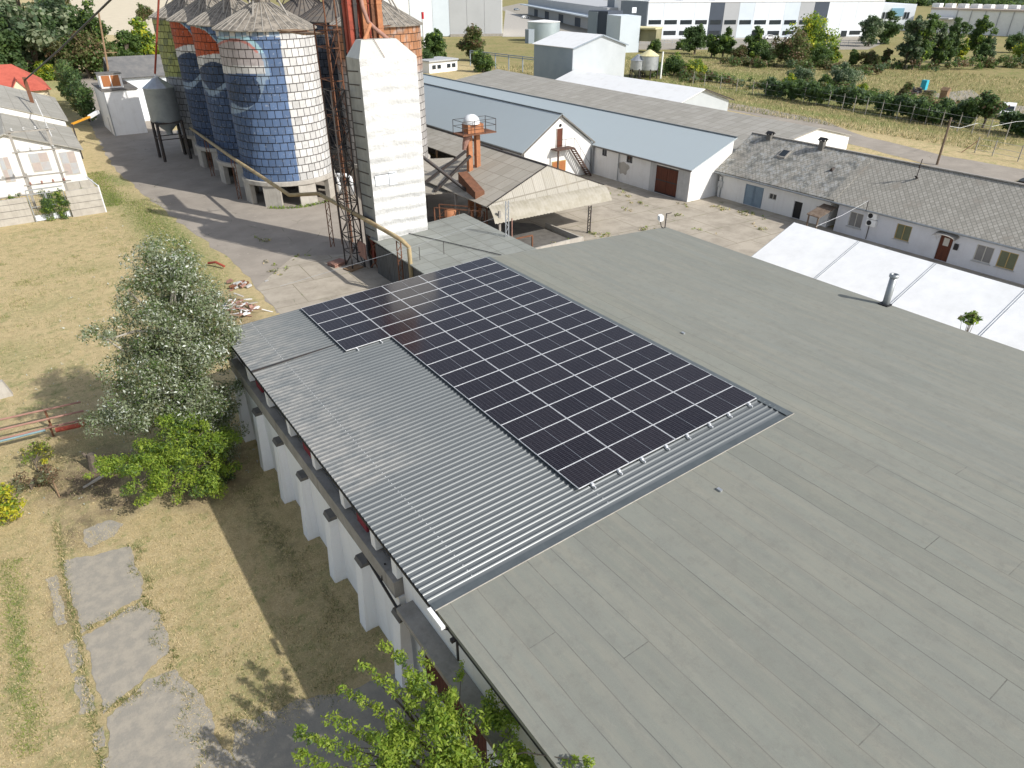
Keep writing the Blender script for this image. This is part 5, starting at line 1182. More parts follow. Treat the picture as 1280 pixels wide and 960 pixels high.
def limbs(mb, base, tips, r0, sag=.0):
    base = Vector(base)
    for tip, s0 in tips:
        tip = Vector(tip); st_ = base.lerp(Vector((base.x*.6+tip.x*.4, base.y*.6+tip.y*.4, tip.z)), s0)
        mid = st_.lerp(tip, .5)+Vector((random.uniform(-.2, .2), random.uniform(-.2, .2), .12*(tip-st_).length))
        mb.tube([st_, mid, tip], [r0*.55, r0*.32, r0*.1], 6)
def ell_clumps(c, rad, n, cr, hollow=.45):
    out = []
    for _ in range(n):
        d = Vector((random.gauss(0, 1), random.gauss(0, 1), random.gauss(0, 1))).normalized()*(random.uniform(hollow, 1))
        out.append(((c[0]+d.x*rad[0], c[1]+d.y*rad[1], c[2]+d.z*rad[2]), cr*random.uniform(.55, 1.2)))
    return out
def tree(name, label, cat, base, clumps, nl, size, mats, probs, trunk_r, bark='bark', group=None, shape='leaf', top=None, nlimb=14, droop=0.0, trunk=True, coh=.55):
    t = thing(name, label, cat, base, group); B = Vector(base)
    loc = [((c[0]-B.x, c[1]-B.y, c[2]-B.z), r) for c, r in clumps]
    me = leaf_mesh('crown', loc, nl, size, mats, probs, shape, droop=droop, coh=coh)
    o = bpy.data.objects.new('crown', me); COL.objects.link(o); o.parent = t; ORG[o.name] = B
    if trunk:
        q = MB(); tp = Vector(top) if top else B+Vector((0, 0, max(c[2] for c, r in clumps)-B.z))*.8
        md = B.lerp(tp, .45)+Vector((random.uniform(-.15, .15), random.uniform(-.15, .15), 0))
        q.tube([B-Vector((0, 0, .1)), B+Vector((0, 0, .3)), md, tp], [trunk_r*1.5, trunk_r, trunk_r*.65, trunk_r*.2], 8)
        for c, r in random.sample(clumps, min(nlimb, len(clumps))):
            c = Vector(c); s0 = random.uniform(.2, .7); st_ = B.lerp(tp, min(.9, s0)); 
            if st_.z > c.z: st_ = B.lerp(tp, .15)
            mid = st_.lerp(c, .55)+Vector((0, 0, .1*(c-st_).length))
            q.tube([st_, mid, c], [trunk_r*.5, trunk_r*.28, trunk_r*.08], 5)
        q.build('trunk', bark, t)
    return t
# big silver poplar by the wall
cl = []
for (c, rd, n, r_) in (((3.8, 29.4, 8.5), (1.5, 1.5, 1.3), 80, .52), ((3.5, 29.2, 6.9), (2.2, 2.0, 1.3), 130, .58), ((2.9, 29.0, 5.2), (2.7, 2.2, 1.4), 170, .6), ((4.4, 29.4, 5.4), (1.4, 1.6, 1.3), 70, .52), ((2.4, 28.6, 3.3), (2.8, 2.2, 1.2), 130, .58), ((.0, 29.3, 3.0), (1.2, 1.0, .5), 22, .4), ((3.9, 28.2, 2.0), (1.0, 1.9, 1.8), 70, .55), ((.9, 29.6, 6.6), (.8, .8, .9), 14, .38), ((2.2, 29.4, 8.2), (.6, .6, .7), 9, .32), ((2.6, 27.6, 1.4), (2.3, 1.4, 1.0), 60, .5)):
    cl += ell_clumps(c, rd, n, r_, .2)
tree('silver_poplar', 'large silvery green poplar leaning against far corner of hall', 'tree', (2.9, 28.8, 0), cl, 130000, .112, ['leaf_grey', 'leaf_silver', 'leaf_mid', 'leaf_olive'], [.52, .13, .2, .15], .2, 'pale_bark', top=(3.4, 29.5, 9.2), nlimb=60, coh=.22)
cl = []
for (c, rd, n, r_) in (((1.4, 26.3, 2.2), (2.0, 1.2, .6), 56, .36), ((3.2, 26.0, 2.0), (1.2, 1.1, .8), 34, .36), ((-.5, 27.0, 2.1), (1.1, .8, .35), 22, .3), ((2.4, 25.3, 1.1), (1.5, .7, .8), 30, .36), ((.6, 25.7, 1.4), (1.1, .7, .5), 20, .32), ((2.2, 27.0, 2.9), (1.8, .9, .6), 26, .36)):
    cl += ell_clumps(c, rd, n, r_, .2)
tree('leafy_tree', 'bright green low spreading tree in front of silver poplar', 'tree', (2.3, 26.6, 0), cl, 26000, .11, ['leaf_lime', 'leaf_bright', 'leaf_mid'], [.4, .35, .25], .11, 'bark', top=(2.0, 26.5, 2.6), nlimb=30, droop=.5)
# tree at the bottom of the picture
cl = []
for (px, py, z, rx, n, r_) in ((560, 900, 4.2, .8, 34, .26), (500, 930, 3.8, .7, 24, .26), (620, 900, 4.3, .5, 22, .22), (560, 960, 3.9, 1.0, 40, .28), (650, 960, 4.3, .6, 24, .24), (480, 985, 3.3, .9, 24, .28), (590, 1010, 3.8, 1.0, 34, .3), (520, 860, 4.1, .4, 10, .2)):
    c = A(px, py, z); cl += ell_clumps(tuple(c), (rx*.8, rx, rx*.5), n, r_, .15)
def twig(a, b, n, r_):   # leafy end of a branch
    for i in range(n): p = Vector(a).lerp(Vector(b), i/(n-1)); cl.append(((p.x+random.uniform(-.08, .08), p.y+random.uniform(-.08, .08), p.z+random.uniform(-.08, .08)), r_*random.uniform(.7, 1.1)))
twig(A(480, 805, 4.5), A(545, 880, 4.2), 12, .21); twig(A(372, 915, 3.4), A(480, 960, 3.5), 14, .2); twig(A(430, 862, 3.7), A(510, 910, 3.8), 11, .2); twig(A(375, 945, 3.1), A(460, 985, 3.3), 11, .21); twig(A(455, 830, 4.1), A(530, 890, 4.0), 9, .19); twig(A(410, 895, 3.5), A(500, 935, 3.6), 10, .2)
twig(A(620, 838, 4.75), A(600, 890, 4.4), 6, .13); twig(A(575, 830, 4.4), A(565, 880, 4.3), 6, .15); twig(A(650, 880, 4.75), A(640, 930, 4.5), 6, .14); twig(A(690, 955, 4.75), A(742, 955, 5.45), 9, .13); twig(A(530, 815, 4.3), A(540, 860, 4.2), 5, .14)
tree('young_tree', 'bright green young tree at hall wall in near corner', 'tree', (4.2, 8.0, 0), cl, 26000, .1, ['leaf_lime', 'leaf_bright', 'leaf_mid'], [.55, .33, .12], .06, 'bark', top=(4.3, 8.4, 4.2), nlimb=60, droop=.9)
# shrubs on the left
tree('yellow_bush', 'yellow leaved bush at left edge beside the stick', 'bush', tuple(A(8, 650)), ell_clumps(tuple(A(5, 628, .9)), (.75, .7, .8), 26, .32, .2), 2600, .13, ['leaf_yellow', 'leaf_bright', 'leaf_olive'], [.6, .2, .2], .05, nlimb=10)
tree('green_shrub', 'small yellowish green sapling left of the dead wood', 'bush', tuple(A(48, 590)), ell_clumps(tuple(A(48, 563, .7)), (.7, .6, .5), 16, .28, .2), 1300, .12, ['leaf_olive', 'leaf_bright', 'leaf_yellow'], [.5, .3, .2], .03, nlimb=8)
tree('grey_shrub', 'greyish twiggy shrub beside yellow bush', 'bush', tuple(A(40, 612)), ell_clumps(tuple(A(42, 600, .4)), (1.0, .7, .35), 18, .26, .2), 1500, .11, ['leaf_brown', 'leaf_grey', 'leaf_olive'], [.45, .4, .15], .03, nlimb=12)
tree('grey_shrub', 'low dusty green weed clump under the wall end of poplar', 'bush', tuple(A(268, 605)), ell_clumps(tuple(A(270, 595, .4)), (.7, 1.0, .4), 16, .3, .2), 1500, .12, ['leaf_dark', 'leaf_grey', 'leaf_mid'], [.4, .4, .2], .03, nlimb=6)
a, c = A(75, 622), A(57, 580, .75); q = MB(); q.tube([a, c], [.035, .02], 6); tag(q.build('stick', 'timber', origin=a), 'thin reddish stick standing in dry grass by yellow bush', 'stick')
a = A(120, 585); q = MB(); q.tube([a-Vector((0, 0, .1)), a+Vector((0, 0, .35)), a+Vector((.02, .03, .75))], [.3, .22, .17], 9); q.tube([a+Vector((.1, 0, .3)), a+Vector((.5, .1, .5))], [.12, .05], 6); q.tube([a+Vector((-.05, .1, .4)), a+Vector((-.3, .3, .8))], [.1, .04], 6)
tag(q.build('tree_stump', 'bark', origin=a), 'grey broken tree stump under the bright green tree', 'stump')
a, c = A(105, 612), A(150, 588); q = MB(); q.tube([a+Vector((0, 0, .1)), a.lerp(c, .5)+Vector((0, 0, .16)), c+Vector((0, 0, .1))], [.05, .08, .1], 7); tag(q.build('fallen_log', 'pale_bark', origin=a), 'pale fallen branch lying beside tree stump', 'log')
# far trees: five kinds, copies with labels of their own
def kind_tree(kind, label, base, H, W):
    m_ = {'green': (['leaf_mid', 'leaf_dark', 'leaf_bright'], [.6, .3, .1]), 'dark': (['leaf_dark', 'leaf_mid'], [.75, .25]), 'blue': (['leaf_blue', 'leaf_dark', 'leaf_grey'], [.5, .25, .25]), 'lime': (['leaf_bright', 'leaf_mid', 'leaf_yellow'], [.5, .3, .2]), 'olive': (['leaf_olive', 'leaf_mid', 'leaf_brown'], [.5, .35, .15])}[kind]
    x, y, z = base; cl = []; w = W/2
    for _ in range(random.randint(5, 8)):
        a = random.uniform(0, 2*PI); o = random.uniform(.1, .55)*w; hz = random.uniform(.22, .78); sz = random.uniform(.3, .6)*w
        cl += ell_clumps((x+o*math.cos(a), y+o*math.sin(a), H*hz), (sz, sz, sz*random.uniform(.7, 1.2)), 9, w*.26, .2)
    cl += ell_clumps((x, y, H*.45), (w*.75, w*.75, H*.36), 22, w*.28, .3); cl += ell_clumps((x+random.uniform(-.2, .2)*w, y, H*.85), (w*.3, w*.3, H*.12), 8, w*.2, .2)
    return tree('deciduous_tree', label, 'tree', base, cl, 7500, .04*min(W, H)+.1, m_[0], m_[1], min(W, H)*.035, 'bark', 'trees in the meadow', 'blob', nlimb=10)
FT = [('olive', 925, 76, 57, 'low olive bush between broad tree and rounded tree'), ('green', 1022, 84, 60, 'mid green bush left of the bright yellow green tree'), ('olive', 1085, 83, 66, 'low brownish bush right of small olive tree'), ('dark', 960, 78, 62, 'small dark bush at foot of the factory railing'), ('blue', 1140, 87, 45, 'greyish lower tree in front of leftmost poplar'), ('green', 1172, 86, 48, 'green lower tree filling gap between poplars'), ('dark', 1225, 82, 45, 'dark lower tree beside the tallest poplar'), ('olive', 1095, 88, 70, 'brown green thicket left of poplar group'), ('green', 1030, 109, 95, 'small green bush above third hedge stretch'), ('lime', 1075, 122, 108, 'pale small bush over hedge gap'), ('olive', 1160, 150, 128, 'olive bush standing out of fifth hedge stretch'), ('green', 852, 62, 50, 'distant small green bush before factory left end'), ('dark', 30, 70, 0, 'dark tree mass behind the silvery green tree'), ('olive', 75, 60, -10, 'olive brown tree crown at top left behind conifer'), ('dark', 868, 68, 34, 'dark round tree before white factory, tallest left of its row'), ('green', 889, 72, 46, 'pointed green tree standing right of dark round tree'), ('green', 903, 73, 38, 'broad dense tree with dark pointed top near factory windows'), ('green', 942, 76, 38, 'full rounded dark green tree standing alone before factory'), ('lime', 972, 70, 55, 'small thin pale tree right of the full rounded tree'), ('olive', 990, 83, 45, 'bushy grey green tree in middle of the meadow row'), ('lime', 1012, 72, 28, 'tall slim light green tree above bushy row'), ('lime', 1040, 83, 58, 'bright yellow green tree in meadow row'), ('green', 1065, 82, 62, 'small olive tree right of bright yellow one'), ('blue', 1085, 58, 20, 'dark bluish tree in front of factory corner'), ('dark', 1106, 55, 17, 'dark tree before the blue fronted office'),
      ('olive', 1105, 84, 60, 'low olive tree left of tall poplar group'), ('blue', 1130, 86, 22, 'tall grey green poplar leftmost of its group'), ('green', 1148, 86, 19, 'tall poplar with light crown second in group'), ('blue', 1165, 85, 30, 'shorter bluish poplar in middle of group'), ('dark', 1182, 84, 24, 'dark poplar behind the yellowish one'), ('lime', 1197, 84, 50, 'yellowish slim poplar at front of group'), ('green', 1215, 80, 20, 'tallest poplar at right end of group'), ('blue', 1235, 76, 48, 'small spruce like tree right of poplar group'), ('olive', 1259, 44, 18, 'thin tree before long white hall at right'), ('dark', 1268, 66, 45, 'round dark shrub tree near right edge'), ('lime', 1278, 77, 52, 'bright green bushy tree cut by right edge'),
      ('green', 818, 66, 52, 'olive bush tree right of small silos'), ('green', 812, 96, 70, 'green bushy tree at right of the silver silos'), ('lime', 868, 97, 76, 'bright spreading bush beside meadow fence left end'), ('green', 842, 94, 72, 'green bush between silver silos and bright bush'), ('blue', 1000, 108, 88, 'bluish willow bush rising behind hedge'), ('blue', 1050, 108, 80, 'bluish bush tree behind the hedge middle'), ('lime', 985, 112, 92, 'light green sapling clump behind hedge'),
      ('green', 545, 80, 40, 'dense green tree beside small white hut left of blue roof'), ('dark', 532, 88, 66, 'dark shrub by the red white chimney'), ('olive', 590, 76, 38, 'bare looking brownish tree near grey hall'), ('green', 603, 90, 66, 'round green bush at pipe bridge behind sheds'),
      ('blue', 52, 98, -25, 'large silvery green tree at upper left'), ('dark', 12, 104, 28, 'dark green tree at left edge behind red roof'), ('dark', 95, 88, -2, 'dark conifer like tree behind the cable'), ('green', 132, 96, 4, 'slender green tree right of dark conifer'), ('olive', 112, 98, 42, 'olive bush below the conifer'), ('lime', 188, 88, 28, 'bright green tree behind gabled outbuilding'), ('olive', 182, 28, 6, 'thin pale tree before bare field'), ('green', 165, 92, 42, 'leafy green tree behind white outbuilding'), ('lime', 60, 100, 78, 'low bright green shrub mass by red roofed house')]
for (k, px, py, ty, lb) in FT:
    B = A(px, py); H = max(2.0, hgt(px, ty, B)*1.0); D = math.hypot(B.x, B.y)
    H *= 1.12; W = 1.1*H*{'blue': .85, 'dark': .95, 'green': .9, 'lime': .9, 'olive': 1.05}[k]
    if 'poplar' in lb: W = H*.55
    if 'slim' in lb or 'slender' in lb: W = H*.5
    if 'bush' in lb or 'shrub' in lb: W = H*1.6
    kind_tree(k, lb, tuple(B), H, W)
tk_ = []
for (xa, ya, xb, yb, n_, hh_) in ((905, 82, 1110, 92, 60, 1.6), (1095, 88, 1275, 84, 60, 2.0), (860, 100, 960, 112, 26, 1.2), (985, 112, 1075, 118, 26, 1.4), (1085, 122, 1170, 140, 22, 1.1), (815, 88, 880, 100, 24, 1.6), (0, 100, 130, 96, 40, 2.2), (130, 98, 195, 92, 24, 2.0)):
    for k in range(n_):
        p = A(xa, ya).lerp(A(xb, yb), random.random()); tk_.append(((p.x+random.gauss(0, 2.5), p.y+random.gauss(0, 2.5), random.uniform(.2, hh_)), random.uniform(.5, 1.5)))
me_ = leaf_mesh('undergrowth', tk_, 26000, .4, ['leaf_mid', 'leaf_olive', 'leaf_brown', 'leaf_blue'], [.4, .3, .15, .15], 'blob'); o = bpy.data.objects.new('undergrowth', me_); COL.objects.link(o); o['kind'] = 'stuff'; o['label'] = 'low tangled undergrowth between the meadow trees and hedges'; o['category'] = 'undergrowth'
# clipped column hedge by the white outbuilding
hp0 = A(104, 138); tree('column_hedge', 'tall dark green clipped hedge left of white outbuilding', 'hedge', (10.9, 127, 0), [c for y in range(122, 150, 2) for c in ell_clumps((10.5+(y-122)*.02, y, 3.6), (1.5, 1.3, 3.3), 16, .8, .3)], 14000, .3, ['leaf_dark', 'leaf_mid', 'leaf_olive'], [.5, .35, .15], .12, shape='blob', nlimb=6)
# hedges along the fence
fp = lambda x, y: A(x, y)
hl = [(958, 992, 122, 'left end of clipped hedge along meadow fence'), (994, 1030, 128, 'second stretch of clipped hedge along meadow fence'), (1034, 1082, 134, 'third stretch of clipped hedge along meadow fence'), (1094, 1135, 144, 'shaggy fourth stretch of hedge along meadow fence'), (1137, 1172, 152, 'bushy fifth stretch of hedge along meadow fence'), (1178, 1212, 155, 'low dark hedge stretch left of spreading pine'), (1255, 1285, 168, 'last hedge stretch at right edge of meadow fence')]
for (xa, xb, yb, lb) in hl:
    pa, pb = A(xa, yb-3), A(xb, yb+4); n = 12; hh = 2.6; cl = []
    for i in range(n): m_ = pa.lerp(pb, i/(n-1)); cl += ell_clumps((m_.x, m_.y, 1.7), (1.2, 1.2, 1.55), 5, .85, .3)
    mid = pa.lerp(pb, .5)
    tree('fence_hedge', lb, 'hedge', (mid.x, mid.y, 0), cl, 4200, .34, ['leaf_dark', 'leaf_mid', 'leaf_blue'], [.4, .4, .2], .07, group='hedge stretches along the fence', shape='blob', nlimb=5)
B = A(1228, 160); tree('spreading_pine', 'wide dark spreading tree near white van', 'tree', tuple(B), ell_clumps((B.x, B.y, 3.2), (2.8, 2.8, 1.3), 30, .9, .3), 3600, .35, ['leaf_dark', 'leaf_mid', 'leaf_brown'], [.6, .25, .15], .18, shape='blob')
B = A(1112, 140); tree('leaning_shrub', 'tall brownish shrub leaning right above hedge', 'bush', tuple(B), [((B.x+.25*i*.4, B.y-.2*i, .8+.42*i), .75) for i in range(9)], 1500, .3, ['leaf_olive', 'leaf_brown', 'leaf_mid'], [.5, .3, .2], .08, shape='blob', nlimb=5)
B = A(1197, 408, 3.9); B0 = Vector((37.0, B.y+.3, 0)); tree('tent_side_tree', 'small palmate leaved treetop poking up beside tent and roof edge', 'tree', (36.2, A(1197, 400, 4.7).y, 0), ell_clumps((36.2, A(1197, 400, 4.7).y, 4.35), (.5, .55, .25), 14, .2, .2), 420, .22, ['leaf_olive', 'leaf_mid', 'leaf_bright'], [.4, .3, .3], .07, nlimb=8)
# creepers on gate and green by the workshop
for (px0, z_, lb, sc_) in ((56, 1.9, 'green creeper covering left gate leaf', 1.0), (77, 2.4, 'taller green creeper on right gate leaf', 1.05), (62, 1.9, 'dark green bush behind the gate under insulators', 1.3), (22, 1.8, 'dark green bush behind wall left of gate', 1.0), (108, 1.5, 'dark creeper at end of the concrete wall', .7)):
    B = A(px0, 270); y = 73.2 if 'gate leaf' in lb else 76.5
    x = atY(px0, 250, y).x
    tree('creeper', lb, 'creeper', (x, y, 0), ell_clumps((x, y, z_*.62), (.6*sc_, .25 if 'leaf' in lb else .7, z_*.6), 26, .36, .1), 2000, .17, ['leaf_mid', 'leaf_dark', 'leaf_bright'], [.5, .3, .2], .03, nlimb=6)

wd_ = []
for (px, py, sx, n_) in ((903, 262, 1.0, 10), (935, 268, 1.2, 12), (806, 287, .6, 7), (745, 293, .5, 8), (760, 296, .5, 5), (700, 310, .5, 4), (345, 339, .9, 10), (372, 322, .6, 5), (800, 255, .6, 6), (860, 258, .5, 5), (770, 240, 1.2, 10), (720, 300, .8, 5), (880, 290, .8, 5), (330, 300, .6, 5), (950, 285, .7, 6), (780, 262, .6, 4), (845, 270, .6, 4)):
    B = A(px, py)
    for k in range(n_): wd_.append(((B.x+random.gauss(0, sx*.5), B.y+random.gauss(0, sx), .06), random.uniform(.12, .3)))
me_ = leaf_mesh('yard_weeds', wd_, 2600, .14, ['leaf_bright', 'leaf_olive', 'straw'], [.35, .35, .3]); o = bpy.data.objects.new('yard_weeds', me_); COL.objects.link(o); o['kind'] = 'stuff'; o['label'] = 'small weeds growing from joints of the concrete yard'; o['category'] = 'weeds'
# weeds along silo base
q = rng
sil = [((21.7+4.7*math.cos(a), 69+4.7*math.sin(a), .05), .28) for a in np.linspace(R(225), R(300), 16)]
me_ = leaf_mesh('weeds', [((c[0]-21, c[1]-64, c[2]), r) for c, r in sil], 900, .16, ['leaf_bright', 'leaf_mid'], [.5, .5]); o = bpy.data.objects.new('silo_weeds', me_); COL.objects.link(o); o.location = (21, 64, 0); o['kind'] = 'stuff'; o['label'] = 'green weeds growing along the foot of the near silo'; o['category'] = 'weeds'

# ------------------------------------------------------------------ grass
def blades(name, n, region, mats, probs, h=.12, label='', flat=.6):
    P = region(n); n = len(P)
    d = rng.normal(size=(n, 3)); d[:, 2] = np.abs(d[:, 2])*flat+.15; d /= np.linalg.norm(d, axis=1)[:, None]
    s = np.cross(d, np.array([0, 0, 1.])+rng.normal(size=(n, 3))*.2); s /= np.linalg.norm(s, axis=1)[:, None]
    L = h*(.6+.8*rng.random(n))[:, None]; w = L*.07+.002
    V = np.stack([P-s*w, P+s*w, P+d*L], 1).reshape(-1, 3); me = bpy.data.meshes.new(name)
    me.vertices.add(3*n); me.vertices.foreach_set('co', V.ravel()); me.loops.add(3*n); me.loops.foreach_set('vertex_index', np.arange(3*n, dtype=np.int32))
    me.polygons.add(n); me.polygons.foreach_set('loop_start', np.arange(0, 3*n, 3, dtype=np.int32)); me.polygons.foreach_set('loop_total', np.full(n, 3, dtype=np.int32))
    for m_ in mats: me.materials.append(M[m_])
    me.polygons.foreach_set('material_index', rng.choice(len(mats), n, p=probs).astype(np.int32)); me.update(calc_edges=True)
    o = bpy.data.objects.new(name, me); COL.objects.link(o); o['kind'] = 'stuff'; o['label'] = label; o['category'] = 'grass'; return o
def onslab(P):
    x, y = P[:, 0], P[:, 1]
    return ((x > -2.95) & (x < -.75) & (y > 11.5) & (y < 24.9) & ~((y > 20.75) & (y < 21.1)) & ~((y > 17.1) & (y < 17.35))) | ((x > .2) & (y < 13.8))
def reg1(n):
    P = np.stack([rng.uniform(-6, 5.3, n), rng.uniform(12.0, 34, n), np.full(n, .012)], 1); return P[~onslab(P+rng.normal(size=P.shape)*np.array([.16, .13, 0])) & ~((((P[:, 0]+1.0)/2.4)**2+((P[:, 1]-29)/3.2)**2 < 1) & (rng.random(len(P)) < .8)) & ~((((P[:, 0]-2.4)/2.4)**2+((P[:, 1]-27.5)/2.8)**2 < 1) & (rng.random(len(P)) < .8))]
def reg2(n):
    return np.stack([rng.uniform(-9, 9.3, n), rng.uniform(34, 73, n), np.full(n, .0)], 1)
blades('dry_grass', 90000, reg1, ['straw', 'grass_blade'], [.93, .07], .075, 'short dry straw coloured grass in the foreground meadow')
blades('meadow_grass', 40000, reg2, ['straw', 'grass_blade'], [.8, .2], .11, 'dry meadow grass stretching left of the road')
def clumps_at(pts, per, sp):
    return lambda n: np.concatenate([np.stack([rng.normal(x, sp*w, per), rng.normal(y, sp*w, per), np.zeros(per)], 1) for x, y, w in pts])
tuft = [(rng.uniform(-8, 8), rng.uniform(34, 72), rng.uniform(.4, 1.8)) for _ in range(120)]
blades('green_tufts', 0, clumps_at(tuft, 90, .38), ['grass_blade', 'leaf_bright', 'straw'], [.5, .25, .25], .12, 'scattered green tufts in the dry meadow left of the poplar', .9)
edge = [(-.75+.25*math.sin(k), 12+.3*k, .25) for k in range(42)]+[(rng.uniform(-2.9, -.7), 20.9, .3) for _ in range(10)]+[(rng.uniform(-2.7, -.8), 17.25, .3) for _ in range(10)]+[(rng.uniform(-.4, 5), rng.uniform(13.6, 17.5), .8) for _ in range(30)]+[(rng.uniform(3.4, 4.6), rng.uniform(16, 26), .5) for _ in range(26)]+[(rng.uniform(-4, 2), rng.uniform(28, 33), .8) for _ in range(26)]
blades('edge_tufts', 0, clumps_at(edge, 60, .3), ['grass_blade', 'straw', 'leaf_olive'], [.45, .35, .2], .1, 'ragged grass tufts along slab edges and wall foot', .9)
def reg3(n):
    u = rng.random((n, 2)); return np.stack([100+85*u[:, 0]**1.3, 38+115*u[:, 1], np.zeros(n)], 1)
blades('rough_grass', 60000, reg3, ['straw', 'leaf_olive', 'grass_blade'], [.45, .25, .3], .5, 'rough dry and green grass of the meadow at right', 1.6)
def strip(cx, cy, rx, ry):
    return lambda n: np.stack([cx+rx*rng.normal(size=n)*.5, cy+ry*rng.uniform(-1, 1, n), np.zeros(n)], 1)
blades('green_grass', 3600, strip(-4.6, 21.5, .55, 4.6), ['grass_blade', 'leaf_bright', 'straw'], [.42, .45, .13], .09, 'green grass strip at left edge', 1.0)
blades('green_grass', 9000, strip(8.4, 62, 1.7, 14), ['grass_blade', 'leaf_bright', 'straw'], [.5, .3, .2], .16, 'green grass verge along the asphalt road', 1.0)
blades('green_grass', 5000, strip(6.6, 83, 1.5, 8), ['grass_blade', 'leaf_bright'], [.6, .4], .18, 'green grass beside end of concrete wall', 1.0)
blades('green_grass', 2400, strip(-3.0, 20, .14, 7.5), ['grass_blade', 'straw'], [.6, .4], .12, 'grass line between concrete slabs', 1.0)
n = 900; P = np.stack([rng.normal(1.5, 4.5, n), rng.normal(36, 13, n), np.full(n, .03)], 1); P = P[(P[:, 0] < 9) & (P[:, 1] > 26) & (P[:, 1] < 72)]
me_ = leaf_mesh('leaf_litter', [((p[0], p[1], p[2]), .12) for p in P], 1800, .1, ['leaf_silver', 'straw'], [.5, .5]); o = bpy.data.objects.new('fallen_leaves', me_); COL.objects.link(o); o['kind'] = 'stuff'; o['label'] = 'pale fallen leaves scattered over the meadow'; o['category'] = 'leaves'

# ------------------------------------------------------------------ red pipe rails left
pr_ = thing('pipe_railing', 'low rust red double pipe railing left of the poplar', 'railing', (-3, 34.5, 0))
q = MB()
for (y, z, m_) in ((35.6, .95, 0), (35.0, .75, 0), (34.4, .6, 0)): q.tube([(-7, y+.2, z+.1), (-.9, y-.35, z)], .05, 7)
q.build('rail', 'faded_red', pr_)
q = MB(); q.tube([(-5, 34.4, .55), (-2.6, 34.1, .6)], .05, 7); q.build('rail', mat('pale_teal', (.22, .33, .36), (.16, .24, .26), 3), pr_, label='pale blue pipe at near side')
for x in (-6.3, -4.6, -2.4): q = MB(); q.bar((x, 35.3, 0), (x, 35.3, .95), .09); q.bar((x, 34.4, 0), (x, 34.4, .65), .08); q.build('post', 'rust', pr_)
q = MB(); q.tube([(-2.2, 33.9, .55), (-1.0, 33.7, .55)], .12, 8); q.build('wide_pipe', 'rust_red', pr_)
q = MB(); a = A(8, 495); q.hexa([a+Vector(v) for v in ((-.3, -.2, 0), (.3, -.2, 0), (.3, .2, 0), (-.3, .2, 0), (-.25, -.15, .9), (.1, -.15, .9), (.1, .15, .9), (-.25, .15, .9))]); tag(q.build('concrete_stub', 'pale_concrete', origin=a), 'pale broken concrete stub at left edge beside railing', 'post')
# debris by the poplar and pallets
db = thing('scrap_heap', 'heap of white and red scrap boards beside hall corner', 'scrap', tuple(A(300, 390)))
B = A(300, 390)
for k in range(60):
    p = B+Vector((random.gauss(0, .5), random.gauss(.3, .9), random.uniform(.05, .4))); d = Vector((random.uniform(-.35, .35), random.uniform(-.35, .35), random.uniform(-.12, .12)))
    q = MB(); q.bar(p-d, p+d, random.uniform(.05, .25), .04); q.build('board', random.choice(['white_metal', 'clean_white', 'white_metal', 'faded_red', 'timber', 'pale_concrete', 'faded_red']), db)
a = A(272, 335); q = MB(); q.tube([a+Vector((-.4, .9, .2)), a+Vector((0, .2, .4)), a+Vector((.4, -.5, .2))], .09, 8); tag(q.build('red_hose', 'rust_red', origin=a), 'bright red curved pipe lying by road edge behind poplar', 'pipe')
B = A(300, 358); sc2 = thing('rubble_heap', 'small heap of grey brick rubble at yard corner', 'rubble', tuple(B))
for k in range(28):
    p = B+Vector((random.gauss(0, .45), random.gauss(0, .35), random.uniform(.05, .25))); s = random.uniform(.08, .2)
    q = MB(); q.bar(p-Vector((s, random.uniform(-s, s), 0)), p+Vector((s, 0, random.uniform(0, .1))), s, s*.7); q.build('brick', random.choice(['grey_render', 'concrete', 'faded_red', 'rust']), sc2)
def pallet(label, loc, rz, m_, layers):
    t = thing('pallet', label, 'pallet', loc, 'pallets on the yard'); L = Vector(loc); c, s = math.cos(rz), math.sin(rz)
    def rot(x, y): return (L.x+x*c-y*s, L.y+x*s+y*c)
    for l in range(layers):
        q = MB(); z = .15*l
        for y in (-.4, 0, .4): q.bar((*rot(-.6, y), z+.05), (*rot(.6, y), z+.05), .1, .08)
        for i in range(7): x = -.55+i*.183; q.bar((*rot(x, -.45), z+.11), (*rot(x, .45), z+.11), .13, .03)
        q.build('deck', m_, t)
pallet('reddish pallet stack on yard beside conveyor trestle', tuple(A(422, 331)), .3, 'faded_red', 2); pallet('grey pallet lying next to reddish pallet stack', tuple(A(442, 336)), .25, 'timber', 1)

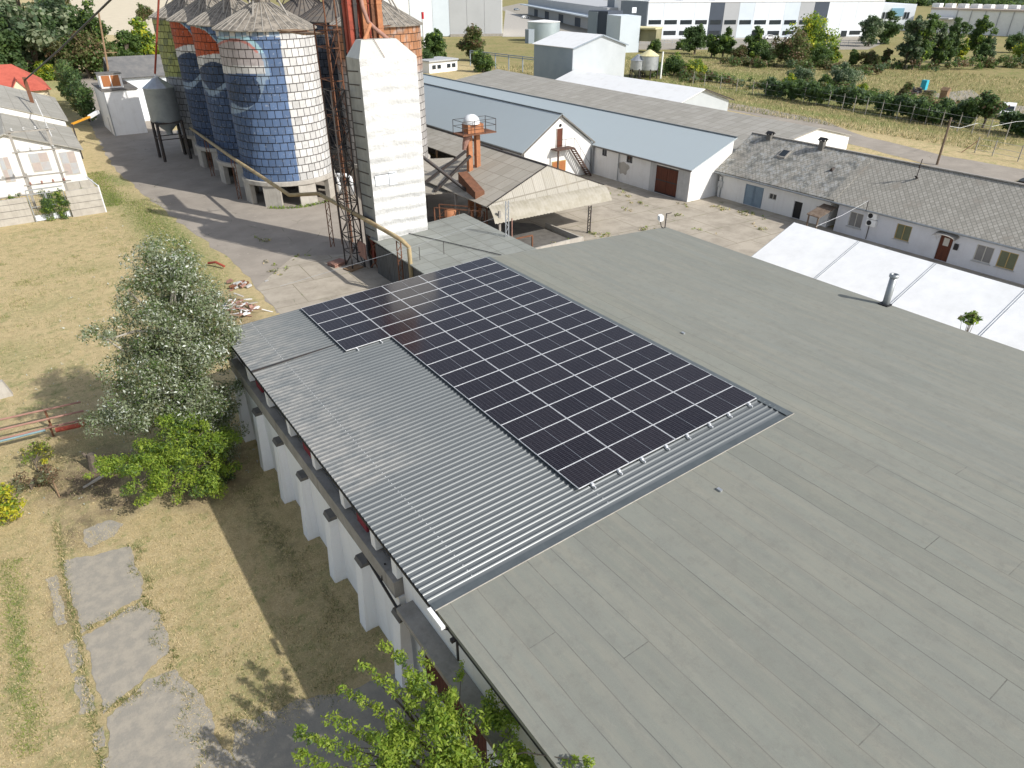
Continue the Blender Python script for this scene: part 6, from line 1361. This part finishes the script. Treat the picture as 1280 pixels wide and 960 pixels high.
# ------------------------------------------------------------------ right side: pole, fence, van, fire heap
upr = thing('utility_pole', 'slim dark utility pole standing beyond tiled house roof', 'utility pole', tuple(A(1171, 206)))
B = A(1171, 206); q = MB(); zt = hgt(1189, 147, B); q.tube([B, B+Vector((0, 0, zt))], [.15, .11], 8); q.build('pole', 'soil_pile', upr)
q = MB(); q.bar(B+Vector((-.3, .3, zt-.3)), B+Vector((.3, -.3, zt-.3)), .08); q.build('crossarm', 'dark_metal', upr)
pts = [B+Vector((0, 0, zt-.9)), A(1200, 160, 3.0), A(1222, 154, 3.0), A(1240, 158, 3.0), A(1270, 152, 3.4), A(1300, 150, 3.6)]
q = MB(); q.tube(pts, .022, 6); tag(q.build('overhead_wire', 'white_metal', origin=B), 'sagging pale wires from dark utility pole to right edge', 'wire')
for i, (px, py) in enumerate([(866, 107), (880, 110), (900, 113), (920, 117), (940, 119.5), (956, 122), (972, 124.5), (990, 127), (1004, 130), (1020, 133), (1035, 135), (1052, 139), (1066, 142), (1081, 145), (1100, 148), (1120, 151), (1138, 154), (1156, 157), (1175, 162), (1196, 166), (1214, 169), (1234, 173), (1256, 177)]):
    B = A(px, py-1.5); q = MB(); q.bar(B, B+Vector((0, 0, 2.3)), .09); q.bar(B+Vector((0, 0, 2.3)), B+Vector((-.25, -.1, 2.55)), .07)
    tag(q.build('fence_post', 'concrete', origin=B), f'{(ORD+["eighteenth","nineteenth","twentieth","twenty-first","twenty-second","twenty-third"])[i]} concrete post from left in meadow fence line', 'fence post', 'posts of the meadow fence')
fm = MB(); fpts = [A(px, py) for px, py in ((866, 105.5), (940, 118), (1004, 128.5), (1081, 143.5), (1138, 152.5), (1196, 164.5), (1256, 175.5))]
for z in (.3, 1.2, 2.1):
    for a, c in zip(fpts[:-1], fpts[1:]): fm.bar(a+Vector((0, 0, z)), c+Vector((0, 0, z)), .025)
tag(fm.build('fence_wires', 'galv', origin=fpts[0]), 'three strands of wire strung along the meadow fence posts', 'fence')
f2 = thing('field_fence', 'wire fence with wooden posts beside field road at right', 'fence', tuple(A(1240, 195)))
prev = None
for (px, py) in ((1218, 191), (1240, 195), (1272, 202), (1305, 209)):
    B = A(px, py); q = MB(); q.bar(B, B+Vector((0, 0, 1.9)), .1); q.build('post', 'concrete', f2)
    if prev is not None:
        q = MB()
        for z in (.4, 1.0, 1.7): q.bar(prev+Vector((0, 0, z)), B+Vector((0, 0, z)), .03)
        q.build('wire', 'galv', f2)
    prev = B
B = A(1218, 191); q = MB(); q.bar(B+Vector((0, 0, 1.5)), B+Vector((-1.2, 1.0, 0)), .09); q.build('brace', 'timber', f2)
def car(label, loc, rz, paint_, van=False, group=None, cat='car'):
    t = thing('parked_van' if van else 'parked_car', label, cat, tuple(loc), group); L = Vector(loc); c, s = math.cos(rz), math.sin(rz)
    def T(x, y, z): return (L.x+x*c-y*s, L.y+x*s+y*c, L.z+z)
    ln, wd = (4.9, 1.9) if van else (4.3, 1.75)
    if van: prof_ = [(-2.45, .35), (2.4, .35), (2.45, .9), (1.6, 1.15), (.95, 1.9), (-2.4, 1.95), (-2.45, 1.2)]
    else: prof_ = [(-2.15, .3), (2.1, .3), (2.15, .7), (1.2, .9), (.5, 1.42), (-1.2, 1.45), (-1.95, .95), (-2.15, .85)]
    q = MB(); n = len(prof_); v = [T(x, -wd/2, z) for x, z in prof_]+[T(x, wd/2, z) for x, z in prof_]
    q.mesh(v, [tuple(range(n))[::-1], tuple(range(n, 2*n))]+[(i, (i+1) % n, n+(i+1) % n, n+i) for i in range(n)]); q.build('body', paint_, t)
    q = MB()
    zs, ze = (1.2, 1.75) if van else (.95, 1.35)
    for sd in (-1, 1):
        y = sd*(wd/2+.008)
        for xa, xb in (((.2, 1.25), (-.9, .1)) if van else ((-.1, .75), (-1.25, -.2))): q.hexa([T(xa, y-.006, zs), T(xb, y-.006, zs), T(xb, y+.006, zs), T(xa, y+.006, zs), T(xa, y-.006, ze), T(xb-(.4 if xb > .5 else 0), y-.006, ze), T(xb-(.4 if xb > .5 else 0), y+.006, ze), T(xa, y+.006, ze)])
    wx = ((1.52, 1.2), (1.02, 1.82)) if van else ((1.1, .97), (.6, 1.36))
    q.hexa([T(wx[0][0], -wd/2+.12, wx[0][1]), T(wx[0][0]+.04, -wd/2+.12, wx[0][1]), T(wx[0][0]+.04, wd/2-.12, wx[0][1]), T(wx[0][0], wd/2-.12, wx[0][1]), T(wx[1][0], -wd/2+.15, wx[1][1]), T(wx[1][0]+.04, -wd/2+.15, wx[1][1]), T(wx[1][0]+.04, wd/2-.15, wx[1][1]), T(wx[1][0], wd/2-.15, wx[1][1])])
    q.build('windows', 'glass', t)
    for x in (-1.35, 1.35):
        for sd in (-1, 1):
            q = MB(); q.tube([T(x, sd*(wd/2-.2), .32), T(x, sd*(wd/2+.02), .32)], .32, 12); q.build('wheel', 'tyre', t)
    return t
car('white van parked under trees at right edge', A(1256, 147), R(200), 'clean_white', True, cat='van')
car('black car whose roof shows beyond house ridge at right edge', A(1277, 243), R(100), 'black')
for i, (px, py, m_, lb) in enumerate(((962, 49, 'clean_white', 'white car left of pair parked before factory'), (988, 49, 'light_panel', 'silver car parked between meadow tree and factory wall'), (1014, 48.5, 'clean_white', 'white car right end of factory parking'), (657, 23, 'clean_white', 'white car parked on gravel lot by grey hall'), (690, 19, 'light_panel', 'pale car by loading dock of grey plant'), (646, 13, 'slate_panel', 'grey car far up the factory road'))):
    car(lb, A(px, py), R(-25+i*7), m_, group='cars at the factories')
B = A(1143, 117); fh = thing('rubbish_heap', 'heap of dark rubbish with white and blue sheets in meadow', 'rubbish', tuple(B))
for k in range(18):
    p = B+Vector((random.gauss(0, .9), random.gauss(0, 1.2), random.uniform(.1, .9))); s = random.uniform(.25, .6)
    q = MB(); q.hexa([p+Vector((x*s*random.uniform(.6, 1.2), y*s*random.uniform(.6, 1.2), z*s*.5)) for z in (-1, 1) for x, y in ((-1, -1), (1, -1), (1, 1), (-1, 1))]); q.build('bag', random.choice(['black', 'soil_pile', 'clean_white', 'soil_pile', 'black']), fh)
q = MB(); p = A(1154, 108, .9); q.box(p.x-.1, p.x+.8, p.y-.5, p.y+.5, .3, 2.0); q.build('blue_crate', 'teal', fh)
q = MB(); p = A(1179, 124); q.box(p.x-.5, p.x+.5, p.y-.6, p.y+.6, 0, 1.5); q.hexa([(p.x-.6, p.y-.7, 1.5), (p.x+.6, p.y-.7, 1.5), (p.x+.6, p.y+.7, 1.5), (p.x-.6, p.y+.7, 1.5), (p.x-.05, p.y-.7, 2.0), (p.x+.05, p.y-.7, 2.0), (p.x+.05, p.y+.7, 2.0), (p.x-.05, p.y+.7, 2.0)]); tag(q.build('gate_pillar', 'timber', origin=p), 'small brown gate pillar at end of meadow track', 'pillar')

# ------------------------------------------------------------------ far factories
def on_line(px, P0, P1):    # where the bearing through px meets the facade line
    d = ray(px, 100); d = Vector((d[0], d[1])); u = Vector((P1[0]-P0[0], P1[1]-P0[1]))
    den = d.x*(-u.y)+u.x*d.y; t = (P0[0]*(-u.y)+u.x*P0[1])/den; return Vector((d.x*t, d.y*t))
def obox(mb, a, b, off0, off1, z0, z1):   # box along ground line a-b, offset along its outward normal
    a, b = Vector((a[0], a[1])), Vector((b[0], b[1])); u = (b-a).normalized(); n = Vector((u.y, -u.x))
    if n.dot(a) > 0: n = -n
    p = [a+n*off0, b+n*off0, b+n*off1, a+n*off1]
    mb.hexa([(q.x, q.y, z0) for q in p]+[(q.x, q.y, z1) for q in p])
fc = thing('panel_factory', 'long white factory with grey and dark panels and two window rows', 'factory', (230, 178, 0))
P0, P1 = (189, 198), (275, 157.5); FH = 12.0
L0 = on_line(802, P0, P1); L1 = on_line(1082, P0, P1)
q = MB(); obox(q, L0, L1, -45, 0, 0, FH-.4); q.build('hall', 'clean_white', fc)
q = MB(); obox(q, L0, L1, -45.2, .3, FH-.38, FH); q.build('roof', 'white_roof', fc)
edges = [802, 821, 840, 858, 876, 893, 911, 929, 947, 965, 983, 1000, 1017, 1034, 1051, 1067, 1082]
tone = ['light_panel']*4+['dark_panel', 'mid_panel', 'blueish_panel', 'light_panel', 'light_panel', 'blueish_panel', 'mid_panel', 'dark_panel', 'light_panel', 'light_panel', 'light_panel', 'light_panel']
for i, m_ in enumerate(tone):
    q = MB(); a, c = on_line(edges[i], P0, P1), on_line(edges[i+1], P0, P1); u = (c-a).normalized()*.03; obox(q, a+u, c-u, .005, .16, 0.3, FH-.45); q.build('facade_panel', m_, fc)
def zat(px, py, a): return hgt(px, py, (a.x, a.y))
for i in range(12):
    a, c = on_line(edges[i]+2, P0, P1), on_line(edges[i+1]-2, P0, P1); px = edges[i]+9
    z1, z0 = zat(px, 25, a), zat(px, 30.5, a)
    q = MB(); obox(q, a, c, .165, .22, z0, z1); q.build('window', 'glass', fc)
    if i not in (5, 6): 
        z1, z0 = zat(px, 38.5, a), zat(px, 44, a); q = MB(); obox(q, a, c, .165, .22, z0, z1); q.build('window', 'glass', fc)
for (xa, xb, ya, yb) in ((930, 937, 38, 47), (1038, 1045, 38, 47), (1048, 1061, 38, 43)):
    a, c = on_line(xa, P0, P1), on_line(xb, P0, P1); q = MB(); obox(q, a, c, .165, .22, max(.2, zat(xa, yb, a)), zat(xa, ya, a)); q.build('window', 'glass', fc)
a, c = on_line(1068, P0, P1), on_line(1072, P0, P1); q = MB(); obox(q, a, c, .18, .26, zat(1070, 28, a), zat(1070, 24.5, a)); q.build('red_emblem', 'red_paint', fc)
a, c = on_line(1072.3, P0, P1), on_line(1075, P0, P1); q = MB(); obox(q, a, c, .18, .26, zat(1070, 28.3, a), zat(1070, 26.8, a)); q.build('green_emblem', 'teal', fc)
G1 = on_line(802, P0, P1); G0 = A(779, 42)
q = MB(); g0 = Vector((G1.x+14, G1.y+34)); obox(q, (G1.x-.1, G1.y+.1), on_line(802, P0, P1)+Vector((-1.5, 12)), 0, .2, 0, FH); q.build('end_wall', 'slate_panel', fc)
for k in range(7):
    m_ = on_line(815+k*40, P0, P1)+Vector((6, 10)); q = MB(); q.box(m_.x-2, m_.x+2, m_.y-1.5, m_.y+1.5, FH, FH+1.3); q.build('roof_unit', 'light_panel', fc)
# grey plant left of it
gp = thing('grey_plant', 'grey industrial plant with canopy and dark towers behind tall box shed', 'factory', (195, 235, 0))
q = MB(); a, c = A(757, 40), A(801, 44); obox(q, a, c, -30, 0, 0, 13.5); q.build('slate_block', 'slate_panel', gp)
q = MB(); a2, c2 = A(660, 18), A(757, 42); obox(q, a2, c2, -30, 0, 0, 9); q.build('dock_hall', 'mid_panel', gp)
q = MB(); obox(q, a2, c2, 0.05, 5, 5.2, 5.7); q.build('canopy', 'blueish_panel', gp)
for t_ in (.12, .3, .5, .7, .88):
    m_ = a2.lerp(c2, t_); n_ = a2.lerp(c2, t_+.06); q = MB(); obox(q, m_, n_, .01, .1, 0, 3.6); q.build('dock_door', 'dark_panel', gp)
q = MB(); a, c = A(790, 30), A(801, 30); 
e = on_line(786, P0, P1); q.box(e.x-1, e.x+1, e.y, e.y+.3, 8.5, 10.2); q.build('square_emblem', 'light_panel', gp)
for k, xa in enumerate((776, 780.5)):
    aa = A(xa, 44); q = MB(); z = 6.0; obox(q, A(xa, 44.2), A(xa+3.2, 44.4), .03, .15, 5.6, 7.2); q.build('window', 'glass', gp)
dtw = thing('dark_tower', 'dark slate and pale blue tower block beside yellow roofed shed', 'tower', tuple(A(755, 62)))
ta, tm, tc = A(734, 60), A(757, 62), A(774, 66); q = MB()
obox(q, ta, tm, -7, 0, 0, hgt(757, 14, tm)); q.build('dark_block', 'dark_panel', dtw)
q = MB(); obox(q, (tm.x+.05, tm.y), tc, -6, .2, 0, hgt(757, 18, tm)); q.build('pale_block', 'blueish_panel', dtw)
q = MB(); obox(q, ta, ta.lerp(tm, .5), .01, .3, 0, hgt(757, 15, tm)); q.build('grey_face', 'grey_panel', dtw)
ys = thing('yellow_roof_shed', 'open shed with pale yellow roof raised above small silos', 'shed', tuple(A(795, 70)))
ya, yb_ = A(776, 64), A(818, 66); zt = hgt(797, 36, ya.lerp(yb_, .5))
q = MB(); obox(q, ya, yb_, -6, 1, zt, zt+.4); q.build('roof', 'pale_yellow', ys)
q = MB(); obox(q, ya, yb_, -5, 0, zt-3.2, zt-.02); q.build('cladding', mat('olive_clad', (.3, .28, .17), (.2, .19, .12), .5), ys)
for t_ in (0.05, .5, .95): m_ = ya.lerp(yb_, t_); q = MB(); q.bar((m_.x, m_.y, 0), (m_.x, m_.y, zt-3.2), .4); q.build('post', 'dark_metal', ys)
for i, (px, py, r_, ty, lb) in enumerate(((796, 98, 1.6, 66, 'left small dark silo half behind tall box shed'), (809, 98, 2.1, 60, 'right small silver silo with ladder beside green bushes'))):
    B = A(px, py); zt = hgt(px, ty+4, B); s = thing('small_silo', lb, 'silo', tuple(B), 'small silos by the box shed')
    q = MB(); q.lathe(B.x, B.y, [(r_, 1.8), (r_, zt-.8)], 20); q.lathe(B.x, B.y, [(r_, 1.8), (.3, .6)], 16); q.build('shell', 'galv', s, True)
    q = MB(); q.lathe(B.x, B.y, [(r_+.1, zt-.85), (r_+.1, zt-.8), (.3, zt+.3), (.02, zt+.35)], 16); q.build('cone_lid', 'pale_yellow' if i else 'galv', s)
    for k in range(6): aa = k*PI/3; q = MB(); q.bar((B.x+r_*math.cos(aa), B.y+r_*math.sin(aa), 0), (B.x+r_*math.cos(aa), B.y+r_*math.sin(aa), 2), .2); q.build('leg', 'dark_metal', s)
    if i: q = MB(); q.bar((B.x+r_*.8, B.y-r_-.2, 0), (B.x+r_*.8, B.y-r_-.2, zt), .25); q.build('ladder', 'clean_white', s)
rt_ = thing('water_tank', 'wide round pale metal tank with flat white top', 'tank', tuple(A(688, 55)))
B = A(688, 52); q = MB(); hh = hgt(690, 30, A(688, 55)); q.lathe(B.x, B.y+4, [(5.6, 0), (5.6, hh)], 36); q.build('shell', mat('tank_pale', (.45, .52, .55), (.36, .43, .46), .3, rough=.4, metal=.4), rt_, True)
q = MB(); q.lathe(B.x, B.y+4, [(5.75, hh), (5.75, hh+.15), (.02, hh+.7)], 36); q.build('lid', 'white_roof', rt_)
q = MB(); a = A(662, 54); q.box(a.x-1.2, a.x+1.2, a.y-1, a.y+1, 0, 4.2); q.build('pump_box', 'grey_panel', rt_)
bl_ = thing('grey_hall', 'big hall with white, pale blue and grey wall panels at top', 'factory', (150, 250, 0))
Q0, Q1 = A(470, 47), A(628, 45); bhh = 17
q = MB(); obox(q, Q0, Q1, -40, 0, 0, bhh); q.build('hall', 'clean_white', bl_)
for xa, xb, m_ in ((518, 545, 'light_panel'), (545, 565, 'blueish_panel'), (565, 586, 'mid_panel'), (586, 607, 'mid_panel'), (607, 628, 'mid_panel')):
    a, c = on_line(xa, Q0, Q1), on_line(xb-.4, Q0, Q1); q = MB(); obox(q, a, c, .01, .2, 0.2, bhh-.2); q.build('facade_panel', m_, bl_)
q = MB(); obox(q, on_line(565, Q0, Q1), on_line(629, Q0, Q1), .2, .8, 0, .9); q.build('plinth', 'concrete', bl_)
# long white hall at the right
wh2 = thing('long_white_hall', 'long white industrial hall with beige roof and roof vents at upper right', 'factory', (370, 190, 0))
R0, R1 = A(1100, 37), A(1330, 49)
hh = hgt(1200, 13, on_line(1200, R0, R1)); q = MB(); obox(q, on_line(1140, R0, R1), on_line(1330, R0, R1), -60, 0, 0, hh); q.build('hall', 'clean_white', wh2)
q = MB(); obox(q, on_line(1140, R0, R1), on_line(1330, R0, R1), -60, .4, hh, hh+.6); q.build('roof', 'beige_roof', wh2)
for k in range(9):
    m_ = on_line(1158+k*16, R0, R1); q = MB(); q.box(m_.x+6, m_.x+9, m_.y+6, m_.y+9, hh+.6, hh+2.0); q.build('roof_vent', 'clean_white', wh2)
for k in range(8):
    m_ = on_line(1172+k*17, R0, R1); q = MB(); obox(q, m_, on_line(1172.7+k*17, R0, R1), .02, .3, 0, hh); q.build('wall_joint', 'mid_panel', wh2)
q = MB(); obox(q, on_line(1145, R0, R1), on_line(1172, R0, R1), .05, 6, hh*.62, hh*.68); q.build('dock_canopy', 'mid_panel', wh2)
of_ = thing('office_block', 'pale office block with blue front between factory and white hall', 'building', tuple(A(1115, 36)))
q = MB(); a, c = A(1092, 38), A(1138, 38); ho = hgt(1110, 5, a.lerp(c, .5)); obox(q, a, c, -40, 0, 0, ho); q.build('block', 'light_panel', of_)
q = MB(); obox(q, a.lerp(c, .35), a.lerp(c, .68), .05, .5, ho*.55, ho*.85); q.build('blue_front', mat('pale_blue_front', (.22, .4, .5), (.2, .36, .46), .3), of_)
for t_ in (.05, .14, .23, .72, .8): q = MB(); obox(q, a.lerp(c, t_), a.lerp(c, t_+.05), .05, .3, ho*.45, ho*.7); q.build('window', 'glass', of_)
# railings of the factory road, far wood on the horizon, small hut, chimney, pipe bridge
rl = MB()
for z in (.8, 1.5):
    for (x0_, y0_), (x1_, y1_) in zip(((800, 57), (880, 56), (960, 56)), ((880, 56), (960, 56), (1075, 57))): rl.bar(A(x0_, y0_)+Vector((0, 0, z)), A(x1_, y1_)+Vector((0, 0, z)), .12)
for k in range(28): p = A(800+k*10, 56.6); rl.bar(p, p+Vector((0, 0, 1.5)), .1)
tag(rl.build('road_railing', 'galv', origin=A(900, 56)), 'long grey railing in front of panel factory', 'railing')
far_cl = []
for k in range(150):
    x = random.uniform(1085, 1400); p = A(x, random.uniform(1, 10)); far_cl.append(((p.x, p.y, 4), random.uniform(5, 9)))
me_ = leaf_mesh('far_wood', far_cl, 9000, 2.6, ['leaf_dark', 'leaf_mid', 'leaf_blue'], [.4, .35, .25], 'blob'); o = bpy.data.objects.new('far_wood', me_); COL.objects.link(o); o['kind'] = 'stuff'; o['label'] = 'distant dark wood behind the white halls'; o['category'] = 'trees'
hut = thing('white_hut', 'small white hut with grey flat roof behind blue roof left end', 'hut', tuple(A(555, 88)))
a, c = A(537, 92), A(572, 88); zt = hgt(555, 76, a.lerp(c, .5)); q = MB(); obox(q, a, c, -6, 0, 0, zt); q.build('wall', 'clean_white', hut)
q = MB(); obox(q, a+Vector((-.3, 0, 0)), c, -6.4, .5, zt, zt+.3); q.build('roof', 'mid_panel', hut)
for t_ in (.1, .28, .62, .8): q = MB(); obox(q, a.lerp(c, t_), a.lerp(c, t_+.12), .02, .1, zt*.35, zt*.7); q.build('window', 'glass', hut)
B = A(531, 66); q = MB(); zt = hgt(527, 15, B)
chm = thing('slim_chimney', 'slim red and white chimney right of rusty silo', 'chimney', tuple(B))
for i in range(6): q = MB(); q.tube([B+Vector((0, 0, zt*i/6)), B+Vector((0, 0, zt*(i+1)/6-.01))], .35, 10); q.build('segment', 'red_paint' if i == 5 else 'clean_white', chm)
pb = MB(); y0_ = A(588, 66); pe = A(676, 86)
for k in range(7):
    p = A(588, 82).lerp(A(690, 96), k/6); pb.bar(p, p+Vector((0, 0, 3.4)), .2)
for z in (3.0, 3.4): pb.bar(A(588, 82)+Vector((0, 0, z)), A(690, 96)+Vector((0, 0, z)), .18)
tag(pb.build('pipe_bridge', 'grey_panel', origin=A(630, 88)), 'dark overhead pipe bridge on posts left of tall box shed', 'pipe bridge')

# ------------------------------------------------------------------ light, sky, camera
W = bpy.data.worlds.new('World'); SC.world = W; W.use_nodes = True
nt = W.node_tree; sky = nt.nodes.new('ShaderNodeTexSky'); sky.sky_type = 'NISHITA'; sky.sun_disc = False
SE = R(37.5); sd_ = Vector((.438, -.899, 0)).normalized()
sky.sun_elevation = SE; sky.sun_rotation = math.atan2(sd_.x, sd_.y); sky.air_density = 1.0; sky.dust_density = 1.5
hsv = nt.nodes.new('ShaderNodeHueSaturation'); hsv.inputs['Saturation'].default_value = .62; nt.links.new(sky.outputs[0], hsv.inputs['Color']); nt.links.new(hsv.outputs[0], nt.nodes['Background'].inputs['Color']); nt.nodes['Background'].inputs['Strength'].default_value = .15
sun = bpy.data.lights.new('sun', 'SUN'); sun.energy = 4.3; sun.angle = R(.53); sun.color = (1, .965, .905)
so = bpy.data.objects.new('sun', sun); COL.objects.link(so)
dirv = Vector((sd_.x*math.cos(SE), sd_.y*math.cos(SE), math.sin(SE)))
so.rotation_euler = dirv.to_track_quat('Z', 'Y').to_euler(); so.location = (60, -60, 80)
cam = bpy.data.cameras.new('camera'); co = bpy.data.objects.new('camera', cam); COL.objects.link(co); SC.camera = co
cam.sensor_fit = 'HORIZONTAL'; cam.sensor_width = 36; cam.lens = F_/1280*36; cam.clip_end = 4000; cam.clip_start = .1
m3 = Matrix(((_rt[0], _U[0], -_F[0]), (_rt[1], _U[1], -_F[1]), (_rt[2], _U[2], -_F[2])))
co.matrix_world = Matrix.Translation((0, 0, CAMZ)) @ m3.to_4x4()
SC.view_settings.view_transform = 'Standard'; SC.view_settings.look = 'None'; SC.view_settings.exposure = 0.2; SC.view_settings.gamma = 1
SC.view_settings.use_curve_mapping = False
